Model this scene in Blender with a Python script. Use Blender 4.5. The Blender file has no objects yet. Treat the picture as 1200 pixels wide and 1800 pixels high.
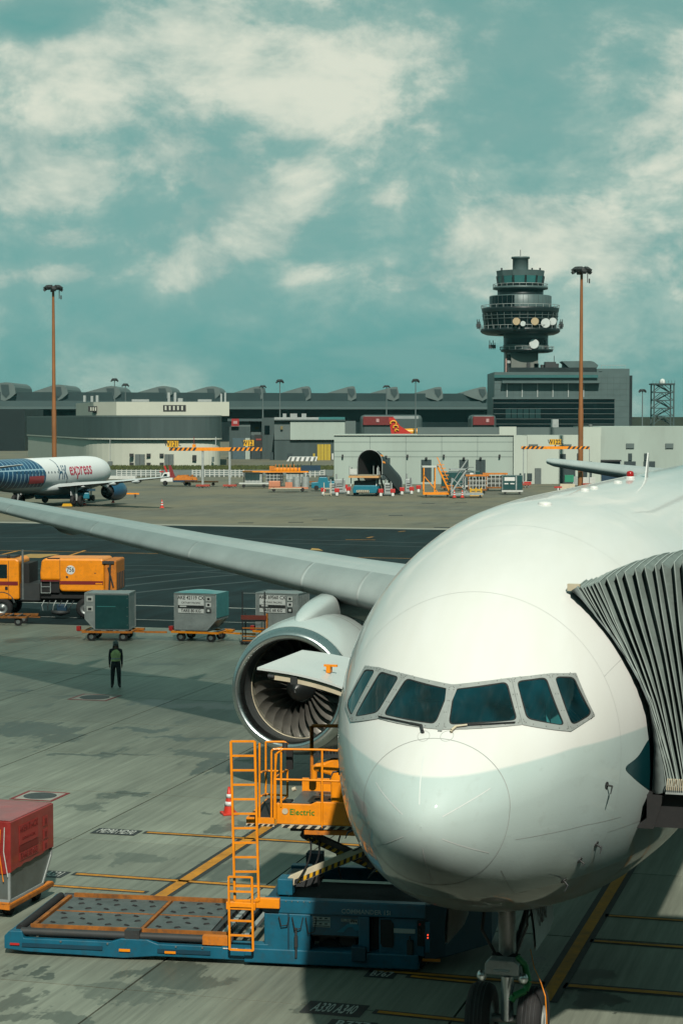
import bpy, bmesh, math, random
from mathutils import Vector, Matrix
random.seed(7)
R = math.radians
SC = bpy.context.scene
COL = SC.collection

# ------------------------------------------------------------------ camera
FPX, EYE, HORIZ = 3450.0, 10.0, 738.0          # focal length in photo pixels, eye height, horizon row (photo 1200 x 1800)
PITCH = math.atan((900 - HORIZ) / FPX)
cam_d = bpy.data.cameras.new('camera')
cam_d.sensor_fit = 'VERTICAL'
cam_d.sensor_height = 36.0
cam_d.lens = 36.0 * FPX / 1800.0
cam_d.clip_start = 0.5
cam_d.clip_end = 20000
cam = bpy.data.objects.new('camera', cam_d)
COL.objects.link(cam)
cam.location = (0, 0, EYE)
cam.rotation_euler = (math.pi / 2 - PITCH, 0, 0)
SC.camera = cam

# ------------------------------------------------------------------ light
SUN_EL, SUN_AZ = 43.0, 173.5                    # azimuth: clockwise from +Y (the view direction)
sun_dir = Vector((math.sin(R(SUN_AZ)) * math.cos(R(SUN_EL)), math.cos(R(SUN_AZ)) * math.cos(R(SUN_EL)), math.sin(R(SUN_EL))))
sd = bpy.data.lights.new('sun', 'SUN')
sd.energy = 5.0
sd.angle = R(1.3)
sd.color = (1.0, 0.95, 0.83)
sun = bpy.data.objects.new('sun', sd)
COL.objects.link(sun)
sun.location = (0, -40, 80)
sun.rotation_euler = sun_dir.to_track_quat('Z', 'Y').to_euler()

SC.view_settings.view_transform = 'Standard'
SC.view_settings.look = 'None'
SC.view_settings.exposure = 0.0
SC.view_settings.gamma = 1.0
SC.view_settings.use_curve_mapping = False
SC.render.engine = 'CYCLES'
SC.cycles.max_bounces = 6
SC.cycles.diffuse_bounces = 0
SC.cycles.glossy_bounces = 3
SC.cycles.transmission_bounces = 4
SC.cycles.transparent_max_bounces = 6
SC.cycles.volume_bounces = 0
SC.cycles.use_denoising = True

# ------------------------------------------------------------------ pixel <-> world helpers
_cp, _sp = math.cos(PITCH), math.sin(PITCH)
def ray(x, y):
    a = (x - 600) / FPX; b = -(y - 900) / FPX
    return Vector((a, _cp + b * _sp, -_sp + b * _cp))
def ground(x, y, z=0.0):                        # where the photo's pixel meets the level z
    d = ray(x, y); k = (z - EYE) / d.z
    return Vector((d.x * k, d.y * k, z))
def at(x, y, Y):                                # a pixel at distance Y
    d = ray(x, y); k = Y / d.y
    return Vector((d.x * k, Y, EYE + d.z * k))
STAND = R(90) - math.atan(975 / FPX)            # heading of the parking stand (local x runs nose -> tail)
NOSE = Vector((1.02, 25.0, 0))
MS = Matrix.Translation(NOSE) @ Matrix.Rotation(STAND, 4, 'Z')
MSI = MS.inverted()
def stand(p):                                   # world -> stand coordinates
    return MSI @ p

# ------------------------------------------------------------------ world: Nishita sky with a broken cloud deck
W = bpy.data.worlds.new('World'); SC.world = W
W.use_nodes = True
nt = W.node_tree; nt.nodes.clear()
def N(tree, kind, **kw):
    n = tree.nodes.new(kind)
    for k, v in kw.items():
        if k.startswith('i_'):
            n.inputs[int(k[2:]) if k[2:].isdigit() else k[2:].replace('_', ' ')].default_value = v
        else:
            setattr(n, k, v)
    return n
out = N(nt, 'ShaderNodeOutputWorld'); bg = N(nt, 'ShaderNodeBackground')
bg.inputs[1].default_value = 0.1
sky = N(nt, 'ShaderNodeTexSky', sky_type='NISHITA', sun_disc=False)
sky.sun_elevation = R(SUN_EL); sky.sun_rotation = R(SUN_AZ)
sky.altitude = 0; sky.air_density = 1.0; sky.dust_density = 2.0; sky.ozone_density = 2.0
def vmath(op, *a):
    n = N(nt, 'ShaderNodeMath', operation=op)
    for i, x in enumerate(a):
        if isinstance(x, (int, float)): n.inputs[i].default_value = x
        else: nt.links.new(x, n.inputs[i])
    return n.outputs[0]
bw = N(nt, 'ShaderNodeRGBToBW'); nt.links.new(sky.outputs[0], bw.inputs[0])
lum = vmath('POWER', bw.outputs[0], 0.30)              # humid air flattens the clear-sky gradient
tint = N(nt, 'ShaderNodeMix', data_type='RGBA', blend_type='MULTIPLY'); tint.inputs[0].default_value = 1.0
nt.links.new(lum, tint.inputs[6])
SKY_TINT = (0.76, 2.28, 2.17, 1)
tint.inputs[7].default_value = SKY_TINT
tc = N(nt, 'ShaderNodeTexCoord')
sep = N(nt, 'ShaderNodeSeparateXYZ'); nt.links.new(tc.outputs['Generated'], sep.inputs[0])
mp = N(nt, 'ShaderNodeMapping'); mp.inputs['Scale'].default_value = (1, 1, 1.55); mp.inputs['Location'].default_value = (3.1, 0.4, 1.7)
nt.links.new(tc.outputs['Generated'], mp.inputs[0])
def noise(scale, det, rough, dist=0.0, lac=2.0, vec=None):
    n = N(nt, 'ShaderNodeTexNoise'); n.inputs['Scale'].default_value = scale; n.inputs['Detail'].default_value = det
    n.inputs['Roughness'].default_value = rough; n.inputs['Distortion'].default_value = dist
    nt.links.new(vec or mp.outputs[0], n.inputs['Vector'])
    return n.outputs[0]
n1 = noise(12.0, 10, 0.60, 0.25)
n2 = noise(36.0, 8, 0.62, 0.3)
n3 = noise(5.0, 4, 0.5)
cover = vmath('ADD', vmath('MULTIPLY', vmath('SUBTRACT', n1, .5), 0.85), vmath('ADD', vmath('MULTIPLY', vmath('SUBTRACT', n2, .5), 0.42), vmath('MULTIPLY', vmath('SUBTRACT', n3, .5), 0.30)))
# cloud banks of the hour: slanted thick patches and torn gaps, given by bearing and height (column, row of the photo; half-length, half-width, slant, weight)
BANKS = [(210, 85, 330, 130, 0, .22), (60, 240, 170, 85, 0, .17), (500, 165, 170, 60, -18, .19), (390, 285, 125, 62, 10, .22), (455, 395, 170, 50, 33, .42), (95, 335, 85, 36, 0, .28), (140, 420, 75, 20, 0, .22), (90, 482, 95, 18, 0, .27),
         (540, 482, 62, 15, 14, .15), (325, 485, 62, 28, 15, .10), (850, 435, 185, 58, 14, .27), (1060, 410, 160, 60, 0, .16), (860, 70, 330, 60, 0, .10), (300, 620, 330, 60, 0, -.06), (1000, 600, 300, 70, 0, -.05), (900, 150, 330, 90, 0, .10), (685, 350, 30, 16, 0, .20), (1180, 210, 70, 45, 0, .10),
         (70, 38, 68, 26, 5, -.42), (545, 262, 105, 48, 0, -.17), (560, 40, 110, 55, 0, -.12), (600, 610, 900, 60, 0, -.09), (220, 240, 100, 26, 10, -.10), (780, 240, 240, 50, 0, -.05), (650, 430, 70, 60, 0, -.09)]
ysafe = vmath('MAXIMUM', sep.outputs[1], .05)
U_ = vmath('DIVIDE', sep.outputs[0], ysafe); V_ = vmath('DIVIDE', sep.outputs[2], ysafe)
ahead = vmath('GREATER_THAN', sep.outputs[1], .05)
tot = None
for (bx, by, ax_, bx_, rot, amp) in BANKS:
    d = ray(bx, by); u0, v0 = d.x / d.y, d.z / d.y; c_, s_ = math.cos(R(rot)), math.sin(R(rot)); ia, ib = FPX / ax_, FPX / bx_
    p_ = vmath('ADD', vmath('MULTIPLY', U_, c_ * ia), vmath('MULTIPLY_ADD', V_, s_ * ia, -(u0 * c_ + v0 * s_) * ia))
    q_ = vmath('ADD', vmath('MULTIPLY', U_, -s_ * ib), vmath('MULTIPLY_ADD', V_, c_ * ib, (u0 * s_ - v0 * c_) * ib))
    e = vmath('EXPONENT', vmath('MULTIPLY', vmath('ADD', vmath('MULTIPLY', p_, p_), vmath('MULTIPLY', q_, q_)), -.7))
    tot = vmath('MULTIPLY', e, amp) if tot is None else vmath('MULTIPLY_ADD', e, amp, tot)
cover = vmath('ADD', cover, vmath('MULTIPLY', tot, ahead))
dens = N(nt, 'ShaderNodeMapRange', interpolation_type='SMOOTHSTEP'); dens.inputs[1].default_value = -.06; dens.inputs[2].default_value = .24; nt.links.new(cover, dens.inputs[0])
veil = N(nt, 'ShaderNodeMapRange', interpolation_type='SMOOTHSTEP'); veil.inputs[1].default_value = -.34; veil.inputs[2].default_value = .14; veil.inputs[3].default_value = .10; veil.inputs[4].default_value = .55; nt.links.new(cover, veil.inputs[0])
mp3 = N(nt, 'ShaderNodeMapping'); mp3.inputs['Scale'].default_value = (1, 1, 4.2); mp3.inputs['Location'].default_value = (7.1, 2.4, .3)
nt.links.new(tc.outputs['Generated'], mp3.inputs[0])
lay = N(nt, 'ShaderNodeMapRange', interpolation_type='SMOOTHSTEP'); lay.inputs[1].default_value = .42; lay.inputs[2].default_value = .66; lay.inputs[4].default_value = .40
nt.links.new(noise(9.0, 8, .58, .2, vec=mp3.outputs[0]), lay.inputs[0])            # low layered stratus
den = vmath('MAXIMUM', dens.outputs[0], vmath('MAXIMUM', veil.outputs[0], lay.outputs[0]))
# lit tops against grey-green bodies
shade = N(nt, 'ShaderNodeMix', data_type='RGBA'); shade.inputs[6].default_value = (2.7, 4.3, 3.95, 1); shade.inputs[7].default_value = (7.0, 7.4, 6.2, 1)
mp2 = N(nt, 'ShaderNodeMapping'); mp2.inputs['Scale'].default_value = (1, 1, 1.7); mp2.inputs['Location'].default_value = (3.1, 0.4, 1.712)
nt.links.new(tc.outputs['Generated'], mp2.inputs[0])
n4 = noise(12.0, 9, 0.62, 0.3, vec=mp2.outputs[0])
lit = vmath('ADD', n4, vmath('MULTIPLY', cover, .5))
sh = N(nt, 'ShaderNodeMapRange', interpolation_type='SMOOTHSTEP'); sh.inputs[1].default_value = .42; sh.inputs[2].default_value = .78; nt.links.new(lit, sh.inputs[0])
nt.links.new(sh.outputs[0], shade.inputs[0])
cmix = N(nt, 'ShaderNodeMix', data_type='RGBA')
nt.links.new(den, cmix.inputs[0]); nt.links.new(tint.outputs[2], cmix.inputs[6]); nt.links.new(shade.outputs[2], cmix.inputs[7])
nt.links.new(cmix.outputs[2], bg.inputs[0]); nt.links.new(bg.outputs[0], out.inputs[0])
W.cycles.sampling_method = 'MANUAL'; W.cycles.sample_map_resolution = 512
# ------------------------------------------------------------------ materials
MATS = {}
ALB = 0.76                                      # lowers every paint colour so shadows deepen against the stronger sun
def mat(name, col, rough=0.6, metal=0.0, var=0.12, scale=2.0, dirt=0.0, coat=0.0, bump=0.0, stretch=(1, 1, 1), spec=0.5, emit=None, grime=(0.10, 0.085, 0.06), coords='Object'):
    if name in MATS: return MATS[name]
    col = tuple(c * ALB for c in col); grime = tuple(c * ALB for c in grime)
    m = bpy.data.materials.new(name); m.use_nodes = True
    t = m.node_tree; b = t.nodes['Principled BSDF']
    b.inputs['Roughness'].default_value = rough; b.inputs['Metallic'].default_value = metal
    b.inputs['Coat Weight'].default_value = coat; b.inputs['Coat Roughness'].default_value = 0.08
    b.inputs['Specular IOR Level'].default_value = spec
    c4 = (col[0], col[1], col[2], 1)
    if emit:
        b.inputs['Emission Color'].default_value = c4; b.inputs['Emission Strength'].default_value = emit
    tcn = N(t, 'ShaderNodeTexCoord'); mpn = N(t, 'ShaderNodeMapping'); mpn.inputs['Scale'].default_value = stretch
    t.links.new(tcn.outputs[coords], mpn.inputs[0])
    nz = N(t, 'ShaderNodeTexNoise'); nz.inputs['Scale'].default_value = scale; nz.inputs['Detail'].default_value = 6; nz.inputs['Roughness'].default_value = .62
    t.links.new(mpn.outputs[0], nz.inputs['Vector'])
    mr = N(t, 'ShaderNodeMapRange'); mr.inputs[1].default_value = .3; mr.inputs[2].default_value = .7; mr.inputs[3].default_value = 1 - var; mr.inputs[4].default_value = 1 + var * .6
    t.links.new(nz.outputs[0], mr.inputs[0])
    mx = N(t, 'ShaderNodeMix', data_type='RGBA', blend_type='MULTIPLY'); mx.inputs[0].default_value = 1; mx.inputs[6].default_value = c4
    t.links.new(mr.outputs[0], mx.inputs[7])
    last = mx.outputs[2]
    if dirt > 0:
        nd = N(t, 'ShaderNodeTexNoise'); nd.inputs['Scale'].default_value = scale * 2.7; nd.inputs['Detail'].default_value = 8; nd.inputs['Roughness'].default_value = .7
        t.links.new(mpn.outputs[0], nd.inputs['Vector'])
        rd = N(t, 'ShaderNodeMapRange'); rd.inputs[1].default_value = .5; rd.inputs[2].default_value = .74; rd.inputs[3].default_value = 0; rd.inputs[4].default_value = dirt
        t.links.new(nd.outputs[0], rd.inputs[0])
        mx2 = N(t, 'ShaderNodeMix', data_type='RGBA'); mx2.inputs[7].default_value = (*grime, 1)
        t.links.new(rd.outputs[0], mx2.inputs[0]); t.links.new(last, mx2.inputs[6]); last = mx2.outputs[2]
    t.links.new(last, b.inputs['Base Color'])
    rr = N(t, 'ShaderNodeMapRange'); rr.inputs[3].default_value = max(.02, rough * .85); rr.inputs[4].default_value = min(1, rough * 1.2)
    t.links.new(nz.outputs[0], rr.inputs[0]); t.links.new(rr.outputs[0], b.inputs['Roughness'])
    if bump > 0:
        bp = N(t, 'ShaderNodeBump'); bp.inputs['Strength'].default_value = bump; bp.inputs['Distance'].default_value = .02
        t.links.new(nz.outputs[0], bp.inputs['Height']); t.links.new(bp.outputs[0], b.inputs['Normal'])
    MATS[name] = m
    return m

orange = mat('orange paint', (1.06, .33, .004), .42, var=.16, scale=2.4, dirt=.3, coat=.1)
orange_old = mat('worn orange paint', (.70, .21, .010), .6, var=.25, scale=2.5, dirt=.7)
yellow = mat('yellow paint', (.78, .42, .012), .5, var=.15, dirt=.3)
blue = mat('loader blue paint', (.005, .125, .205), .42, var=.25, scale=2.0, dirt=.6, grime=(.035, .055, .06))
blue_dark = mat('dark blue paint', (.004, .05, .085), .5, var=.2, dirt=.3, grime=(.03, .03, .03))
black = mat('black rubber', (.012, .012, .013), .8, var=.3, scale=4, dirt=.2, grime=(.05, .045, .04))
dark = mat('dark painted steel', (.03, .034, .036), .6, var=.3, dirt=.4, grime=(.07, .055, .04))
steel = mat('dull steel', (.34, .36, .36), .42, .75, var=.2, scale=5, dirt=.35)
galv = mat('galvanised steel', (.42, .46, .45), .55, .35, var=.2, scale=3, dirt=.25)
chrome = mat('polished lip metal', (.62, .66, .66), .28, 1.0, var=.08, scale=3, stretch=(1, 6, 6))
alu = mat('container aluminium', (.40, .43, .42), .45, .35, var=.2, scale=1.6, dirt=.25, grime=(.2, .2, .18))
white = mat('white paint', (.78, .79, .76), .45, var=.06, dirt=.12, grime=(.45, .43, .38))
white_old = mat('weathered white paint', (.62, .64, .60), .6, var=.12, dirt=.35, grime=(.3, .28, .22))
red = mat('red paint', (.55, .022, .018), .5, var=.15, dirt=.2)
red_dark = mat('dark red band', (.22, .012, .014), .5, var=.15)
teal_cover = mat('teal container cover', (.003, .062, .063), .45, var=.2, scale=1.4, dirt=.15, grime=(.1, .16, .15))
navy = mat('navy paint', (.012, .045, .085), .45, var=.15)
glass = mat('dark window glass', (.006, .022, .026), .06, var=.2, spec=.8)
green = mat('green hose', (.01, .25, .06), .5, var=.1)
cream = mat('cream paint', (.66, .58, .42), .55, var=.1, dirt=.25)

# ------------------------------------------------------------------ mesh builder
class MB:
    def __init__(s): s.v = []; s.f = []; s.m = []; s.sm = []
    def add(s, vs, fs, mi=0, sm=False, M=None):
        o = len(s.v)
        for p in vs:
            p = Vector(p); s.v.append(M @ p if M is not None else p)
        for f in fs: s.f.append(tuple(i + o for i in f)); s.m.append(mi); s.sm.append(sm)
        return s
    def box(s, x0, x1, y0, y1, z0, z1, mi=0, M=None):
        if x0 > x1: x0, x1 = x1, x0
        if y0 > y1: y0, y1 = y1, y0
        if z0 > z1: z0, z1 = z1, z0
        vs = [(x, y, z) for z in (z0, z1) for x, y in ((x0, y0), (x1, y0), (x1, y1), (x0, y1))]
        return s.add(vs, [(3, 2, 1, 0), (4, 5, 6, 7), (0, 1, 5, 4), (1, 2, 6, 5), (2, 3, 7, 6), (3, 0, 4, 7)], mi, False, M)
    def bar(s, p, q, w, h, mi=0, M=None, up=(0, 0, 1)):          # rectangular bar between two points
        p, q = Vector(p), Vector(q); d = (q - p); L = d.length; d.normalize()
        u = Vector(up)
        if abs(d.dot(u)) > .98: u = Vector((1, 0, 0))
        a = d.cross(u).normalized(); b = a.cross(d).normalized()
        vs = []
        for c in (p, q):
            for i, j in ((-1, -1), (1, -1), (1, 1), (-1, 1)): vs.append(c + a * (i * w / 2) + b * (j * h / 2))
        return s.add(vs, [(0, 1, 2, 3), (7, 6, 5, 4), (0, 4, 5, 1), (1, 5, 6, 2), (2, 6, 7, 3), (3, 7, 4, 0)], mi, False, M)
    def tube(s, p, q, r, n=8, r2=None, mi=0, cap=True, M=None):
        p, q = Vector(p), Vector(q); d = (q - p).normalized(); r2 = r if r2 is None else r2
        u = Vector((0, 0, 1)) if abs(d.z) < .9 else Vector((1, 0, 0))
        a = d.cross(u).normalized(); b = a.cross(d)
        vs = [c + (a * math.cos(k * 2 * math.pi / n) + b * math.sin(k * 2 * math.pi / n)) * rr for c, rr in ((p, r), (q, r2)) for k in range(n)]
        s.add(vs, [(k, (k + 1) % n, n + (k + 1) % n, n + k) for k in range(n)], mi, True, M)
        if cap: s.add(vs[:n], [tuple(range(n))[::-1]], mi, False, M); s.add(vs[n:], [tuple(range(n))], mi, False, M)
        return s
    def path(s, pts, r, n=6, mi=0, M=None, closed=False):
        pts = [Vector(p) for p in pts]
        segs = list(zip(pts, pts[1:])) + ([(pts[-1], pts[0])] if closed else [])
        for p, q in segs: s.tube(p, q, r, n, mi=mi, M=M)
        return s
    def lathe(s, prof, n=32, mi=0, M=None, sm=True, a0=0.0, a1=2 * math.pi):   # prof: (x along axis, radius); axis = local x
        full = abs(a1 - a0 - 2 * math.pi) < 1e-6; k = n if full else n + 1
        vs = [(x, r * math.cos(a0 + (a1 - a0) * i / n), r * math.sin(a0 + (a1 - a0) * i / n)) for x, r in prof for i in range(k)]
        fs = []
        for j in range(len(prof) - 1):
            for i in range(n):
                i2 = (i + 1) % k if full else i + 1
                fs.append((j * k + i, j * k + i2, (j + 1) * k + i2, (j + 1) * k + i))
        return s.add(vs, fs, mi, sm, M)
    def lathez(s, prof, n=24, mi=0, M=None, sm=True):             # prof: (radius, z)
        vs = [(r * math.cos(2 * math.pi * i / n), r * math.sin(2 * math.pi * i / n), z) for r, z in prof for i in range(n)]
        fs = [(j * n + i, j * n + (i + 1) % n, (j + 1) * n + (i + 1) % n, (j + 1) * n + i) for j in range(len(prof) - 1) for i in range(n)]
        return s.add(vs, fs, mi, sm, M)
    def prism(s, poly, d0, d1, axis='y', mi=0, M=None):           # polygon extruded along an axis
        f = {'y': lambda a, b, d: (a, d, b), 'x': lambda a, b, d: (d, a, b), 'z': lambda a, b, d: (a, b, d)}[axis]
        n = len(poly); vs = [f(a, b, d0) for a, b in poly] + [f(a, b, d1) for a, b in poly]
        s.add(vs, [tuple(range(n)), tuple(range(2 * n - 1, n - 1, -1))] + [(i, n + i, n + (i + 1) % n, (i + 1) % n) for i in range(n)], mi, False, M)
        return s
    def grid(s, rows, mi=0, sm=True, M=None, closed=False):       # rows of points -> quads
        nr, nc = len(rows), len(rows[0])
        vs = [p for r in rows for p in r]
        fs = [(i * nc + j, i * nc + (j + 1) % nc, (i + 1) * nc + (j + 1) % nc, (i + 1) * nc + j) for i in range(nr - 1) for j in range(nc if closed else nc - 1)]
        return s.add(vs, fs, mi, sm, M)
    def mesh(s, name, fix=True):
        me = bpy.data.meshes.new(name); me.from_pydata([tuple(p) for p in s.v], [], s.f)
        me.polygons.foreach_set('material_index', s.m); me.polygons.foreach_set('use_smooth', s.sm)
        if fix:
            bm = bmesh.new(); bm.from_mesh(me); bmesh.ops.recalc_face_normals(bm, faces=bm.faces); bm.to_mesh(me); bm.free()
        me.update(); return me
    def build(s, name, mats, parent=None, bevel=0.0, fix=True, M=None):
        me = s.mesh(name, fix)
        for m in (mats if isinstance(mats, (list, tuple)) else [mats]): me.materials.append(m)
        return link(name, me, parent, bevel, M)

def link(name, me, parent=None, bevel=0.0, M=None):
    o = bpy.data.objects.new(name, me); COL.objects.link(o)
    if parent is not None: o.parent = parent
    if M is not None: o.matrix_local = M
    if bevel:
        b = o.modifiers.new('bevel', 'BEVEL'); b.width = bevel; b.segments = 2; b.limit_method = 'ANGLE'; b.angle_limit = R(40)
    return o
def tag(o, label=None, cat=None, group=None, kind=None):
    if label: o['label'] = label
    if cat: o['category'] = cat
    if group: o['group'] = group
    if kind: o['kind'] = kind
    return o
def thing(name, label, cat, M=None, group=None):
    o = bpy.data.objects.new(name, None); COL.objects.link(o); o.empty_display_size = .3
    if M is not None: o.matrix_world = M
    return tag(o, label, cat, group)
def pose(loc, rz=0.0): return Matrix.Translation(Vector(loc)) @ Matrix.Rotation(rz, 4, 'Z')
def kids(o): return list(o.children)
def copy_tree(o, parent=None, M=None, label=None, group=None, relabel=None):
    c = o.copy(); COL.objects.link(c)
    if parent is not None: c.parent = parent
    if M is not None: c.matrix_world = M
    if label: c['label'] = label
    if group: c['group'] = group
    for ch in kids(o): copy_tree(ch, c)
    return c
TXT = {}
def text_mesh(s, size, depth=.004, bold=True):
    k = (s, size, depth)
    if k in TXT: return TXT[k]
    cu = bpy.data.curves.new('lettering', 'FONT'); cu.body = s; cu.size = size; cu.extrude = depth / 2
    cu.offset = size * .012 if bold else 0; cu.resolution_u = 2
    cu.align_x = 'CENTER'; cu.align_y = 'CENTER'
    ob = bpy.data.objects.new('tmp', cu); COL.objects.link(ob)
    dg = bpy.context.evaluated_depsgraph_get(); dg.update()
    me = bpy.data.meshes.new_from_object(ob.evaluated_get(dg)); me.name = 'lettering'
    bpy.data.objects.remove(ob); TXT[k] = me
    return me
def text(s, size, M, m, parent=None, name='lettering', sx=1.0, depth=.004, bold=True):
    me = text_mesh(s, size, depth, bold).copy(); me.materials.clear(); me.materials.append(m)
    o = bpy.data.objects.new(name, me); COL.objects.link(o)
    if parent is not None: o.parent = parent
    o.matrix_local = M @ Matrix.Diagonal((sx, 1, 1, 1))
    return o
def frame(o, x, y):                               # matrix with origin o, local x along x, local y along y
    x = Vector(x).normalized(); z = x.cross(Vector(y)).normalized(); y = z.cross(x)
    m = Matrix((x, y, z)).transposed().to_4x4(); m.translation = Vector(o); return m
# ------------------------------------------------------------------ the ground
def proj(p):
    Y, Z = p[1], p[2] - EYE
    F = Y * _cp - Z * _sp; U = Y * _sp + Z * _cp
    return 600 + FPX * p[0] / F, 900 - FPX * U / F

def ground_mat(name, col, stains=(), streak=.22, blotch=.25, thr=.58, rough=.75, rnd=.0, bumpy=.25, tan=None, fine=1.0, spec=.5):
    m = bpy.data.materials.new(name); m.use_nodes = True; t = m.node_tree; b = t.nodes['Principled BSDF']
    b.inputs['Specular IOR Level'].default_value = spec
    geo = N(t, 'ShaderNodeNewGeometry')
    r1 = N(t, 'ShaderNodeMapping'); r1.inputs['Rotation'].default_value = (0, 0, -STAND)
    off = N(t, 'ShaderNodeVectorMath', operation='SUBTRACT'); off.inputs[1].default_value = NOSE
    t.links.new(geo.outputs['Position'], off.inputs[0]); t.links.new(off.outputs[0], r1.inputs[0])
    def mth(op, *a):
        n = N(t, 'ShaderNodeMath', operation=op)
        for i, x in enumerate(a):
            if isinstance(x, (int, float)): n.inputs[i].default_value = x
            else: t.links.new(x, n.inputs[i])
        return n.outputs[0]
    def nz(sc, det, ro, st=(1, 1, 1), loc=(0, 0, 0)):
        mm = N(t, 'ShaderNodeMapping'); mm.inputs['Scale'].default_value = st; mm.inputs['Location'].default_value = loc
        t.links.new(r1.outputs[0], mm.inputs[0])
        n = N(t, 'ShaderNodeTexNoise'); n.inputs['Scale'].default_value = sc; n.inputs['Detail'].default_value = det; n.inputs['Roughness'].default_value = ro
        t.links.new(mm.outputs[0], n.inputs['Vector']); return n.outputs[0]
    def rng(x, a, b_, c, d):
        n = N(t, 'ShaderNodeMapRange'); n.clamp = True
        for i, k in enumerate((a, b_, c, d)): n.inputs[i + 1].default_value = k
        t.links.new(x, n.inputs[0]); return n.outputs[0]
    broom = nz(1.0, 5, .7, (.22 * fine, 7.0 * fine, 1))          # broom finish, runs along the stand
    bands = nz(.55, 5, .6, (.35, 1.3, 1), (5, 3, 0))
    big = nz(.16, 6, .6, (1, 1.5, 1), (9, 2, 0))
    val = mth('MULTIPLY', rng(broom, .3, .7, 1 - streak, 1 + streak * .8), rng(bands, .3, .7, 1 - blotch, 1 + blotch * .7))
    val = mth('MULTIPLY', val, rng(big, .3, .7, 1 - blotch * .8, 1 + blotch * .6))
    if rnd:
        oi = N(t, 'ShaderNodeObjectInfo'); val = mth('MULTIPLY', val, rng(oi.outputs['Random'], 0, 1, 1 - rnd, 1 + rnd))
    # oil and water marks
    sp = N(t, 'ShaderNodeSeparateXYZ'); t.links.new(r1.outputs[0], sp.inputs[0])
    edge = nz(1.0, 8, .75, (.28, 2.6, 1), (1, 8, 0))
    warp = nz(.8, 4, .6, (1, 1, 1), (3, 1, 0)); warp2 = nz(.8, 4, .6, (1, 1, 1), (13, 21, 0))
    sx_w = mth('ADD', sp.outputs[0], mth('MULTIPLY', mth('SUBTRACT', warp, .5), 3.4)); sy_w = mth('ADD', sp.outputs[1], mth('MULTIPLY', mth('SUBTRACT', warp2, .5), 3.4))
    acc = rng(nz(.33, 7, .7, (.5, 1.5, 1), (4, 4, 0)), thr, thr + .09, 0, .75)
    for (s0, v0, a, bb, k) in stains:
        q = mth('ADD', mth('POWER', mth('ABSOLUTE', mth('MULTIPLY', mth('SUBTRACT', sx_w, s0), 1 / a)), 2.0), mth('POWER', mth('ABSOLUTE', mth('MULTIPLY', mth('SUBTRACT', sy_w, v0), 1 / bb)), 2.0))
        w = mth('SUBTRACT', mth('ADD', 1.0, mth('MULTIPLY', mth('SUBTRACT', edge, .5), 5.2)), q)
        acc = mth('MAXIMUM', acc, rng(w, .0, .28, 0, k))
    c1 = N(t, 'ShaderNodeMix', data_type='RGBA', blend_type='MULTIPLY'); c1.inputs[0].default_value = 1; c1.inputs[6].default_value = (*col, 1)
    t.links.new(val, c1.inputs[7])
    last = c1.outputs[2]
    if tan:
        c3 = N(t, 'ShaderNodeMix', data_type='RGBA'); c3.inputs[7].default_value = (*tan, 1)
        t.links.new(rng(nz(.07, 4, .6, (1, 1, 1), (2, 6, 0)), .42, .62, 0, .8), c3.inputs[0]); t.links.new(last, c3.inputs[6]); last = c3.outputs[2]
    c2 = N(t, 'ShaderNodeMix', data_type='RGBA'); t.links.new(acc, c2.inputs[0]); t.links.new(last, c2.inputs[6]); c2.inputs[7].default_value = (col[0] * .16, col[1] * .2, col[2] * .2, 1)
    t.links.new(c2.outputs[2], b.inputs['Base Color'])
    t.links.new(rng(acc, 0, 1, rough, rough * .62), b.inputs['Roughness'])
    bp = N(t, 'ShaderNodeBump'); bp.inputs['Strength'].default_value = bumpy; bp.inputs['Distance'].default_value = .012
    t.links.new(broom, bp.inputs['Height']); t.links.new(bp.outputs[0], b.inputs['Normal'])
    return m

def st_px(x, y): p = stand(ground(x, y)); return p.x, p.y
STAINS = []
for (x, y, a, b_, k) in [(45, 1283, 1.5, 1.6, .8), (100, 1300, 1.2, .8, .7), (270, 1236, .9, 1.1, .8), (350, 1240, .7, 1.2, .75), (400, 1242, .8, .8, .7), (260, 1282, .45, .8, .8), (330, 1297, .5, 1.2, .8),
                         (392, 1345, 1.5, .8, .8), (360, 1325, .6, .9, .7), (140, 1325, .3, 1.1, .75), (215, 1328, .3, .7, .6), (235, 1395, .55, .45, .75), (190, 1399, .35, .4, .6), (160, 1418, .6, .8, .5), (340, 1427, .18, .2, .6),
                         (40, 1213, .4, .7, .7), (120, 1222, .7, .5, .55), (395, 1455, .8, .4, .65), (70, 1710, .35, .35, .7), (300, 1715, .8, .9, .6), (25, 1760, .7, .5, .6), (370, 1530, 1.2, .6, .6), (240, 1510, .5, .8, .45),
                         (40, 1125, .8, 1.2, .6), (100, 1122, .8, 1.0, .6), (280, 1167, .6, 1.0, .5), (300, 1122, .8, 1.5, .55), (100, 1790, .8, .4, .6), (560, 1770, .5, .4, .5), (220, 1750, .3, .9, .4), (1040, 1755, .5, .5, .85), (1010, 1715, .7, .9, .75)]:
    s0, v0 = st_px(x, y); STAINS.append((s0, v0, a, b_, k * .95))
concrete = ground_mat('brushed concrete', (.172, .190, .152), STAINS, rnd=.11, thr=.61, streak=.28, blotch=.2, rough=.56)
asphalt = ground_mat('worn asphalt', (.007, .018, .020), streak=.3, blotch=.42, thr=.68, rough=.85, fine=.35, spec=.18)
far_conc = ground_mat('far concrete', (.105, .106, .080), streak=.12, blotch=.22, thr=.63, rough=.85, tan=(.145, .132, .084), fine=.2)
road_m = ground_mat('service road', (.115, .130, .122), streak=.1, blotch=.15, thr=.8, rough=.85, fine=.2)
filler = mat('joint filler', (.030, .032, .028), .9, var=.2, coords='Object')
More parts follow.
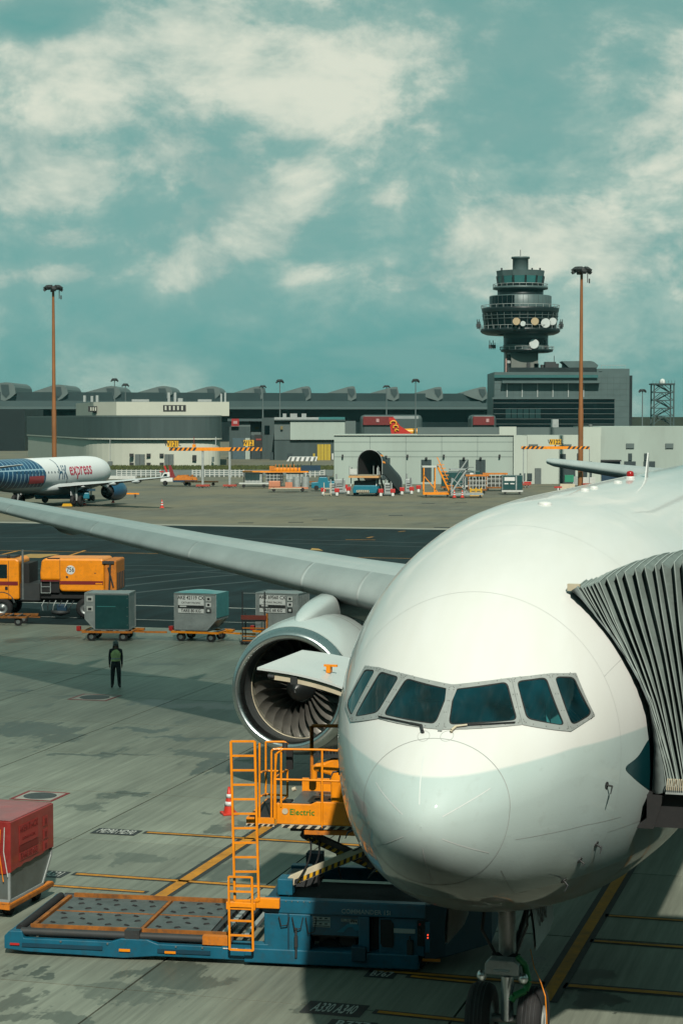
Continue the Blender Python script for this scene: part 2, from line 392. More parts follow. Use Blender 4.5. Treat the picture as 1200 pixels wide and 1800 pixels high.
grass_m = mat('dry grass', (.085, .105, .028), .95, var=.45, scale=.35, bump=.5)
line_y = mat('yellow road paint', (.56, .235, .010), .62, var=.35, scale=2.2, dirt=.5, grime=(.09, .075, .05))
line_k = mat('black road paint', (.022, .026, .027), .6, var=.3, scale=2.0, dirt=.3, grime=(.1, .1, .09))
line_w = mat('white road paint', (.50, .52, .48), .65, var=.25, scale=2.0, dirt=.45, grime=(.15, .15, .13))

def sheet(name, poly, z, m, parent=None, M=None):
    return MB().add([(a, b, z) for a, b in poly], [tuple(range(len(poly)))]).build(name, m, parent, M=M, fix=False)
g = sheet('ground', [(-2600, -60), (2600, -60), (2600, 4000), (-2600, 4000)], -.12, far_conc); tag(g, kind='structure')
# stand apron: one slab per bay with open joints
ap = sheet('apron', [(-32, -46), (63.9, -46), (63.9, 96), (-32, 96)], -.05, filler, M=MS); tag(ap, kind='structure')
SW, SL, JG = 5.90, 5.65, .042
slab = MB().box(JG / 2, SL - JG / 2, JG / 2, SW - JG / 2, -.2, 0)
slab_me = slab.mesh('slab'); slab_me.materials.append(concrete)
for i in range(-5, 10):
    for j in range(-8, 15):
        s0, v0 = 7.4 + SL * i, 7.1 + SW * j
        cs = [MS @ Vector((s0 + a * SL, v0 + c * SW, 0)) for a in (0, 1) for c in (0, 1)]
        if max(c.y for c in cs) < 22: continue
        px = [proj(c) for c in cs if c.y > 2]
        if not px or max(p[0] for p in px) < -330 or min(p[0] for p in px) > 1530 or min(p[1] for p in px) > 2350: continue
        o = bpy.data.objects.new('slab', slab_me); COL.objects.link(o); o.parent = ap
        o.matrix_local = Matrix.Translation((s0, v0, random.uniform(-.003, .003)))
tx = sheet('taxilane', [(63.9, -120), (150.3, -120), (150.3, 190), (63.9, 190)], -.03, asphalt, M=MS); tag(tx, kind='structure')
# pale concrete edge strip beyond the lane
es = sheet('taxilane_shoulder', [(150.3, -120), (152.6, -120), (152.6, 190), (150.3, 190)], -.026, mat('pale concrete edge', (.30, .30, .25), .8, var=.2, scale=.6), M=MS); tag(es, kind='structure')

def strip(parent, s0, v0, s1, v1, w, m, z, name='painted_line'):
    p, q = Vector((s0, v0, 0)), Vector((s1, v1, 0)); d = (q - p).normalized(); n = Vector((-d.y, d.x, 0)) * (w / 2)
    return MB().add([p - n + Vector((0, 0, z)), q - n + Vector((0, 0, z)), q + n + Vector((0, 0, z)), p + n + Vector((0, 0, z))], [(0, 1, 2, 3)]).build(name, m, parent, fix=False)
def marked(s0, v0, s1, v1, w=.16, edge=.10):
    d = Vector((s1 - s0, v1 - v0)).normalized() * .08
    strip(ap, s0 - d.x, v0 - d.y, s1 + d.x, v1 + d.y, w + 2 * edge, line_k, .0055, 'line_border'); strip(ap, s0, v0, s1, v1, w, line_y, .0095)
marked(8.75, -.1, 62, -.1, .22, .12)
marked(12.6, 8.94, 24.5, 8.94, .26, .11)
marked(19.8, 11.55, 19.8, 4.6, .13, .07)
marked(15.3, 11.45, 15.3, 4.6, .15, .07)
marked(14.15, 13.4, 14.15, 9.4, .12, .05)
marked(9.75, -.35, 9.75, -14, .17, .09)
marked(9.75, 3.2, 9.75, .15, .12, .07)
marked(12.85, -.35, 12.85, -12, .13, .07)
marked(14.85, -.35, 14.85, -12, .11, .06)
def plate(px, py, w, h, s):
    s0, v0 = st_px(px, py)
    M0 = frame((s0, v0, .0055), (0, -1, 0), (1, 0, 0))
    MB().add([(-w / 2, -h / 2, 0), (w / 2, -h / 2, 0), (w / 2, h / 2, 0), (-w / 2, h / 2, 0)], [(0, 1, 2, 3)]).build('line_border', line_k, ap, M=M0, fix=False)
    text(s, h * .98, M0 @ Matrix.Translation((0, 0, .004)), line_w, ap, 'painted_lettering', sx=w * .82 / (len(s) * h * .58), depth=.002)
plate(205, 1462.5, 1.14, .62, 'MD90 MD90')
plate(96, 1537, .55, .6, 'A321')
plate(588, 1774, 1.06, .70, 'A330 A340')
plate(670, 1713, .55, .48, 'B767')
plate(618, 1802, .8, .45, 'B777')
marked(*st_px(664, 1779), *st_px(840, 1797), .13, .06)
marked(*st_px(722, 1716.5), *st_px(840, 1728), .11, .06)
# hydrant pit covers let into the slabs
def pit(px, py, size):
    s0, v0 = st_px(px, py)
    t = thing('hydrant_pit', 'square hydrant pit cover with red painted border on the open apron' if px > 120 else 'square pit cover with red painted border beside the red wrapped container', 'pit cover', MS @ Matrix.Translation((s0, v0, 0)), 'pit covers in the apron')
    h = size / 2
    m = MB()
    for a, b_, c, d in ((-h, h, -h, -h + .09), (-h, h, h - .09, h), (-h, -h + .09, -h + .09, h - .09), (h - .09, h, -h + .09, h - .09)): m.box(a, b_, c, d, .0035, .009)
    m.build('border', red_dark, t)
    MB().box(-h + .09, h - .09, -h + .09, h - .09, .0035, .007).build('collar', mat('pale pit collar', (.33, .33, .29), .8, var=.2), t)
    MB().lathez([(h * .72, .0), (h * .72, .016), (h * .60, .018), (0.001, .018)], 28).build('lid', mat('iron lid', (.07, .085, .085), .6, .3, var=.35, scale=9), t)
pit(71, 1399.5, 1.22); pit(167, 1226, 1.5)
# lane markings on the asphalt
def lane(s0, v0, s1, v1, w, m, z=-.022, name='painted_line'): strip(tx, s0, v0, s1, v1, w, m, z, name)
lane(74.5, 80, 74.5, -30, .22, line_w)
lane(67.5, 80, 67.5, -30, .12, line_w)
lane(113.4, 120, 113.4, -60, .18, line_y)
for a, b_ in (((0, 975), (35, 967)), ((95, 985), (150, 967)), ((607, 948), (660, 948.5)), ((645, 945), (655, 943)), ((700, 934), (712, 933)), ((0, 982), (20, 978))):
    lane(*st_px(*a), *st_px(*b_), .25, line_y)
q = [st_px(*p) for p in ((18, 980), (72, 980), (106, 973.5), (54, 973))]
sheet('painted_patch', q, -.020, mat('faded yellow paint', (.42, .25, .06), .7, var=.3, scale=.6, dirt=.4), tx)
q = [st_px(*p) for p in ((545, 966), (568, 967.5), (560, 964), (548, 963))]
sheet('painted_patch', q, -.020, MATS['faded yellow paint'], tx)

# far side: service road and verge
def far_rect(name, x0, x1, Y0, Y1, z, m, kind='structure'):
    return tag(sheet(name, [(x0, Y0), (x1, Y0), (x1, Y1), (x0, Y1)], z, m), kind=kind)
far_rect('service_road', -400, -1.6, 352, 396, -.06, road_m)
gv = MB()
random.seed(3)
for k in range(9000):
    x = random.uniform(-75, 2); y = random.uniform(397, 424); h = random.uniform(.1, .42); a = random.uniform(0, 6.28)
    gv.add([(x, y, -.05), (x + .5 * math.cos(a), y + .5 * math.sin(a), -.05), (x + .25 * math.cos(a) + .1, y + .25 * math.sin(a), h)], [(0, 1, 2)])
gv.add([(-110, 396.5, -.05), (2, 396.5, -.05), (2, 425, -.05), (-110, 425, -.05)], [(0, 1, 2, 3)])
tag(gv.build('grass', grass_m, fix=False), 'strip of dry green grass before the dark rounded building', 'grass', kind='stuff')

# the terminal the picture is taken from: its dark glazed front rises behind the viewer
tf = MB().box(-160, 160, -30, -5, -.1, 19).build('home_terminal', mat('home terminal glazing', (.02, .03, .032), .2, var=.2, scale=.1)); tag(tf, kind='structure')
for k in range(81): MB().box(-160.1 + 4 * k, -159.9 + 4 * k, -4.99, -4.85, 0, 19).build('mullion', mat('mullion grey', (.16, .18, .18), .5), tf)
for z in (4.5, 9, 14, 18.8): MB().box(-160, 160, -4.98, -4.7, z, z + .35).build('floor_band', MATS['mullion grey'], tf)
# added cloud out of view toward the sun, shaped to dim the outer wing
def shade_cloud(gy, hy, hx, alt, gx=0.0):
    k = alt / sun_dir.z; c = Vector((gx, gy, 0)) + sun_dir * k
    m = MB(); rows = []
    for i in range(25):
        row = []; th = math.pi * i / 24
        for j in range(48):
            ph = 2 * math.pi * j / 48; w = 1 + .10 * math.sin(3 * ph + 2 * th) + .08 * math.sin(7 * ph + 1.3 * i) + .06 * math.sin(11 * ph - 2.1 * i)
            row.append(Vector((hx * math.sin(th) * math.cos(ph) * w, hy * math.sin(th) * math.sin(ph) * w, 9 * math.cos(th) * w)))
        rows.append(row)
    m.grid(rows, closed=True)
    cm = bpy.data.materials.new('shade_cloud'); cm.use_nodes = True; t = cm.node_tree; b = t.nodes['Principled BSDF']; b.inputs['Base Color'].default_value = (.9, .9, .9, 1); b.inputs['Roughness'].default_value = 1
    b.inputs['Alpha'].default_value = .36
    o = m.build('shade_cloud', cm, M=Matrix.Translation(c)); tag(o, kind='structure'); return o
shade_cloud(79, 14, 190, 520, -30)

# old tyre tracks polished into the lane
trk = mat('polished tyre track', (.022, .040, .043), .7, var=.5, scale=.25, dirt=.4, grime=(.02, .03, .03))
for k, (a, b, c, w) in enumerate((((110, 1045), (330, 1010), (640, 995), .5), ((120, 1030), (330, 1000), (640, 985), .4), ((230, 1042), (420, 1020), (640, 1008), .5), ((0, 1005), (200, 985), (420, 1000), .35), ((0, 1012), (210, 992), (440, 1010), .35), ((0, 945), (300, 940), (780, 955), .5), ((0, 951), (300, 946), (780, 962), .4))):
    A_, B2, C2 = (Vector((*st_px(*q), 0)) for q in (a, b, c)); L_, R_ = [], []
    for j in range(25):
        t = j / 24; p = A_ * (1 - t) ** 2 + B2 * 2 * t * (1 - t) + C2 * t * t; d = ((B2 - A_) * (1 - t) + (C2 - B2) * t).normalized(); n_ = Vector((-d.y, d.x, 0)) * w * .5
        L_.append(p + n_ + Vector((0, 0, -.0265 + .0004 * k))); R_.append(p - n_ + Vector((0, 0, -.0265 + .0004 * k)))
    MB().grid([L_, R_]).build('tyre_track', trk, tx, fix=False)
# ------------------------------------------------------------------ the wide-body airliner (local x nose -> tail, y to the aircraft's right, z up)
ZC = 5.57
FS = [0, .03, .1, .25, .5, .85, 1.2, 1.6, 2.0, 2.4, 2.8, 3.2, 3.7, 4.3, 5, 6, 7.5, 9, 12, 30, 50, 58, 66, 71, 73.6]
FT = [-.80, -.64, -.50, -.31, -.09, .14, .35, .61, .91, 1.24, 1.55, 1.81, 2.06, 2.28, 2.48, 2.71, 2.93, 3.05, 3.1, 3.1, 3.1, 3.1, 3.0, 2.75, 2.45]
FB = [-.80, -.97, -1.11, -1.30, -1.53, -1.78, -1.97, -2.16, -2.31, -2.44, -2.56, -2.67, -2.79, -2.92, -3.04, -3.18, -3.31, -3.38, -3.4, -3.4, -3.3, -2.0, -.1, 1.2, 1.9]
FW = [0, .17, .32, .52, .76, .99, 1.19, 1.40, 1.58, 1.74, 1.89, 2.02, 2.16, 2.31, 2.46, 2.64, 2.84, 2.98, 3.1, 3.1, 3.1, 2.75, 1.75, .9, .25]
FC = [-.80, -.80, -.79, -.77, -.74, -.70, -.65, -.58, -.5, -.42, -.35, -.29, -.22, -.15, -.09, -.03, 0, 0, 0, 0, 0, .6, 1.5, 2.0, 2.2]
FU = [math.sqrt(s) for s in FS]
def pchip(x, xs, ys):
    n = len(xs)
    if x <= xs[0]: return ys[0]
    if x >= xs[-1]: return ys[-1]
    import bisect
    i = bisect.bisect_right(xs, x) - 1
    h = [xs[k + 1] - xs[k] for k in range(n - 1)]; d = [(ys[k + 1] - ys[k]) / h[k] for k in range(n - 1)]
    def slope(k):
        if k == 0: return d[0]
        if k == n - 1: return d[-1]
        if d[k - 1] * d[k] <= 0: return 0
        w1 = 2 * h[k] + h[k - 1]; w2 = h[k] + 2 * h[k - 1]
        return (w1 + w2) / (w1 / d[k - 1] + w2 / d[k])
    t = (x - xs[i]) / h[i]
    return (2 * t**3 - 3 * t**2 + 1) * ys[i] + (t**3 - 2 * t**2 + t) * h[i] * slope(i) + (-2 * t**3 + 3 * t**2) * ys[i + 1] + (t**3 - t**2) * h[i] * slope(i + 1)
FTAB = [tuple(pchip(FU[-1] * i / 3000, FU, a) for a in (FT, FB, FW, FC)) for i in range(3001)]
def fprof(s):
    u = math.sqrt(max(s, 0)) / FU[-1] * 3000
    i = min(int(u), 2999); f = min(u - i, 1.0); A, B = FTAB[i], FTAB[i + 1]
    return tuple(a + (b - a) * f for a, b in zip(A, B))
def fexp(s): return 2.15 + .38 * min(1, max(0, (s - 1.5) / 5))
def fpoint(s, th):
    t, b, w, c = fprof(s); cz, sn = math.cos(th), math.sin(th)
    n = 2.0 if cz > 0 else fexp(s)
    k = (abs(cz) ** n + abs(sn) ** n) ** (-1 / n)
    return Vector((s, w * sn * k, ZC + c + ((t - c) if cz > 0 else (c - b)) * cz * k))
def fimpl(p):
    if p.x <= 0: return 1.0
    t, b, w, c = fprof(p.x); zz = p.z - ZC - c
    n = 2.0 if zz > 0 else fexp(p.x); h = (t - c) if zz > 0 else (c - b)
    return abs(p.y / max(w, 1e-5)) ** n + abs(zz / max(h, 1e-5)) ** n - 1
def fnormal(p, e=.01):
    g = Vector([fimpl(p + Vector(d) * e) - fimpl(p - Vector(d) * e) for d in ((1, 0, 0), (0, 1, 0), (0, 0, 1))])
    return g.normalized()
def fcast(x, y):                                  # photo pixel -> point on the skin
    d = MSI.to_3x3() @ ray(x, y); o = MSI @ Vector((0, 0, EYE)); k = 23.0
    while k < 60:
        if fimpl(o + d * k) < 0: break
        k += .05
    a, b = k - .05, k
    for _ in range(24):
        m = (a + b) / 2
        if fimpl(o + d * m) < 0: b = m
        else: a = m
    return o + d * b
def fnose(y, z):                                  # (lateral, height) -> point on the forward-facing skin
    a, b = 0.0, 12.0
    for _ in range(40):
        m = (a + b) / 2
        if fimpl(Vector((m, y, z))) > 0: a = m
        else: b = m
    return Vector((b, y, z))

def livery():
    m = bpy.data.materials.new('airliner livery paint'); m.use_nodes = True; t = m.node_tree; b = t.nodes['Principled BSDF']
    tc_ = N(t, 'ShaderNodeTexCoord'); sp = N(t, 'ShaderNodeSeparateXYZ'); t.links.new(tc_.outputs['Object'], sp.inputs[0])
    def rng(x, a, b_, c, d):
        n = N(t, 'ShaderNodeMapRange'); n.clamp = True
        for i, k in enumerate((a, b_, c, d)): n.inputs[i + 1].default_value = k
        t.links.new(x, n.inputs[0]); return n.outputs[0]
    def mth(op, x, y):
        n = N(t, 'ShaderNodeMath', operation=op)
        for i, q in enumerate((x, y)):
            if isinstance(q, (int, float)): n.inputs[i].default_value = q
            else: t.links.new(q, n.inputs[i])
        return n.outputs[0]
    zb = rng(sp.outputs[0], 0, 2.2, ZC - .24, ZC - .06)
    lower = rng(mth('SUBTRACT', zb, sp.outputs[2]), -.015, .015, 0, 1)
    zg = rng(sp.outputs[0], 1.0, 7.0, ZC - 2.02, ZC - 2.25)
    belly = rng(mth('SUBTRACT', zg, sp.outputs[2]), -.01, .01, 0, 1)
    nz = N(t, 'ShaderNodeTexNoise'); nz.inputs['Scale'].default_value = 1.2; nz.inputs['Detail'].default_value = 5
    mp_ = N(t, 'ShaderNodeMapping'); mp_.inputs['Scale'].default_value = (.5, 2.2, .6); t.links.new(tc_.outputs['Object'], mp_.inputs[0]); t.links.new(mp_.outputs[0], nz.inputs['Vector'])
    def mix(fac, a, c):
        n = N(t, 'ShaderNodeMix', data_type='RGBA')
        for i, q in ((0, fac), (6, a), (7, c)):
            if isinstance(q, tuple): n.inputs[i].default_value = (*q, 1)
            else: t.links.new(q, n.inputs[i])
        return n.outputs[2]
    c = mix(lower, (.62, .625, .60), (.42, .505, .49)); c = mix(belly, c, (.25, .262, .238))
    streak = mix(rng(nz.outputs[0], .35, .75, 0, .22), (1.0, 1.0, 1.0), (.78, .76, .68))
    mu = N(t, 'ShaderNodeMix', data_type='RGBA', blend_type='MULTIPLY'); mu.inputs[0].default_value = 1; t.links.new(c, mu.inputs[6]); t.links.new(streak, mu.inputs[7])
    # faint grime in thin fore-and-aft streaks on the lower skin
    n2 = N(t, 'ShaderNodeTexNoise'); n2.inputs['Scale'].default_value = 2.4; n2.inputs['Detail'].default_value = 8; n2.inputs['Roughness'].default_value = .7
    m2 = N(t, 'ShaderNodeMapping'); m2.inputs['Scale'].default_value = (.35, 3.0, 2.2); t.links.new(tc_.outputs['Object'], m2.inputs[0]); t.links.new(m2.outputs[0], n2.inputs['Vector'])
    dirt = mth('MULTIPLY', rng(n2.outputs[0], .56, .8, 0, .22), lower)
    cc = mix(dirt, mu.outputs[2], (.16, .15, .12))
    t.links.new(cc, b.inputs['Base Color'])
    b.inputs['Specular IOR Level'].default_value = .25; b.inputs['Coat Weight'].default_value = .6; b.inputs['Coat Roughness'].default_value = .045
    t.links.new(rng(nz.outputs[0], .3, .7, .48, .6), b.inputs['Roughness'])
    bp = N(t, 'ShaderNodeBump'); bp.inputs['Strength'].default_value = .05; bp.inputs['Distance'].default_value = .02
    n3 = N(t, 'ShaderNodeTexNoise'); n3.inputs['Scale'].default_value = 1.7; n3.inputs['Detail'].default_value = 3; t.links.new(tc_.outputs['Object'], n3.inputs['Vector'])
    t.links.new(n3.outputs[0], bp.inputs['Height']); t.links.new(bp.outputs[0], b.inputs['Normal']); t.links.new(bp.outputs[0], b.inputs['Coat Normal'])
    return m
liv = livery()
wing_m = mat('light grey wing paint', (.66, .71, .69), .42, var=.10, scale=.5, dirt=.12, coat=.2, stretch=(.4, 2, 1), grime=(.25, .26, .24))
slat_m = mat('slat metal', (.50, .54, .525), .38, .15, var=.15, scale=.6, stretch=(.6, 2, 1))
nac_m = mat('nacelle paint', (.66, .74, .72), .3, var=.06, scale=.6, dirt=.08, coat=.5, grime=(.4, .42, .4))
seam_m = mat('seam sealant', (.40, .42, .40), .7, var=.2)
frame_m = mat('window frame metal', (.46, .48, .46), .45, .35, var=.12, scale=6)
gasket = mat('window gasket', (.010, .012, .012), .7)
fan_m = mat('fan titanium', (.40, .385, .345), .36, .7, var=.2, scale=4)
duct_m = mat('inlet liner', (.085, .095, .095), .55, .2, var=.25, scale=2.5)
hub_m = mat('spinner black', (.018, .020, .021), .35, var=.2)
strut_m = mat('gear paint', (.55, .57, .55), .4, .2, var=.15, dirt=.4)

plane = thing('wide_body_airliner', 'large white twin-engine airliner nosed in beside the jet bridge', 'airplane', MS)
rows = []
sv = [0.0] + [(.06 * k) ** 2 for k in range(1, 15)] + [.75 + .05 * k for k in range(0, 27)]
sv += [2.1 + .05 * k for k in range(0, 24)] + [3.3 + .12 * k for k in range(0, 20)] + [5.8 + .45 * k for k in range(0, 18)] + [14 + 2 * k for k in range(0, 19)] + [52 + 1.5 * k for k in range(0, 15)] + [73.6]
NT_ = 224
for s in sv:
    rows.append([fpoint(max(s, 1e-5), 2 * math.pi * k / NT_) for k in range(NT_)])
fus = MB().grid(rows, closed=True)

def snap(q):                                       # pull a point onto the skin
    for _ in range(5):
        g = Vector([(fimpl(q + Vector(d) * .01) - fimpl(q - Vector(d) * .01)) / .02 for d in ((1, 0, 0), (0, 1, 0), (0, 0, 1))]); q = q - g * (fimpl(q) / g.length_squared)
    return q
def surf_strip(pts, w, off=.004):                 # thin ribbon lying on the skin
    m = MB(); L, Rr = [], []
    for i, p in enumerate(pts):
        d = (pts[min(i + 1, len(pts) - 1)] - pts[max(i - 1, 0)]).normalized(); n = fnormal(p); c = d.cross(n).normalized()
        L.append(p + n * off + c * w / 2); Rr.append(p + n * off - c * w / 2)
    return m.grid([L, Rr])
# radome joint and its lightning strips
ring = [fpoint(.85 + .10 * math.cos(2 * math.pi * k / 96), 2 * math.pi * k / 96) for k in range(97)]
surf_strip(ring, .011, .003).build('radome_joint', seam_m, plane)
tipz = ZC - .80
for a in (8, 62, 122, 180, 238, 298):
    pts = []
    for k in range(13):
        f = .27 + k / 12 * .62
        s = .85 * f * f if f < .95 else .8
        p = fpoint(max(.02, .80 * f ** 1.7), R(a)); pts.append(p)
    surf_strip(pts, .014, .0025).build('lightning_strip', mat('strip metal', (.74, .78, .76), .5), plane)
for seam in ([(905, 1476), (960, 1466), (1030, 1450), (1090, 1436)], [(1150, 1395), (1120, 1450), (1095, 1500)], [(880, 1530), (895, 1560), (905, 1572), (925, 1566)]):
    pts = [fcast(*q) for q in seam]; fine = [pts[i].lerp(pts[i + 1], k / 6) for i in range(len(pts) - 1) for k in range(6)] + [pts[-1]]
    surf_strip([snap(q) for q in fine], .007, .002).build('skin_seam', seam_m, plane)

for sj, t0, t1 in ((3.45, -180, 180), (6.3, -180, 180), (9.6, -180, 180)):
    surf_strip([fpoint(sj, R(t0 + (t1 - t0) * k / 180)) for k in range(181)], .004, .002).build('skin_seam', seam_m, plane)
for th in (-62, 62, -118, 118):
    surf_strip([fpoint(3.45 + 8.5 * k / 30, R(th)) for k in range(31)], .005, .003).build('skin_seam', seam_m, plane)
# flight-deck windows: outlines read as (distance from the centreline, height), mirrored
def yz(q):
    p = fcast(*q); return (-p.y + .03, p.z)
PANES = [[(793, 1212), (886.5, 1199), (904, 1267), (783.5, 1275)],
         [(902.5, 1198), (954.5, 1191), (986.5, 1277), (919.5, 1265)],
         [(968.5, 1190), (1002.5, 1190.5), (1034.5, 1256.5), (999, 1277.5)]]
FRAMES = [[(781, 1205), (893, 1192), (912, 1275), (771, 1283)],
          [(893.5, 1192), (962, 1184.5), (998, 1287), (912.5, 1275)],
          [(960.5, 1184.5), (1006, 1184), (1039, 1259), (996.5, 1287)]]
def rounded(poly, r, n=5):
    out_ = []; k = len(poly)
    for i in range(k):
        a, b, c = (Vector(poly[(i + j) % k]) for j in (-1, 0, 1))
        d1 = (a - b); d2 = (c - b); q = min(r, d1.length * .35, d2.length * .35)
        p1 = b + d1.normalized() * q; p2 = b + d2.normalized() * q
        for j in range(n + 1):
            t = j / n; out_.append(p1 * (1 - t) ** 2 + b * 2 * t * (1 - t) + p2 * t * t)
        nx = p2; 
        a2, b2 = Vector(poly[(i + 1) % k]), Vector(poly[(i + 2) % k])
        e = a2 + (b - a2).normalized() * min(r, (b - a2).length * .35, (b2 - a2).length * .35)
        for j in range(1, 6): out_.append(p2.lerp(e, j / 6))
    return out_
def patch(poly, off, sgn, rings=6, skirt=0.0):
    c = sum(poly, Vector((0, 0))) / len(poly); rr = []
    for k in range(rings + 1):
        f = k / rings; rr.append([c.lerp(p, f) for p in poly])
    rows = []
    for k, ring_ in enumerate(rr):
        row = []
        for y, z in ring_:
            p = fnose(y * sgn, z); row.append(p + fnormal(p) * off)
        rows.append(row)
    if skirt:
        rows.append([fnose(y * sgn, z) - fnormal(fnose(y * sgn, z)) * .01 for y, z in rr[-1]])
    m = MB(); m.grid(rows, closed=True); return m
def ringpatch(inner, outer, off, sgn):
    rows = []
    for k in range(-1, 4):
        row = []
        for a, b in zip(inner, outer):
            y, z = a.lerp(b, min(1, max(0, k) / 2)); p = fnose(y * sgn, z); o_ = off if 0 <= k < 3 else -.004
            row.append(p + fnormal(p) * o_)
        rows.append(row)
    m = MB(); m.grid(rows, closed=True, sm=False); return m
def shrink(poly, d):
    c = sum(poly, Vector((0, 0))) / len(poly); return [p + (c - p).normalized() * d for p in poly]
ck_glass = bpy.data.materials.new('flight deck glass'); ck_glass.use_nodes = True
_t = ck_glass.node_tree; _t.nodes.clear()
_o = N(_t, 'ShaderNodeOutputMaterial'); _tr = N(_t, 'ShaderNodeBsdfTransparent'); _tr.inputs[0].default_value = (.30, .66, .68, 1)
_gl = N(_t, 'ShaderNodeBsdfGlossy'); _gl.inputs['Roughness'].default_value = .02; _gl.inputs[0].default_value = (.8, .95, .95, 1)
_df = N(_t, 'ShaderNodeBsdfDiffuse'); _nz = N(_t, 'ShaderNodeTexNoise'); _nz.inputs['Scale'].default_value = 1.6; _tcg = N(_t, 'ShaderNodeTexCoord'); _t.links.new(_tcg.outputs['Object'], _nz.inputs['Vector'])
_rg = N(_t, 'ShaderNodeValToRGB'); _rg.color_ramp.elements[0].color = (.006, .03, .035, 1); _rg.color_ramp.elements[0].position = .35; _rg.color_ramp.elements[1].color = (.004, .17, .24, 1); _rg.color_ramp.elements[1].position = .68
_t.links.new(_nz.outputs[0], _rg.inputs[0]); _t.links.new(_rg.outputs[0], _df.inputs[0]); _m0 = N(_t, 'ShaderNodeMixShader'); _m0.inputs[0].default_value = .17       # film tint, teal blotches putting a sheen into the pane colour
_t.links.new(_tr.outputs[0], _m0.inputs[1]); _t.links.new(_df.outputs[0], _m0.inputs[2])
_fr = N(_t, 'ShaderNodeFresnel'); _fr.inputs[0].default_value = 1.55; _mx = N(_t, 'ShaderNodeMixShader')
_t.links.new(_fr.outputs[0], _mx.inputs[0]); _t.links.new(_m0.outputs[0], _mx.inputs[1]); _t.links.new(_gl.outputs[0], _mx.inputs[2]); _t.links.new(_mx.outputs[0], _o.inputs[0])
P2 = [[Vector(yz(q)) for q in p] for p in PANES]; F2 = [[Vector(yz(q)) for q in p] for p in FRAMES]
# the skin is open behind the panes
def inside(poly, y, z):
    c = False; n = len(poly); j = n - 1
    for i in range(n):
        yi, zi = poly[i]; yj, zj = poly[j]
        if (zi > z) != (zj > z) and y < (yj - yi) * (z - zi) / (zj - zi) + yi: c = not c
        j = i
    return c
hit = [v.x < 3.6 and v.z > ZC - .2 and any(inside(p, abs(v.y), v.z) for p in P2) for v in fus.v]
keep = [i for i, f in enumerate(fus.f) if not any(hit[k] for k in f)]
fus.f = [fus.f[i] for i in keep]; fus.m = [0] * len(keep); fus.sm = [True] * len(keep)
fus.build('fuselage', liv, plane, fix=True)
# flight deck seen through the glass
fd = mat('flight deck grey', (.16, .20, .20), .8, var=.3, scale=5); fd2 = mat('flight deck lining', (.46, .52, .50), .8, var=.15); fd3 = mat('seat cloth', (.05, .10, .13), .9, var=.2)
zf = ZC
MB().box(3.35, 3.42, -1.35, 1.35, zf - .9, zf + 1.05).build('deck_bulkhead', fd2, plane)
MB().box(1.9, 3.34, -1.15, 1.15, zf - .75, zf - .68).build('deck_floor', fd, plane)
MB().prism([(1.75, zf - .6), (2.25, zf - .6), (2.30, zf + .12), (2.2, zf + .20), (1.85, zf + .16)], -.95, .95, 'y').build('glareshield', fd, plane)
for sy in (-.62, .62):
    st = MB().box(2.75, 2.92, sy - .24, sy + .24, zf - .5, zf + .42).build('crew_seat', fd3, plane, bevel=.05); MB().box(2.76, 2.88, sy - .14, sy + .14, zf + .44, zf + .66).build('head_rest', mat('sheepskin', (.42, .40, .34), .9), st, bevel=.04)
    MB().path([(2.3, sy, zf - .2), (2.28, sy, zf + .18)], .03, 8).build('control_column', fd, plane)
for sy in (-1, 1): MB().bar((2.3, sy * 1.28, zf - .1), (3.1, sy * 1.05, zf + .95), .06, .04).build('window_handle_rail', fd2, plane)
MB().box(2.6, 3.3, -.45, .45, zf + .85, zf + .95).build('overhead_panel', fd, plane)
for sgn in (-1, 1):
    for k in range(3):
        pin = rounded(P2[k], .07); fo = rounded(F2[k], .012)
        fr = ringpatch(pin, fo, .013 + .0012 * k, sgn).build('window_frame', frame_m, plane)
        ringpatch(shrink(pin, .018), pin, .0115, sgn).build('gasket', gasket, fr)
        patch(shrink(pin, .016), .008, sgn).build('pane', ck_glass, fr)
        riv = MB()
        for i in range(0, len(fo)):
            y, z = pin[i].lerp(fo[i], .6); p = fnose(y * sgn, z); n_ = fnormal(p)
            if i % 2 == 0: riv.tube(p + n_ * .012, p + n_ * .019, .007, 5)
        tag(riv.build('rivets', mat('rivet dark', (.20, .21, .20), .5, .4), fr), kind='stuff')
pts = [fnose(0, z) for z in [F2[0][0].y + .01 + (F2[0][3].y - F2[0][0].y - .03) * k / 8 for k in range(9)]]
surf_strip(pts, .06, .016).build('centre_post', frame_m, plane)
# wipers parked below the front panes
for sgn, q in ((-1, [(793, 1287), (801, 1280), (820, 1277.5), (860, 1275), (903, 1272)]), (1, [(743, 1288), (741, 1278), (722, 1274), (700, 1269), (668, 1262)])):
    pp = [fcast(*k) for k in q]; pp = [p + fnormal(p) * .035 for p in pp]
    w_ = MB().tube(pp[0] - fnormal(pp[0]) * .05, pp[0], .022, 8).tube(pp[0], pp[1], .020, 6).tube(pp[1], pp[2], .016, 6)
    w_.build('wiper_arm', dark if sgn > 0 else cream, plane)
    MB().path(pp[2:], .011, 6).build('wiper_blade', black, plane)
    c = fcast(744 if sgn > 0 else 785, 1294)
    surf_strip([c + (lambda n_: Vector((0, math.cos(a) * .10, 0)))(0) if False else fnose(c.y + math.cos(a) * .085, c.z + math.sin(a) * .055) for a in [2 * math.pi * k / 24 for k in range(25)]], .005, .003).build('wiper_fairing', seam_m, plane)
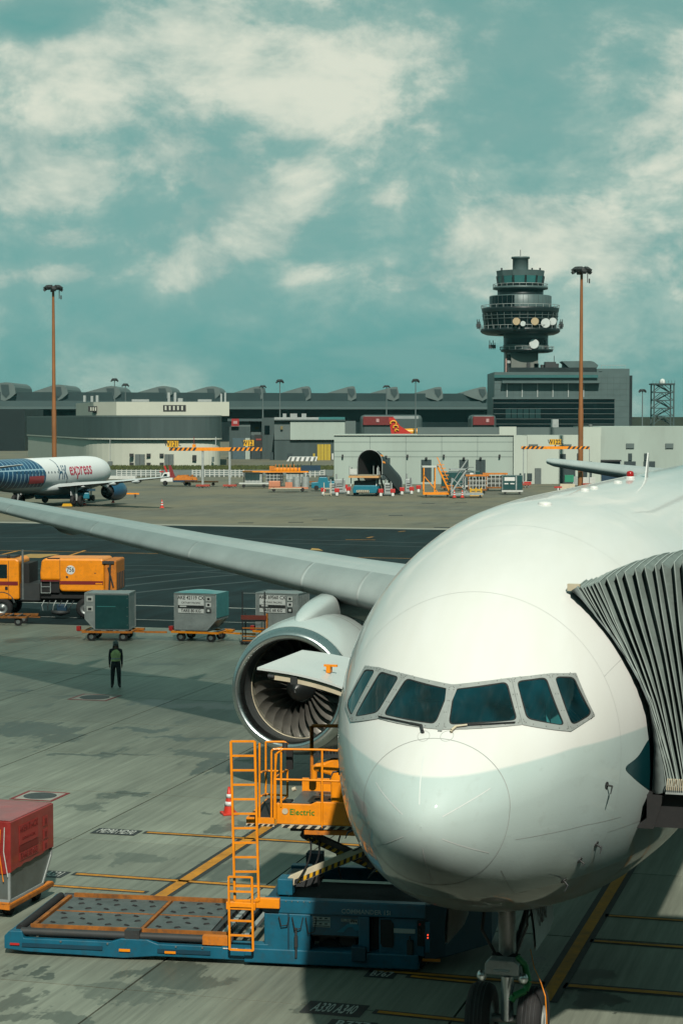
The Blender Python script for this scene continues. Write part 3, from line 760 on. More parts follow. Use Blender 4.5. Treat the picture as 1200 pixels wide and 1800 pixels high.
# air-data probes and vanes
for (x, y, dz, ln) in ((1065, 1380, -.16, .16), (1047, 1484, -.12, .14), (1018, 1512, .04, .16), (990, 1548, -.05, .26)):
    p = fcast(x, y); n_ = fnormal(p)
    for sgn in (1, -1):
        q = Vector((p.x, p.y * sgn, p.z)); nn = Vector((n_.x, n_.y * sgn, n_.z))
        MB().tube(q - nn * .01, q + nn * .012, .05, 10).tube(q, q + nn * .09, .014, 6).tube(q + nn * .09, q + nn * .09 + Vector((-ln, 0, dz * .5)), .013, 6, r2=.007).build('air_data_probe', dark, plane)
for (x, y, r) in ((1085, 848, .10), (1043, 858, .09), (1027, 862, .09), (957, 886, .12)):
    p = fcast(x, y); n_ = fnormal(p)
    MB().lathe([(-.02, r), (.02, r * .96), (.035, r * .7), (.045, .01)], 16, M=Matrix.Translation(p) @ n_.to_track_quat('X', 'Z').to_matrix().to_4x4()).build('antenna_dome', white, plane)
p = fpoint(20.3, 0)
MB().lathez([(.11, -.03), (.11, .03), (.09, .05)], 16, M=Matrix.Translation(p)).build('beacon_base', white, plane)
MB().lathez([(.085, .04), (.085, .12), (.065, .16), (.01, .175)], 16, M=Matrix.Translation(p)).build('beacon', mat('red beacon glass', (.45, .01, .01), .2), plane)
p = fpoint(21.6, R(-4))
MB().prism([(-.28, 0), (.16, 0), (.36, .60), (.22, .60)], -.015, .015, 'y', M=Matrix.Translation(p - Vector((0, 0, .03)))).build('blade_antenna', white, plane)

# dark green tail-sweep of the livery showing beside the bridge canopy
out_px = [(1094, 1350), (1120, 1331), (1139, 1298), (1160, 1286), (1172, 1300), (1172, 1380), (1150, 1396), (1122, 1376)]
pl = [fcast(*q) for q in [tuple(w) for w in rounded(out_px, 14, 4)]]; cen = sum(pl, Vector()) / len(pl); rws = []
for k in range(7):
    row = []
    for i in range(len(pl)):
        for j in range(4):
            q = cen.lerp(pl[i].lerp(pl[(i + 1) % len(pl)], j / 4), k / 6); n_ = fnormal(q)
            for _ in range(4):
                f = fimpl(q); g = Vector([(fimpl(q + Vector(d) * .01) - fimpl(q - Vector(d) * .01)) / .02 for d in ((1, 0, 0), (0, 1, 0), (0, 0, 1))]); q = q - g * (f / g.length_squared)
            row.append(q + n_ * .004)
    rws.append(row)
MB().grid(rws, closed=True).build('livery_mark', mat('dark green livery paint', (.004, .052, .062), .3, coat=.5, var=.05), plane)

# ---- wings
def foil(x, tc):                                   # half thickness of the section at x/c
    return 5 * tc * (.2969 * math.sqrt(x) - .126 * x - .3516 * x * x + .2843 * x**3 - .1015 * x**4)
WST = [(2.6, 24.2, 13.6, 4.35, .135), (7.6, 27.6, 10.4, 4.92, .125), (10.0, 29.23, 9.0, 5.2, .118), (16, 33.3, 6.6, 5.86, .11), (22, 37.4, 4.9, 6.5, .105), (28, 41.5, 3.2, 7.15, .10), (30.2, 43.4, 2.0, 7.4, .10), (30.5, 44.6, .8, 7.42, .10)]
XS = [0, .004, .012, .03, .06, .10, .15, .22, .32, .45, .6, .75, .88, 1.0]
def wsec(v, sgn, x, up):
    st_ = [pchip(v, [w[0] for w in WST], [w[k] for w in WST]) for k in range(1, 5)] if False else [lerp_tab(v, k) for k in range(1, 5)]
    sl, c, z, tc = st_
    camber = .018 * c * math.sin(math.pi * min(1, x * 1.05)) - .02 * c * x
    th = foil(x, tc) * c
    return Vector((sl + x * c, v * sgn, z + camber + (th * 1.05 if up else -th * .95)))
def lerp_tab(v, k):
    for a, b in zip(WST, WST[1:]):
        if v <= b[0]:
            t = (v - a[0]) / (b[0] - a[0]); return a[k] + (b[k] - a[k]) * t
    return WST[-1][k]
def wing(sgn):
    rows = []
    for v in [w[0] for w in WST]:
        rows.append([wsec(v, sgn, x, True) for x in XS[::-1]] + [wsec(v, sgn, x, False) for x in XS[1:]])
    m = MB(); m.grid(rows); n = len(rows[0]); m.add(rows[-1], [tuple(range(n))])
    w_ = m.build('wing', wing_m, plane)
    for (a, b) in ((3.4, 8.55), (8.62, 10.6), (10.68, 15.2), (15.27, 19.8), (19.87, 24.3), (24.37, 28.4)):
        rr = []
        for k in range(5):
            v = a + (b - a) * k / 4; row = []
            for x, up in ((.155, True), (.13, True), (.10, True), (.06, True), (.03, True), (.012, True), (.004, True), (0, True), (.004, False), (.012, False), (.03, False), (.05, False)):
                p = wsec(v, sgn, x, up); c_ = wsec(v, sgn, .08, True) * .5 + wsec(v, sgn, .08, False) * .5
                d = (p - c_); d.y = 0; row.append(p + d.normalized() * (.018 if x < .15 else .002))
            rr.append(row)
        MB().grid(rr).build('slat', slat_m, plane)
    for v in (12.8, 18.0, 23.5):                   # flap track fairings under the trailing edge
        sl, c, z, tc = [lerp_tab(v, k) for k in range(1, 5)]
        MB().lathe([(0, .02), (.6, .2), (1.6, .34), (3.0, .3), (4.4, .06)], 10, M=Matrix.Translation((sl + c * .62, v * sgn, z - .45 - .02 * c)) @ Matrix.Diagonal((1, .8, 1.2, 1))).build('flap_fairing', wing_m, plane)
wing(1); wing(-1)
# wing-to-body fairing
MB().lathe([(0, .05), (2, 1.6), (6, 2.6), (12, 2.9), (17, 2.2), (21, .05)], 24, M=Matrix.Translation((20.5, 0, 3.5)) @ Matrix.Diagonal((1, 1.22, .62, 1))).build('wing_fairing', wing_m, plane)
# tailplanes and fin
for sgn in (1, -1):
    rows = []
    for v, sl, c, z in ((.6, 60.6, 7.6, 7.15), (4, 63.3, 5.9, 7.38), (10.0, 68.4, 2.9, 7.95), (10.4, 69.2, 1.9, 8.0)):
        rows.append([Vector((sl + x * c, v * sgn, z + foil(x, .135) * c)) for x in XS[::-1]] + [Vector((sl + x * c, v * sgn, z - foil(x, .135) * c)) for x in XS[1:]])
    m = MB().grid(rows); m.add(rows[-1], [tuple(range(len(rows[0])))]); m.build('tailplane', wing_m, plane)
rows = []
for z, sl, c in ((8.2, 58.5, 9.5), (12, 62.4, 7.2), (18.3, 68.6, 3.6), (18.6, 69.4, 2.5)):
    rows.append([Vector((sl + x * c, foil(x, .10) * c, z)) for x in XS[::-1]] + [Vector((sl + x * c, -foil(x, .10) * c, z)) for x in XS[1:]])
m = MB().grid(rows); m.add(rows[-1], [tuple(range(len(rows[0])))]); m.build('fin', mat('dark green livery paint', (0, 0, 0)), plane)

# ---- engine on the right wing
ME = Matrix.Translation((25.4, 9.72, 2.76)) @ Matrix.Rotation(R(1.5), 4, 'Y') @ Matrix.Rotation(R(-1.0), 4, 'Z')
def make_engine(ME, detail=True):
    na = MB().lathe([(.36, 1.705), (.8, 1.81), (1.4, 1.89), (2.2, 1.93), (3.0, 1.91), (4.0, 1.82), (5.0, 1.67), (5.9, 1.48), (5.88, 1.42)], 72, M=ME).build('nacelle', nac_m, plane)
    MB().lathe([(.36, 1.355), (.16, 1.375), (.07, 1.40), (.02, 1.44), (0, 1.49), (.01, 1.54), (.05, 1.585), (.12, 1.625), (.22, 1.665), (.36, 1.703)], 72, M=ME).build('inlet_lip', chrome, na)
    MB().lathe([(.36, 1.354), (.7, 1.375), (1.12, 1.40)], 72, M=ME).build('inlet_duct', duct_m, na)
    MB().lathe([(1.12, 1.402), (1.20, 1.405), (1.62, 1.41)], 72, M=ME).build('fan_case', mat('fan case ring', (.36, .35, .28), .45, .4, var=.15), na)
    MB().lathe([(1.6, 1.42), (1.62, .02)], 48, M=ME).build('fan_shroud', mat('dark duct', (.008, .009, .009), .8), na)
    MB().lathe([(.995, 1.384), (1.0, 1.372), (1.06, 1.372), (1.065, 1.392)], 72, M=ME).build('duct_ring', cream, na)
    MB().lathe([(5.8, 1.1), (6.6, .95), (7.4, .62), (8.3, .10)], 32, M=ME).build('exhaust_cone', dark, na)
    fan = MB().lathe([(.58, .005), (.61, .07), (.70, .17), (.84, .28), (1.0, .37), (1.18, .42), (1.3, .43)], 32, M=ME).build('spinner', hub_m, na)
    sp = []
    for k in range(40):
        a = k / 39 * 3.3 * math.pi + .6; f = k / 39; x = .615 + f * .38; r = .075 + f * .275
        sp.append(Vector((x - .012, r * math.cos(a), r * math.sin(a))))
    rA = [ME @ p for p in sp]; rB = [ME @ (p + Vector((.05, p.y * .13, p.z * .13))) for p in sp]
    MB().grid([rA, rB]).build('spinner_spiral', white, na)
    bm_ = MB(); rows = []
    for i in range(7):
        f = i / 6; r = .41 + f * .985; tw = R(18 + 46 * f); ch = .30 + .16 * math.sin(math.pi * (f * .75 + .1)) + .02
        sweep = -.07 * math.sin(f * math.pi) + .10 * max(0, f - .6)
        row = []
        for j in range(6):
            q = (j / 5 - .5) * ch; cam_ = .045 * (1 - (2 * j / 5 - 1) ** 2)
            row.append(Vector((1.30 + q * math.cos(tw) + cam_ * math.sin(tw), r * 0 + q * math.sin(tw) - cam_ * math.cos(tw) + sweep, r)))
        rows.append(row)
    back = [[p + Vector((.012, .012, 0)) for p in row] for row in rows]
    bm_.grid(rows); bm_.grid(back)
    me = bm_.mesh('fan_blade', False); me.materials.append(fan_m)
    for k in range(26):
        o = bpy.data.objects.new('fan_blade', me); COL.objects.link(o); o.parent = na
        o.matrix_local = ME @ Matrix.Rotation(2 * math.pi * k / 26 + .05, 4, 'X')
    # cowl joint lines
    for x, r in ((.385, 1.709), (2.6, 1.925)):
        MB().lathe([(x, r + .002), (x + .004, r + .006), (x + .022, r + .007), (x + .026, r + .003)], 72, M=ME).build('cowl_joint', seam_m, na)
    # strake on the inboard shoulder
    # pylon
    rows = []
    for (s, zt, zb, hw) in ((26.2, 4.50, 4.2, .04), (26.4, 4.62, 4.2, .16), (26.8, 4.76, 4.2, .26), (27.5, 4.91, 4.2, .33), (28.3, 5.01, 4.2, .37), (29.2, 5.07, 4.2, .39), (30.4, 5.10, 4.1, .4), (32, 5.15, 3.9, .42), (35, 5.0, 3.9, .36), (38.5, 4.9, 4.5, .1)):
        c = Vector((s, 9.70, 0)); row = []
        for k in range(16):
            a = 2 * math.pi * k / 16; cy, cz_ = math.sin(a), math.cos(a)
            e = .62; row.append(c + Vector((0, hw * math.copysign(abs(cy) ** e, cy), (zt + zb) / 2 + (zt - zb) / 2 * math.copysign(abs(cz_) ** e, cz_))))
        rows.append(row)
    m = MB().grid(rows, closed=True); m.add(rows[0], [tuple(range(16))]); m.build('pylon', nac_m, plane)
make_engine(ME)

# ---- forward cargo door, swung open over the loader
def door_z(v): return 4.62 + .27 * (v - 2.9) + .16 * math.sin(math.pi * (v - 2.9) / 2.75)
vs_ = [2.75 + (5.62 - 2.75) * k / 14 for k in range(15)]
rows = [[Vector((s, v, door_z(v) + .02)) for v in vs_] for s in (10.35, 11.3, 12.3, 13.25)]
low = [[p - Vector((0, 0, .045)) for p in r_] for r_ in rows]
m = MB(); m.grid(rows); m.grid(low); m.grid([rows[0], low[0]], sm=False); m.grid([rows[-1], low[-1]], sm=False); m.grid([[r_[-1] for r_ in rows], [r_[-1] for r_ in low]], sm=False)
cd = m.build('cargo_door', mat('door white paint', (.66, .71, .69), .4, var=.05, coat=.3), plane)
m = MB()
for s0, s1 in ((10.42, 10.55), (13.05, 13.18)):
    up_ = [Vector((s0, v, door_z(v) - .05)) for v in vs_[:-1]]; dn = [p - Vector((0, 0, .13)) for p in up_]
    up2 = [p + Vector((s1 - s0, 0, 0)) for p in up_]; dn2 = [p + Vector((s1 - s0, 0, 0)) for p in dn]
    m.grid([up_, dn, dn2, up2, up_], sm=False); m.add([up_[-1], dn[-1], dn2[-1], up2[-1]], [(0, 1, 2, 3)])
for v in (3.2, 4.1, 5.0, 5.42): m.box(10.55, 13.05, v - .05, v + .05, door_z(v) - .17, door_z(v) - .05)
m.build('door_frame', cream, cd)
MB().box(10.38, 10.43, 4.85, 4.98, door_z(4.9) - .2, door_z(4.9) - .03).tube((10.40, 5.3, door_z(5.3) - .12), (10.40, 5.42, door_z(5.4) - .12), .04, 8).build('door_latch', dark, cd)
MB().box(11.1, 11.25, 4.42, 4.50, door_z(4.45) + .03, door_z(4.45) + .17).box(11.15, 11.2, 4.30, 4.56, door_z(4.45) + .14, door_z(4.45) + .18).build('door_handle', orange, cd)
MB().box(10.5, 13.15, 2.95, 3.112, 2.75, 4.55).build('cargo_doorway', mat('dark hold', (.01, .011, .011), .9), plane)  # near-black slab on the closed skin, painting in the unlit hold

# ---- nose gear
gx = 5.89
ng = MB().tube((gx, 0, .5), (gx, 0, 1.45), .085, 16).tube((gx, 0, 1.3), (gx - .1, 0, 2.9), .14, 16).tube((gx, -.34, .53), (gx, .34, .53), .07, 12).build('gear_strut', strut_m, plane)
MB().path([(gx + .02, .0, 1.2), (gx + .45, 0, .95), (gx + .08, 0, .62)], .035, 8).tube((gx + .05, -.1, 1.6), (gx + 1.6, -.25, 2.7), .05, 8).tube((gx + .05, .1, 1.6), (gx + 1.6, .25, 2.7), .05, 8).tube((gx - .1, -.22, 1.55), (gx - .1, .22, 1.55), .06, 8).path([(gx - .12, .12, 1.5), (gx - .3, .35, 2.0), (gx - .1, .3, 2.7)], .025, 6).path([(gx - .12, -.12, 1.5), (gx - .2, -.35, 2.1), (gx - .1, -.3, 2.7)], .02, 6).build('gear_brace', dark, ng)
for sgn in (1, -1):
    Mw = Matrix.Translation((gx, sgn * .41, .535)) @ Matrix.Rotation(R(90), 4, 'Z')
    w_ = MB().lathe([(-.16, .27), (-.19, .34), (-.195, .43), (-.16, .505), (-.10, .53), (0, .537), (.10, .53), (.16, .505), (.195, .43), (.19, .34), (.16, .27)], 40, M=Mw).build('wheel', black, plane)
    MB().lathe([(-.17, .01), (-.17, .12), (-.13, .16), (-.14, .25), (-.165, .285)], 28, M=Mw).lathe([(.17, .01), (.17, .12), (.13, .16), (.14, .25), (.165, .285)], 28, M=Mw).build('rim', white_old, w_)
    g_ = MB()
    for x in (-.09, -.03, .03, .09): g_.lathe([(x - .006, .5355), (x - .006, .538), (x + .006, .538), (x + .006, .5355)], 40, M=Mw)
    g_.build('tread_groove', dark, w_)
lb = MB().prism([(-.27, 1.36), (.27, 1.36), (.27, 1.52), (.2, 1.60), (-.2, 1.60), (-.27, 1.54)], gx - .5, gx - .26, 'x').build('light_housing', strut_m, plane, bevel=.02)
MB().box(gx - .515, gx - .502, -.12, .12, 1.42, 1.45).build('maker_plate', white, lb)
for sgn in (1, -1):
    q = Vector((gx - .42, sgn * .33, 1.31))
    MB().lathez([(.005, .09), (.05, .075), (.075, .03), (.075, -.03), (.05, -.075), (.005, -.09)], 14, M=Matrix.Translation(q)).tube(q, q + Vector((.2, -sgn * .2, .15)), .02, 6).build('taxi_light', chrome, ng)
MB().tube((gx - .12, -.02, .55), (gx - .12, -.02, 1.25), .10, 14).build('oleo_sleeve', mat('bright oleo', (.62, .66, .66), .25, .5, var=.2, scale=5), ng)
for sgn in (1, -1):
    d = MB(); rows = []
    for s in (4.4, 4.9, 5.6, 5.95):
        row = []
        for k in range(7):
            f = k / 6; row.append(Vector((s + .12 * f, sgn * (.60 + .10 * math.sin(f * 1.6) ), 2.95 - f * .92 + (.10 * max(0, (s - 5.6) / .35) * f))))
        rows.append(row)
    d.grid(rows); d.grid([[p - Vector((0, sgn * .035, 0)) for p in r_] for r_ in rows])
    gd = d.build('gear_door', white_old, plane)
    if sgn < 0:
        text('NN', .40, frame((5.12, -.699, 2.45), (-1, 0, 0) if False else (1, 0, 0), (0, 0, 1)), gasket, gd, sx=1.0)
# ground hoses at the nose wheel
o = MB().path([(gx - .35, -.22, 1.62), (gx - .3, -.33, 1.5), (gx - .35, -.40, 1.25), (gx - .4, -.36, 1.12), (gx - .5, -.20, 1.05), (gx - .52, -.16, .98)], .055, 10).build('air_hose', green, M=MS)
tag(o, 'short green hose hooked on the nose gear above the right-hand tyre', 'hose')
pts = [(gx - .3, -.42, 1.75), (gx - .42, -.50, 1.5), (gx - .5, -.62, 1.3), (gx - .55, -.70, 1.1), (gx - .56, -.72, .8), (gx - .5, -.72, .5), (gx - .45, -.75, .03), (gx - .1, -1.1, .015)]
o = MB().path(pts, .009, 6).build('bonding_cord', orange, M=MS); tag(o, 'thin orange cord hanging beside the nose wheel tyre', 'cord')
# ------------------------------------------------------------------ jet bridge canopy against the left forward door
def onplane(x, y, s):                              # pixel -> stand coordinates on the plane x = s
    d = MSI.to_3x3() @ ray(x, y); o = MSI @ Vector((0, 0, EYE)); k = (s - o.x) / d.x
    return o + d * k
fab = mat('grey canopy fabric', (.21, .265, .245), .72, var=.3, scale=1.6, dirt=.4, bump=.15, grime=(.05, .06, .055))
pad_m = mat('bumper padding', (.185, .225, .22), .6, var=.3, scale=3, dirt=.3, bump=.5, grime=(.06, .08, .08))
jb = thing('jet_bridge', 'grey boarding bridge with accordion canopy pressed to the airliner nose', 'jet bridge', MS)
Ledge = [(999, 1045), (1018, 1061), (1040, 1084), (1067, 1116), (1093, 1161), (1115, 1201), (1131, 1241), (1138, 1281), (1140, 1313), (1139, 1350), (1137, 1392)]
Redge = [(1013, 1032), (1034, 1064), (1051, 1089), (1077, 1124), (1104, 1161), (1125, 1196), (1144, 1236), (1156, 1284), (1161, 1319), (1165, 1350), (1168, 1393)]
NL = len(Ledge)
def leg_s(t): return 4.12 + .35 * t
Lp = []
for q in Ledge:
    p = fcast(*q); Lp.append(p + fnormal(p) * .07)
Rp = [onplane(q[0], q[1], 4.02 + .35 * i / (NL - 1)) for i, q in enumerate(Redge)]
def dense(pts, k):
    return [pts[i].lerp(pts[i + 1], j / k) for i in range(len(pts) - 1) for j in range(k)] + [pts[-1]]
Ld, Rd = dense(Lp, 4), dense(Rp, 4)
mid = [(a + b) / 2 + Vector((-.09 + random.uniform(-.012, .012), 0, .0)) for a, b in zip(Ld, Rd)]
bk = [p + Vector((.30, 0, 0)) for p in Rd]; bk2 = [a + Vector((.25, .02, 0)) for a in Ld]
MB().grid([bk2, Ld, mid, Rd, bk]).build('bumper_pad', pad_m, jb)
MB().add([Lp[0], mid[0], Rp[0], Rp[0] + Vector((.3, 0, 0)), Lp[0] + Vector((.2, 0, .02))], [(0, 1, 2, 3, 4)]).box(Lp[0].x - .02, Lp[0].x + .1, Rp[0].y - .02, Rp[0].y + .16, Rp[0].z - .07, Rp[0].z + .03).build('pad_cap', cream, jb)
tops = [(1013, 1032), (1020, 1032), (1026, 1031.5), (1032.5, 1030), (1039, 1027), (1045.5, 1024.5), (1052, 1022), (1065, 1017), (1081, 1011), (1097, 1005), (1113.5, 1000), (1131, 996), (1148, 993.5), (1165, 991), (1182, 989), (1199.5, 987.5)]
while tops[-1][0] < 1560: tops.append((tops[-1][0] + 17.5, tops[-1][1] - 1.1))
tops = [(x + (random.uniform(-2.2, 2.2) if i > 6 else 0), y + (random.uniform(-1.2, 1.2) if i > 6 else 0)) for i, (x, y) in enumerate(tops)]
T0, B0 = Rp[0], Rp[-1]
NLEG = len(Rd)
def rib(i, off=0.0, push=0.0):
    k = int(i); f = i - k; x = tops[k][0] * (1 - f) + tops[min(k + 1, len(tops) - 1)][0] * f; y = tops[k][1] * (1 - f) + tops[min(k + 1, len(tops) - 1)][1] * f
    T = onplane(x, y, 4.02); Bx = 1168 + 2.9 * i + (max(0, i - 9) * 3.2); B_ = onplane(Bx, 1386, 4.37)
    w = math.exp(-i / 5.0); leg = []
    for j in range(NLEG):
        t = j / (NLEG - 1)
        p = T.lerp(B_, t) + (Rd[j] - T0.lerp(B0, t)) * w + Vector((push + .012 * math.sin(7.3 * i + 9 * t), .012 * math.sin(3.1 * i + 6 * t), 0))
        leg.append(p)
    z = T.z - off
    leg[0] = Vector((leg[0].x, leg[0].y, z))
    roof = [Vector((T.x + push + q, T.y, z + (.05 * math.sin(math.pi * q / 3.1)))) for q in (3.1, 2.3, 1.5, .7)]
    back = [Vector((T.x + 3.1 - push, B_.y, B_.z)), Vector((T.x + 3.1 - push, (T.y + B_.y) / 2, (T.z + B_.z) / 2))]
    return back + roof + leg
nr = len(tops) - 1
edge_m = mat('canopy rib edge', (.40, .47, .44), .6, var=.25, scale=3)
for i in range(nr):
    tight = i < 6
    a = rib(i); b = rib(i + 1); v_ = rib(i + .62, .02 if tight else .10, .04 if tight else .13)
    fo = MB().grid([a, v_, b], sm=False).build('canopy_fold', fab, jb)
    MB().path(a[2:], .007 if tight else .010, 5).build('fold_edge', edge_m, fo)
# sill: sprung loops and box under the folds
q0 = onplane(1169, 1372, 4.25); q1 = onplane(1169, 1393, 4.25)
MB().box(q0.x - .02, q0.x + 2.6, q0.y, q0.y - 3.5, q1.z - .02, q0.z - .10).build('canopy_sill', galv, jb)
for k in range(26):
    yy = q0.y - .02 - .028 * k
    MB().path([(q0.x - .05, yy, q0.z - .13), (q0.x - .06, yy - .012, q0.z + .02), (q0.x - .02, yy - .016, q0.z + .03)], .009, 5).build('spring_loop', cream, jb)
# cab floor, cab and tunnel beyond the frame
MB().box(4.45, 8.4, -2.42, -6.8, 4.02, 4.50).build('cab_floor', black, jb)  # black colour stands in for the shadow below the cab
MB().prism([(-2.35, 4.50), (-2.35, 4.15), (-2.2, 4.0), (-2.45, 4.0), (-2.6, 4.5)], 4.4, 8.3, 'x').build('floor_bumper', black, jb)
cabm = mat('bridge cladding', (.42, .45, .43), .5, .2, var=.15, dirt=.25)
MB().box(4.2, 8.6, -6.4, -9.6, 4.0, 7.9).build('cab', cabm, jb, bevel=.05)
Mt = Matrix.Translation((6.4, -9.0, 0)) @ Matrix.Rotation(R(-118), 4, 'Z')
t_ = MB().box(0, 22, -1.5, 1.5, 4.0, 7.0, M=Mt).build('tunnel', cabm, jb)
for k in range(11): MB().box(1 + 2 * k, 1.12 + 2 * k, -1.56, 1.56, 3.95, 7.05, M=Mt).build('tunnel_rib', galv, t_)
MB().tube((5.2, -8, 0.6), (5.2, -8, 4.0), .22, 14).tube((7.6, -8, 0.6), (7.6, -8, 4.0), .22, 14).box(4.6, 8.2, -8.4, -7.6, .45, .75).build('lift_column', galv, jb)
for s_ in (5.0, 7.8):
    MB().tube((s_ - .2, -8, .55), (s_ + .2, -8, .55), .55, 20).build('drive_wheel', black, jb)
# ------------------------------------------------------------------ cargo loader (local x toward the airliner, y away from the viewer)
PA, PB = ground(8, 1669, .10), ground(600, 1696, .10)
PA.z = PB.z = 0
LX = (PB - PA).normalized(); LA = math.atan2(LX.y, LX.x)
ML = pose(PA, LA); MLI = ML.inverted()
def lp(x, y, yl=0.0):                              # pixel -> loader coordinates on the plane y = yl
    d = MLI.to_3x3() @ ray(x, y); o = MLI @ Vector((0, 0, EYE)); k = (yl - o.y) / d.y
    return o + d * k
ld = thing('cargo_loader', 'blue and orange cargo loader parked under the open cargo door', 'cargo loader', ML)
def lbar(m, a, b, yl, w=.05, d=.05, yb=None):     # bar between two photo points at depth yl
    p = lp(*a, yl); q = lp(*b, yl if yb is None else yb); m.bar(p, q, w, d, up=(0, 1, 0) if abs((q - p).normalized().y) < .9 else (0, 0, 1)); return m
XE = lp(462, 1600).x                               # where the engine body begins
XR = lp(745, 1620).x
WID = 2.95
# low side frame, both sides, and end beam
def side_profile():
    return [(0.0, .12), (0.0, .36), (.10, .46), (.34, .46), (.38, .33), (1.55, .33), (2.05, .33), (2.25, .40), (2.75, .40), (2.95, .33), (4.15, .33), (4.3, .42), (XE + .1, .42), (XE + .1, .10), (2.9, .10), (2.3, .04), (.4, .08)]
for y0, y1 in ((0, .16), (WID - .16, WID)):
    MB().prism(side_profile(), y0, y1, 'y').build('side_frame', blue, ld, bevel=.015)
MB().box(.35, 1.9, -.022, -.002, .175, .245).build('side_channel', blue_dark, ld)
MB().box(2.95, 3.95, -.022, -.002, .175, .245).build('side_channel', blue_dark, ld)
for x0 in (lp(210, 1670).x, lp(290, 1675).x): MB().box(x0, x0 + .21, -.028, -.006, .17, .215).build('reflector', orange, ld)
MB().box(.12, .30, -.028, -.006, .20, .235).build('reflector', red, ld)
MB().box(.02, .22, .17, WID - .17, .14, .40).build('end_beam', blue, ld, bevel=.02)
# roller tubes along and across the low platform
MB().tube((.30, .12, .43), (4.35, .12, .43), .075, 14).build('side_roller', dark, ld)
MB().tube((.30, WID - .12, .43), (4.35, WID - .12, .43), .075, 14).build('side_roller', dark, ld)
MB().tube((.24, .2, .46), (.24, WID - .2, .46), .075, 14).build('end_roller', black, ld)
MB().tube((.40, .2, .44), (.40, WID - .2, .44), .05, 12).build('end_roller', dark, ld)
MB().box(2.32, 2.6, .01, .2, .40, .56).build('roller_bracket', dark, ld)
rusty = mat('grimy orange paint', (.36, .12, .012), .65, var=.5, scale=3, dirt=.8, grime=(.05, .04, .03))
DZ = .50
MB().box(.42, 4.25, .28, .33, DZ - .1, DZ + .03).build('deck_rail', rusty, ld)
MB().box(.55, XE, WID - .33, WID - .27, DZ - .1, DZ + .06).build('deck_rail', rusty, ld)
MB().box(.44, .52, .34, WID - .36, DZ - .1, DZ + .03).build('deck_rail', rusty, ld)
MB().box(.52, 4.1, .34, WID - .36, DZ - .16, DZ - .07).build('deck_tray', dark, ld)
rusty = mat('grimy orange paint', (.36, .12, .015), .7, var=.4, scale=3, dirt=.9, grime=(.05, .04, .03))
plate_m = mat('deck plate', (.115, .135, .132), .5, .2, var=.3, scale=3, dirt=.5, grime=(.04, .04, .035))
roll_me = MB().tube((-.045, 0, .0), (.045, 0, .0), .026, 10).box(-.065, .065, -.036, .036, -.02, .005).mesh('deck_wheel'); roll_me.materials.append(black)
for (x0, x1) in ((.56, 2.50), (2.62, 3.85)):
    for (y0, y1) in ((.38, 1.42), (1.50, WID - .40)):
        dp_ = MB().box(x0, x1, y0, y1, DZ - .06, DZ).build('deck_plate', plate_m, ld)
        nx = int((x1 - x0) / .36)
        for a in range(nx):
            for b_ in range(3):
                o = bpy.data.objects.new('deck_wheel', roll_me); COL.objects.link(o); o.parent = dp_
                o.matrix_local = pose((x0 + .2 + .36 * a + (.12 if b_ % 2 else 0), y0 + .2 + b_ * (y1 - y0 - .36) / 2, DZ - .003), R(35 if (a + b_) % 2 else -35))
    MB().box(x0, x1, 1.44, 1.48, DZ - .06, DZ + .008).build('chain_guide', rusty, ld)
MB().box(2.53, 2.59, .38, WID - .40, DZ - .06, DZ + .02).build('deck_joint', rusty, ld)
for k, x in enumerate((3.93, 4.12, 4.34, 4.56)):
    MB().bar((x, .36, DZ - .03), (x + .02, WID - .38, DZ - .03), .09, .07).build('transfer_bar', (dark, galv, dark, galv)[k], ld)
MB().box(lp(356, 1640).x, lp(406, 1640).x, -.01, .14, .36, .52).build('rail_stop', orange_old, ld)
# engine body
ZT = 1.26
body_w0, body_w1 = .0, WID
MB().box(XE, XR + .02, 0, .22, 1.0, ZT).build('top_beam', blue, ld, bevel=.02)
MB().box(XE, XR + .02, WID - .22, WID, 1.0, ZT).build('top_beam', blue, ld, bevel=.02)
MB().box(XE + .005, XE + .2, .23, WID - .23, .95, 1.2).build('cross_beam', blue_dark, ld)
MB().box(XE + .21, XR - .01, .78, WID - .24, .3, .96).build('shade_fill', black, ld)  # black block filling the open body in place of its inner shade
MB().box(XE + .21, XR - .01, .225, .775, .95, .985).build('shade_fill_top', black, ld)  # black strip standing in for the shade inside the open top
MB().box(XE + .02, XE + .88, .01, .5, .10, .998).build('corner_post', blue, ld, bevel=.02)
MB().box(XE + .46, XE + .49, -.004, .02, .12, .99).build('post_groove', blue_dark, ld)
MB().tube((XE + .62, -.03, .2), (XE + .62, -.03, .75), .022, 8).tube((XE + .62, -.03, .4), (XE + .62, -.03, .6), .035, 8).build('gas_strut', dark, ld)
MB().tube((XE + .28, -.004, .155), (XE + .28, .02, .155), .055, 14, M=Matrix.Translation((XE + .28, 0, .155)) @ Matrix.Diagonal((1.6, 1, .7, 1)) @ Matrix.Translation((-XE - .28, 0, -.155))).build('lift_eye', black, ld)
MB().box(XE - .35, XR - .1, -.02, .5, .07, .34).build('lower_sill', blue, ld, bevel=.02)
x1, x2, x3 = XE + .88, lp(630, 1600).x, lp(665, 1600).x
MB().box(x1, x2, .06, .10, .62, .998).build('body_panel', blue, ld)
MB().box(x1 + .02, x2 - .02, .7, .74, .34, .62).build('battery_bay', black, ld)
MB().box(x1, x2, .11, .7, .58, .62).build('bay_lid', dark, ld)
for k in range(3): MB().box(x1 + .1 + .38 * k, x1 + .40 + .38 * k, .35, .68, .345, .52).build('battery', dark, ld)
MB().box(x2, x2 + .20, .0, .5, .34, .998).build('body_post', blue, ld, bevel=.015)
MB().box(x2 - .12, x2 + .14, -.10, .10, .20, .46).build('side_step', blue_dark, ld, bevel=.01)
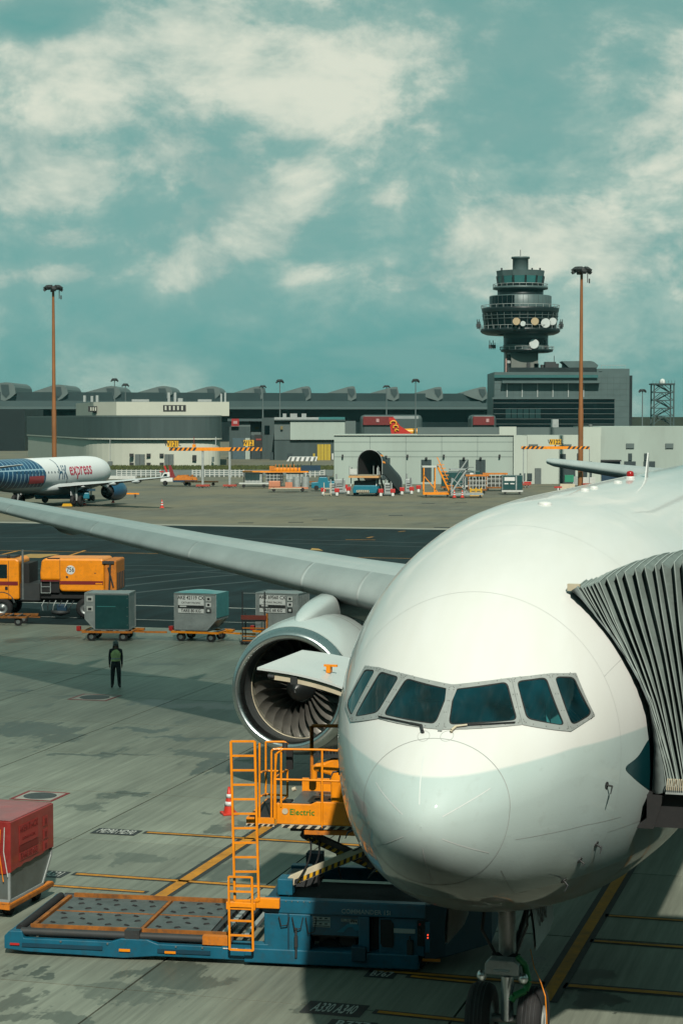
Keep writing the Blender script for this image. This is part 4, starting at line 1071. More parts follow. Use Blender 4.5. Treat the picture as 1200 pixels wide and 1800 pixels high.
MB().box(x2 + .20, x3, .30, .34, .34, .998).build('hinge_bay', dark, ld)
MB().box(x3, XR, .05, .45, .30, .998).build('control_panel', blue, ld, bevel=.02)
MB().prism([(x3 + .03, .52), (x3 + .07, .45), (x3 + .25, .45), (x3 + .27, .5), (x3 + .27, .88), (x3 + .22, .95), (x3 + .03, .95)], .03, .055, 'y').build('panel_window', black, ld)
MB().box(x3 + .70, x3 + .90, .03, .055, .50, .96).build('switch_panel', black, ld)
for k, (dx, dz, mm) in enumerate(((.75, .90, red), (.85, .90, dark), (.75, .80, dark), (.85, .80, dark), (.75, .7, dark), (.85, .7, dark))): MB().tube((x3 + dx, .005, dz), (x3 + dx, .03, dz), .022, 10).build('push_button', mm, ld)
MB().tube((x3 + .86, .004, .74), (x3 + .86, .03, .74), .012, 8).build('warning_lamp', mat('lit red lamp', (.9, .06, .02), .3, emit=3.0), ld)
MB().box(x3 + .26, x3 + .66, .035, .052, .72, .80).build('warning_label', white_old, ld)
MB().box(x3 + .52, x3 + .62, -.02, .05, .34, .60).tube((x3 + .57, 0, .6), (x3 + .57, 0, .68), .015, 6).build('tow_hitch', dark, ld)
MB().box(x3 + .80, x3 + 1.12, -.01, .06, .235, .27).build('reflector', orange_old, ld)
# slanted nose of the loader, under the fuselage
MB().prism([(XR, .02), (XR + .35, .35), (XR + 1.1, 1.4), (XR + 1.1, WID - .1), (XR, WID - .02)], .22, 1.24, 'z').build('nose_section', blue_dark, ld, bevel=.03)
MB().box(XR + .02, XR + .10, -.01, .05, .4, .95).build('nose_panel', blue, ld)
MB().tube((XR + .07, -.03, .72), (XR + .07, -.01, .72), .012, 8).tube((XR + .07, -.03, .67), (XR + .07, -.01, .67), .012, 8).build('warning_lamp', MATS['lit red lamp'], ld)
for x in (1.4, XE + 1.2, XR - .2):
    for y in (.45, WID - .45):
        MB().tube((x, y - .16, .24), (x, y + .16, .24), .24, 18).build('road_wheel', black, ld)
# labels and lettering
sx_ = lambda a: lp(a, 1600).x
text('COMMANDER 15i', .115, frame((sx_(643), -.006, 1.085), (1, 0, 0), (0, 0, 1)), mat('lettering white', (.55, .6, .6), .6), ld, sx=1.0)
def label(xa, xb, za, zb, yy=.052):
    lb_ = MB().box(xa, xb, yy, yy + .006, za, zb).build('warning_label', white_old, ld)
    h = zb - za
    for k in range(3): MB().box(xa + h * .15 + k * (xb - xa) / 3.2, xa + h * .15 + k * (xb - xa) / 3.2 + (xb - xa) * .17, yy - .003, yy - .0005, za + h * .55, zb - h * .18).build('pictogram', dark, lb_)
    MB().box(xa + h * .1, xb - h * .1, yy - .003, yy - .0005, za + h * .15, za + h * .3).build('pictogram', dark, lb_)
label(x1 + .04, x1 + .36, .865, .955); label(x1 + .04, x1 + .36, .765, .855); label(x1 + .56, x1 + .84, .88, .93); label(x2 - .17, x2 - .03, .80, .93)
MB().prism([(-.18, -.06), (.02, .10), (.20, .10), (.26, .0), (.16, -.02), (.10, .05), (.02, .03), (-.06, -.06)], .048, .056, 'y', M=Matrix.Translation((x1 + .66, 0, .745))).build('maker_emblem', mat('faded blue print', (.02, .24, .36), .5), ld)
MB().box(sx_(392) , sx_(418), -.016, -.004, .30, .32).build('fleet_number', white_old, ld)
# raised bridge platform
YP0, YP1 = .12, 2.75
bx0, bx1 = lp(486, 1430, YP0).x, lp(640, 1430, YP0).x
zb0, zb1 = lp(540, 1450, YP0).z, lp(540, 1414, YP0).z
prof_ = [(bx0, zb0), (bx1, zb0), (bx1, zb1 + .05), (lp(553, 0, YP0).x + .02, zb1 + .05), (lp(545, 0, YP0).x, zb1), (bx0, zb1)]
sp_ = MB().prism(prof_, YP0, YP0 + .06, 'y').build('bridge_side', orange, ld, bevel=.012)
text('Electric', .155, frame((lp(528, 1427, YP0).x + .03, YP0 - .006, lp(528, 1428, YP0).z), (1, 0, 0), (0, 0, 1)), mat('green lettering', (.02, .26, .03), .5), sp_, sx=1.0)
MB().tube((lp(501, 1427, YP0).x, YP0 - .012, lp(501, 1426, YP0).z), (lp(501, 1427, YP0).x, YP0 - .002, lp(501, 1426, YP0).z), .055, 18).build('emblem', cream, sp_)
MB().prism(prof_, YP1 - .06, YP1, 'y').build('bridge_side', orange, ld)
def hazard(x0, x1, z0, z1, y0, n, parent, a=black, b=cream):
    w = (x1 - x0) / n
    for k in range(n):
        MB().prism([(x0 + k * w, z0), (x0 + k * w + w * .55, z0), (min(x1, x0 + k * w + w * .95), z1), (x0 + k * w + w * .4, z1)], y0, y0 + .006, 'y').build('hazard_stripe', a, parent)
MB().box(bx0 + .10, bx1, YP0 - .01, YP0 + .05, zb0 - .07, zb0 - .003).build('hazard_bar', cream, ld); hazard(bx0 + .10, bx1, zb0 - .068, zb0 - .006, YP0 - .018, 9, ld)
MB().box(lp(533, 0, YP0).x, bx1, YP0 + .02, YP0 + .35, zb0 - .18, zb0 - .072).build('bridge_beam', orange_old, ld)
MB().box(bx0 + .02, bx1 + .9, YP0 + .062, YP1 - .062, zb0 + .06, zb0 + .13).build('bridge_floor', plate_m, ld)
for a in range(5):
    for b_ in range(5):
        o = bpy.data.objects.new('deck_wheel', roll_me); COL.objects.link(o); o.parent = ld; o.matrix_local = pose((bx0 + .45 + a * .26, YP0 + .5 + b_ * .42, zb0 + .128), R(35 if (a + b_) % 2 else -35))
# side step of the bridge
st0, st1 = lp(433, 1440, YP0 - .05).x, lp(482, 1440, YP0 - .05).x
z0_, z1_ = lp(450, 1450, YP0 - .05).z, lp(450, 1440, YP0 - .05).z
MB().box(st0, st1, YP0 - .06, YP0 + .0, z0_ + .03, z1_ + .03).build('step_edge', orange, ld); MB().box(st0, st1, YP0 - .065, YP0 - .01, z0_ - .02, z0_ + .028).build('hazard_bar', cream, ld); hazard(st0, st1, z0_ - .018, z0_ + .025, YP0 - .073, 5, ld)
MB().box(st0 + .01, st1, YP0 + .0, YP1 - .8, z1_ - .02, z1_ + .02).build('step_floor', black, ld); MB().box(st0, st0 + .03, YP0, YP1 - .8, z0_, z1_ + .03).build('step_edge', orange, ld)
# guard rails (round tube)
def rails(pts_list, r=.021, m_=orange, nm='guard_rail'):
    for pts in pts_list: MB().path([lp(*p) if len(p) == 3 else lp(*p, YP0) for p in pts], r, 8).build(nm, m_, ld)
rails([[(566, 1455), (566, 1318)], [(497, 1317), (566, 1318), (600, 1320), (612, 1330)], [(484, 1370), (566, 1372), (612, 1374)], [(497, 1317), (486, 1325), (482, 1372), (482, 1440)]])
rails([[(477, 1453, YP0 - .04), (477, 1321, YP0 - .04), (480, 1317, YP0 - .04), (497, 1317)], [(494, 1418), (494, 1322)]])
rails([[(456, 1452, YP0 - .04), (456, 1306, YP0 - .04)], [(467, 1400, 1.2), (467, 1304, 1.2), (500, 1304, 1.2), (505, 1308, 1.2), (500, 1313, .8), (480, 1318, .1)], [(459, 1357, YP0), (470, 1355, 1.2), (500, 1356, 1.2)], [(459, 1399, YP0), (467, 1396, 1.2), (502, 1398, 1.2), (505, 1400, 1.2)],
       [(484, 1366, YP0), (505, 1352, 1.2), (505, 1400, 1.2), (484, 1416, YP0)], [(484, 1440, YP0), (484, 1325, YP0)]])
# operator console
cx0, cx1 = lp(552, 1345, .7).x, lp(612, 1345, .7).x
zc0, zc1 = lp(580, 1410, .7).z, lp(580, 1340, .7).z
MB().prism([(cx0 + .33, zc0), (cx1 + .3, zc0), (cx1 + .3, zc1 + .18), (cx0 + .5, zc1 + .16), (cx0 + .22, zc1 + .02), (cx0 + .02, zc1 - .02), (cx0, zc1 - .14), (cx0 + .33, zc1 - .22)], .55, 1.05, 'y').build('operator_console', orange, ld, bevel=.04)
MB().box(cx0 + .02, cx0 + .5, .5, 1.1, zc1 + .12, zc1 + .17).build('console_top', dark, ld)
for k in range(7):
    xk = cx0 + .06 + .065 * k
    MB().tube((xk, .62 + .03 * (k % 3), zc1 + .16), (xk + random.uniform(-.03, .03), .62, zc1 + .25 + .03 * (k % 2)), .018, 8).build('control_lever', black, ld)
MB().tube((lp(501, 1335, .5).x, .5, lp(501, 1324, .5).z), (lp(501, 1335, .5).x, .5, lp(501, 1306, .5).z), .05, 10).build('work_lamp', dark, ld)
MB().box(lp(503, 1330, .35).x, lp(514, 1330, .35).x, .33, .42, lp(503, 1352, .35).z, lp(503, 1318, .35).z).build('side_panel', black, ld)
MB().path([lp(548, 1372, 2.5), lp(548, 1276, 2.5), lp(598, 1276, 2.5), lp(598, 1330, 2.5)], .035, 8).path([lp(546, 1320, 2.45), lp(546, 1276, 2.45)], .02, 6).build('rear_guard', orange_old, ld)
MB().tube(lp(552, 1372, 2.5), lp(552, 1345, 2.5), .06, 10).build('guard_foot', orange, ld)
MB().box(lp(562, 1376, 2.2).x, lp(612, 1376, 2.2).x, 2.2, 2.3, lp(562, 1378, 2.2).z, lp(562, 1373, 2.2).z).build('rear_stop', orange_old, ld)
MB().tube(lp(514, 1388, 1.6), lp(520, 1386, 1.6), .04, 8).build('stop_pin', cream, ld)
MB().box(lp(510, 0, .4).x, lp(534, 0, .4).x, .3, .8, zb0 - .16, zb0 - .02).build('hydraulic_box', dark, ld)
# scissor arms
def arm(a, b, yl, h, mm, hz=True):
    p, q = lp(*a, yl), lp(*b, yl)
    d = (q - p); L = d.length; ang = math.atan2(d.z, d.x)
    Ma = Matrix.Translation(p) @ Matrix.Rotation(-ang, 4, 'Y')
    ar = MB().prism([(0, -h * .35), (.06, -h / 2), (L, -h / 2), (L, h / 2), (.06, h / 2), (0, h * .35)], -.05, .05, 'y', M=Ma).build('scissor_arm', mm, ld, bevel=.01)
    if hz:
        n = int(L / .13)
        for k in range(n):
            x0 = .08 + k * (L - .1) / n; w = (L - .1) / n
            MB().prism([(x0, -h * .42), (x0 + w * .5, -h * .42), (x0 + w * .85, -h * .02), (x0 + w * .35, -h * .02)], -.058, -.051, 'y', M=Ma).build('hazard_stripe', black, ar)
            MB().prism([(x0 + w * .5, -h * .42), (x0 + w, -h * .42), (x0 + w * 1.35, -h * .02), (x0 + w * .85, -h * .02)], -.0565, -.051, 'y', M=Ma).build('hazard_stripe', yellow, ar)
    MB().tube(p + Vector((.0, -.07, 0)) + d * .72, p + Vector((.0, .07, 0)) + d * .72, h * .36, 14).build('arm_pivot', dark, ar)
    return ar
arm((508, 1549), (700, 1470), .45, .19, cream)
arm((508, 1549), (700, 1470), 2.4, .19, cream, False)
arm((530, 1462), (700, 1540), .62, .20, dark)
arm((530, 1462), (700, 1540), 2.25, .20, dark)
MB().box(lp(493, 1545, .6).x, lp(519, 1545, .6).x, .3, .7, ZT + .002, ZT + .30).build('pivot_block', blue, ld, bevel=.015)
MB().box(lp(507, 0, 1.2).x, lp(560, 0, 1.2).x, 1.0, 1.6, ZT + .002, ZT + .2).tube((lp(540, 0, 1.2).x, 1.2, ZT + .15), (lp(566, 0, 1.2).x, 1.3, ZT + .18), .08, 10).build('pump_unit', dark, ld)
MB().box(lp(538, 0, 1.7).x, lp(566, 0, 1.7).x, 1.6, 1.9, ZT + .30, ZT + .50).tube((lp(552, 0, 1.7).x, 1.75, ZT), (lp(552, 0, 1.7).x, 1.75, ZT + .3), .06, 8).build('filler_tank', blue_dark, ld)
# ladders
def ladder(a0, a1, b0, b1, rungs, yl, w=.042):
    # a0,a1: top/bottom of left rail; b0,b1: of right rail (photo points)
    la = MB(); lbar(la, a0, a1, yl, w, w); la.build('ladder_rail', orange, ld)
    la = MB(); lbar(la, b0, b1, yl, w, w); la.build('ladder_rail', orange, ld)
    for k in range(rungs):
        f = k / (rungs - 1)
        p = (a0[0] + (a1[0] - a0[0]) * f, a0[1] + (a1[1] - a0[1]) * f); q = (b0[0] + (b1[0] - b0[0]) * f, b0[1] + (b1[1] - b0[1]) * f)
        la = MB(); lbar(la, p, q, yl, w * .85, w * .85); la.build('ladder_rung', orange, ld)
ladder((406, 1303), (413, 1583), (448, 1303), (455, 1583), 12, -.12)
ladder((402, 1541), (404, 1669), (443, 1542), (445, 1671), 6, -.20, .038)
MB().box(lp(398, 1593, -.16).x, lp(449, 1593, -.16).x, -.19, -.08, lp(400, 1598, -.16).z, lp(400, 1585, -.16).z).build('ladder_bracket', orange, ld, bevel=.008)
MB().box(lp(449, 1590, -.1).x, lp(491, 1590, -.1).x, -.12, -.005, lp(460, 1596, -.1).z, lp(460, 1579, -.1).z).build('ladder_bracket', orange, ld, bevel=.008)

# cables, hoses and chains that dress the lift
for k, (a, b, c) in enumerate((((520, 1552), (560, 1500), (540, 1462)), ((526, 1552), (575, 1515), (556, 1462)), ((600, 1545), (585, 1500), (600, 1462)))):
    pa, pb, pc = lp(*a, .30 + .2 * k), lp(*b, .35 + .2 * k), lp(*c, .30 + .2 * k)
    MB().path([pa * (1 - t) ** 2 + pb * 2 * t * (1 - t) + pc * t * t for t in [j / 10 for j in range(11)]], .018, 6).build('hydraulic_hose', black, ld)
for k in range(3):
    x = XE + .3 + .25 * k
    MB().path([(x, -.03, .95), (x + .05, -.05, .78 - .06 * k), (x + .16, -.05, .80 - .05 * k), (x + .2, -.03, .95)], .010, 6).build('cable_loop', black, ld)
for x in (1.1, 2.0, 3.3, 3.8): MB().tube((x, -.022, .30), (x, -.004, .30), .018, 8).build('frame_bolt', steel, ld)
for k in range(8): MB().tube((XE + .1 + .11 * k, -.012, 1.23), (XE + .1 + .11 * k, -.002, 1.23), .012, 6).build('beam_bolt', steel, ld)
# ------------------------------------------------------------------ containers, dollies, sweeper, worker, cones on the stand
K = lambda i: [white, dark, red, orange][i]
ink = mat('print ink', (.02, .022, .022), .6)
frost = mat('clear wrap film', (.46, .52, .51), .25, var=.25, scale=2.5, bump=.4, coat=.4)
def uld(label, M, number, tare, cover=None, flip=False, group='air freight containers'):
    t = thing('freight_container', label, 'container', M, group)
    L, D, Hh, B = 2.0, 1.53, 1.62, 1.56
    prof = [(0, 0), (B, 0), (L, .47), (L, Hh), (0, Hh)]
    if flip: prof = [(L - x, z) for x, z in prof][::-1]
    fx = lambda x: L - x if flip else x
    MB().prism(prof, .02, D - .02, 'y').build('shell', alu, t, bevel=.012)
    e = MB()
    for y in (0, D - .04):
        for a, b in zip(prof, prof[1:] + prof[:1]): e.bar((a[0], y + .02, a[1]), (b[0], y + .02, b[1]), .045, .05, up=(0, 1, 0))
    for a in prof: e.bar((a[0], .02, a[1]), (a[0], D - .02, a[1]), .05, .05)
    e.build('edge_frame', galv, t)
    for k in range(7):
        MB().box(.16 + .26 * k, .19 + .26 * k, D + .0, D + .022, .1, Hh - .1).build('stiffener', galv, t)
    for k in range(5): MB().box(L - .022, L + .024, .2 + .26 * k, .23 + .26 * k, .52 if not flip else .06, Hh - .08).build('stiffener', galv, t) if not flip else None
    MB().box(fx(.02) if not flip else fx(B - .02), fx(B - .02) if not flip else fx(.02), -.01, D + .01, -.05, .0).build('base_plate', steel, t)
    def card(x0, x1, z0, z1, y=-.012, mm=white, nm='label_card'):
        return MB().box(x0, x1, y, y + .006, z0, z1).build(nm, mm, t)
    if number:
        c = card(.18, 1.42, 1.10, 1.54)
        text(number, .235, frame((.80, -.018, 1.435), (1, 0, 0), (0, 0, 1)), ink, c, sx=.86)
        text('CATHAY PACIFIC', .12, frame((.80, -.018, 1.21), (1, 0, 0), (0, 0, 1)), ink, c, bold=False)
        card(.18, 1.42, .95, 1.095, mm=ink, nm='label_band'); MB().box(.26, .58, -.016, -.0125, 1.02, 1.075).build('band_print', white, t)
        c2 = card(.18, 1.42, .75, .945); text(tare, .20, frame((.80, -.018, .85), (1, 0, 0), (0, 0, 1)), ink, c2, sx=.9)
        for z0, mm in ((1.30, white_old), (1.04, white), (.78, ink)):
            q = card(1.52, 1.76, z0, z0 + .2, mm=mm, nm='handling_label'); MB().box(1.58, 1.70, -.017, -.0125, z0 + .05, z0 + .15).build('pictogram', ink if mm is not ink else white, q)
    if cover == 'teal_front':
        MB().box(.46, L + .015, -.03, .0, .02, Hh - .06).build('cover_sheet', teal_cover, t, bevel=.01); MB().box(.55, 1.4, -.034, -.0305, 1.02, 1.05).build('cover_strap', mat('pale teal strap', (.05, .26, .25), .5), t)
        for z in (1.25, .8): 
            q = card(.08, .36, z, z + .24, mm=white_old, nm='handling_label'); MB().box(.14, .3, -.017, -.0125, z + .05, z + .17).build('pictogram', ink, q)
        for z in (.2, .6, 1.0, 1.4): MB().tube((L - .06, -.04, z), (L - .06, -.03, z), .02, 8).build('cover_stud', steel, t)
    if cover == 'teal_top':
        rows = []
        for i in range(9):
            row = []
            for j in range(7):
                x = -.03 + (L + .06) * i / 8; y = -.03 + (D + .06) * j / 6; b_ = math.sin(math.pi * i / 8) * math.sin(math.pi * j / 6)
                row.append(Vector((x, y, Hh + .03 + .12 * b_ + random.uniform(-.008, .008))))
            rows.append(row)
        m = MB().grid(rows); m.build('top_sheet', mat('pale teal film', (.10, .37, .38), .35, var=.2, coat=.3, bump=.3, scale=3), t)
        MB().box(L + .028, L + .036, -.02, D + .02, .55, Hh + .03).build('side_sheet', MATS['pale teal film'], t)
        for k in range(8): MB().path([(.5 + .1 * k, -.025, .02), (.45 + .16 * k, -.03, .12 + .02 * (k % 3)), (.62 + .14 * k, -.03, .24)], .006, 4).build('film_crease', frost, t)
    return t
def dolly(label, M, mm=orange_old, L=2.3, W=1.65, bar=1.3, group='baggage dollies', side=1):
    t = thing('baggage_dolly', label, 'dolly', M, group)
    x0, x1 = -.12, L - .12
    f = MB()
    for y in (-.06, W - .18): f.box(x0, x1, y, y + .09, .38, .47)
    for x in (x0, x1 - .09, (x0 + x1) / 2): f.box(x, x + .09, .03, W - .18, .385, .465)
    f.build('frame', mm, t)
    for k in range(5): MB().tube((x0 + .2 + k * .45, .04, .45), (x0 + .2 + k * .45, W - .2, .45), .035, 8).build('roller', steel, t)
    for x in (.30, L - .55):
        for y in (.06, W - .36):
            w = MB().tube((x, y, .20), (x, y + .16, .20), .20, 18).build('wheel', black, t)
            MB().tube((x, y - .008, .20), (x, y, .20), .10, 12).build('hub', steel, w)
            MB().box(x - .05, x + .05, y + .02, y + .14, .28, .385).build('wheel_bracket', dark, t)
    e = L - .12 if side > 0 else -.12
    sg = side
    MB().bar((e, W / 2 - .3, .40), (e + sg * .5, W / 2 - .08, .36), .07, .06).bar((e, W / 2 + .18, .40), (e + sg * .5, W / 2 - .05, .36), .07, .06).bar((e + sg * .45, W / 2 - .06, .36), (e + sg * bar, W / 2 - .06, .36), .09, .08).build('drawbar', mm, t)
    MB().box(e + sg * .1, e + sg * .42, W / 2 - .2, W / 2 + .06, .44, .54).build('brake_box', mm, t)
    o = -.12 if side > 0 else L - .12
    MB().box(o - sg * .38, o, W / 2 - .1, W / 2, .37, .43).build('rear_hitch', mm, t)
    MB().box(o - sg * .40, o - sg * .22, W / 2 - .16, W / 2 + .06, .40, .60).build('hitch_guard', red, t)
    return t
ROT = [R(-5), R(-17), R(-19)]
spots = [((149, 1127), 'dolly under the dark teal covered container', 'aluminium container with dark teal cover on its front, behind the worker', None, None, 'teal_front', True),
         ((306, 1127), 'orange dolly under the container topped with pale teal film', 'aluminium container under pale teal film, middle of the dolly row', 'AKE 42119 CX', 'TARE 80 KG', 'teal_top', False),
         ((449, 1126), 'dolly under the bare aluminium container behind the engine', 'bare aluminium container beside the step stand, behind the engine', 'AKE 69560 CX', 'TARE 68 KG', None, False)]
for (px, l1, l2, num, tare, cov, fl), rz in zip(spots, ROT):
    g0 = ground(*px); M = pose(g0, rz)
    dolly(l1, M, orange_old if num is None else orange, bar=1.45)
    uld(l2, M @ Matrix.Translation((.03, .0, .55)), num, tare, cov, fl)
# near container, upper half under red film, beside the loader
p_ = stand(at(18, 1455, 39.0)); C0 = Vector((p_.x, p_.y, .0))
MC = MS @ pose((C0.x, C0.y, .0), R(0))
MCk = MC @ Matrix.Translation((0, 1.53, .36)) @ Matrix.Rotation(R(0), 4, 'Z')
def red_uld():
    L, D, Hh, B = 2.0, 1.53, 1.60, 1.56
    M = MC @ Matrix.Translation((0, 0, .34))
    t = thing('freight_container', 'container wrapped in torn red film, left edge beside the loader', 'container', M, 'air freight containers')
    prof = [(0, 0), (B, 0), (L, .52), (L, Hh), (0, Hh)]
    MB().prism(prof, 0.02, D, 'y').build('shell', mat('dark container sheet', (.20, .23, .22), .4, .5, var=.25, scale=2, dirt=.3), t, bevel=.012)
    e = MB()
    for a, b in zip(prof, prof[1:] + prof[:1]): e.bar((a[0], .02, a[1]), (b[0], .02, b[1]), .05, .05, up=(0, 1, 0))
    e.bar((0, .02, 0), (0, D, 0), .06, .06); e.build('edge_frame', galv, t)
    film = mat('red wrap film', (.34, .026, .024), .28, var=.35, scale=1.6, coat=.35, bump=.5, dirt=.2, grime=(.5, .2, .18))
    # film: hood with ragged lower edge on the three seen faces
    Lw = []; N_ = 40
    per = [(L + .03, D)] 
    path_ = [(L + .03, D * (1 - k / 8)) for k in range(8)] + [(L + .03 - (L + .06) * k / 18, -.03) for k in range(18)] + [(-.03, -.03 + (D + .03) * k / 10) for k in range(11)]
    rows = [[], [], [], []]
    for i, (x, y) in enumerate(path_):
        hh = .64 + .10 * math.sin(i * .9) + random.uniform(-.04, .04) - .25 * max(0, x / L - .3) * 0
        if y < 0: hh = .62 + .07 * (x / L) + random.uniform(-.02, .02)
        if x < 0: hh = .55 + random.uniform(-.1, .1)
        rows[0].append(Vector((x, y, hh))); rows[1].append(Vector((x + random.uniform(-.006, .006), y, (hh + Hh) / 2))); rows[2].append(Vector((x, y, Hh + .0))); rows[3].append(Vector((min(max(x, .02), L - .02), min(max(y, .02), D - .02), Hh + .03)))
    m = MB().grid(rows, sm=False); m.add([(-.01, -.01, Hh + .028), (L + .01, -.01, Hh + .028), (L + .01, D, Hh + .028), (-.01, D, Hh + .028)], [(0, 1, 2, 3)])
    m.build('film_hood', film, t)
    fx_ = mat('red print ghost', (.20, .014, .014), .4)
    c = MB().box(.36, 1.26, -.041, -.034, 1.06, 1.46).build('label_card', mat('label under film', (.40, .045, .04), .4, var=.15), t)
    text('AKE41714CX', .19, frame((.80, -.045, 1.37), (1, 0, 0), (0, 0, 1)), fx_, c, sx=.80)
    text('CATHAY PACIFIC', .08, frame((.80, -.045, 1.17), (1, 0, 0), (0, 0, 1)), fx_, c, bold=False)
    MB().box(.36, 1.26, -.041, -.034, .92, 1.04).build('label_band', fx_, t)
    c = MB().box(.36, 1.26, -.041, -.034, .74, .90).build('label_card', MATS['label under film'], t); text('TARE 80 KG', .17, frame((.8, -.045, .82), (1, 0, 0), (0, 0, 1)), fx_, c, sx=.9)
    for z in (1.22, .95, .70):
        q = MB().box(1.52, 1.74, -.041, -.034, z, z + .2).build('handling_label', MATS['label under film'], t); MB().box(1.58, 1.68, -.046, -.0415, z + .04, z + .15).build('pictogram', fx_, q)
    for k in range(4): MB().path([(-.045, .1 + .09 * k, 1.5 - .05 * k), (-.05, .12 + .1 * k, 1.0), (-.05, .03 + .1 * k, .5 - .1 * (k % 2))], .012, 4).build('loose_strand', orange if k % 2 else white_old, t)
    return t
red_uld()
Md = MC @ pose((-.1, -.05, 0), 0)
t = thing('baggage_dolly', 'low dolly carrying the red wrapped container beside the loader', 'dolly', Md, 'baggage dollies')
f = MB()
for y in (0, 1.55): f.box(-.05, 2.05, y, y + .1, .20, .31)
for x in (-.05, .95, 1.95): f.box(x, x + .1, .1, 1.55, .205, .305)
f.build('frame', orange_old, t); MB().box(-.06, 2.06, -.02, .0, .22, .29).build('side_rail', rusty, t)
for x in (.35, 1.65):
    for y in (.15, 1.3): MB().tube((x, y, .14), (x, y + .14, .14), .14, 16).build('wheel', black, t)
MB().box(-.05, .03, .02, 1.6, .315, .335).build('end_lip', orange_old, t)
# ---- empty flat dolly at the left edge
M = pose(ground(-38, 1100), R(-3))
t = dolly('empty rusty orange dolly in front of the sweeper cab', M, rusty, L=2.5, bar=.4)
# ---- step stand beside the third container
M = pose(ground(424, 1133), R(-8)); t = thing('step_stand', 'narrow step stand with red kick board beside the engine cowling', 'step stand', M)
for x in (.06, 1.06):
    for y in (0, .7): MB().tube((x, y, 0), (x, y, 1.35 if y else 2.38), .03, 8).build('post', dark, t)
MB().box(.0, 1.15, -.05, .0, 1.12, 1.32).build('kick_board', mat('red brown board', (.20, .035, .02), .6, var=.2), t)
for z in (.15, .35, .72): MB().box(.06, 1.06, -.03, .02, z, z + .05).build('rung', orange_old, t)
MB().box(.02, 1.1, 0, .75, 1.04, 1.10).build('platform', dark, t); MB().box(-.05, 1.2, -.1, .85, .10, .16).build('base_frame', dark, t); MB().tube((.06, 0, 2.3), (1.06, 0, 2.3), .012, 6).build('hand_rail', galv, t)
MB().box(1.12, 1.2, -.02, .05, .2, 1.4).build('side_tube', orange_old, t)
for x in (.05, 1.1): MB().tube((x, -.06, .07), (x, .02, .07), .07, 12).build('castor', black, t)

# ---- sweeper truck 756 (local x forward = to the left)
g0 = ground(205, 1088); M = pose(g0, R(180 - 4)); M = M
sw = thing('sweeper_truck', 'orange runway sweeper truck numbered 756 at the left edge', 'truck', M)
# local: x from rear (0) to front (+), y: near side is +y
W2 = 2.4
def nbox(x0, x1, z0, z1, y0=-W2, y1=0.0): return MB().box(x0, x1, y0, y1, z0, z1)
tankp = [(.62, 1.36), (2.78, 1.36), (2.9, 1.50), (2.9, 1.93), (3.86, 1.93), (3.88, 2.3), (3.80, 2.92), (3.6, 3.03), (.75, 3.03), (.62, 2.96)]
tk = MB().prism(tankp, -W2, 0, 'y').build('hopper', orange, sw, bevel=.2)
MB().box(.66, 2.86, .002, .008, 1.72, 1.90).build('red_band', red_dark, tk); MB().box(2.86, 3.84, .002, .008, 1.88, 1.93).build('red_band', red_dark, tk)
MB().box(.70, 1.05, .009, .013, 1.74, 1.81).build('gold_plate', orange, tk)
text('756', .33, frame((2.32, .016, 2.46), (-1, 0, 0), (0, 0, 1)), ink, tk, sx=.8)
MB().tube((2.32, .0, 2.46), (2.32, .012, 2.46), .23, 28).build('number_disc', white, tk)
MB().box(.98, 1.38, .002, .012, 2.12, 2.48).build('hatch', orange, tk); MB().box(1.02, 1.12, .012, .02, 2.28, 2.32).build('hatch_latch', dark, tk)
MB().tube((2.5, 0, 2.1), (2.5, .01, 2.1), .06, 14).build('vent', dark, tk); MB().box(2.846, 2.866, .001, .006, 1.95, 2.98).build('panel_joint', dark, tk); MB().box(2.88, 3.5, -.2, .0, 3.02, 3.05).build('top_grille', black, tk)
rd = MB().box(.0, .62, -W2 + .02, -.02, 1.38, 2.96).build('tail_door', orange_old, sw, bevel=.08)
for k in range(5): MB().box(-.03, .0, -W2 + .15 + .45 * k, -W2 + .3 + .45 * k, 1.45, 2.3).build('tail_slot', dark, rd)
MB().tube((.35, .0, 1.5), (.3, .03, 2.8), .05, 8).tube((.15, .0, 1.6), (.4, .03, 2.6), .04, 8).box(.1, .7, -.1, .05, 2.78, 2.92).build('door_ram', dark, rd)
MB().box(.2, 7.2, -1.7, -.7, .75, 1.0).build('chassis', dark, sw)
MB().box(.9, 3.9, -W2 + .1, -.25, 1.0, 1.36).build('under_tray', black, sw); MB().box(2.92, 3.9, -W2 + .1, -.12, 1.30, 1.92).build('engine_cover', black, sw)
MB().box(3.92, 4.9, -W2 + .2, -.1, .9, 1.75).build('auxiliary_engine', dark, sw)
fr = MB()
for z in (1.27, 1.58, 1.87): fr.box(3.35, 3.85, -.10, -.06, z, z + .03)
for x in (3.35, 3.82): fr.box(x, x + .03, -.105, -.065, 1.27, 1.9)
fr.build('side_ladder', galv, sw)
MB().lathe([(0, .05), (.1, .45), (.25, .5), (.3, .05)], 18, M=Matrix.Translation((2.9, -.25, .12)) @ Matrix.Rotation(R(-90), 4, 'Y')).build('side_brush', dark, sw)
MB().box(2.55, 3.05, -.3, -.02, .35, .72).build('suction_hood', navy, sw, bevel=.05)
for k in range(6): MB().path([(2.2 + .3 * k, -.15, .9), (2.3 + .3 * k, -.02, .65), (2.5 + .25 * k, -.08, .4)], .025, 6).build('hose', (dark, galv)[k % 2], sw)
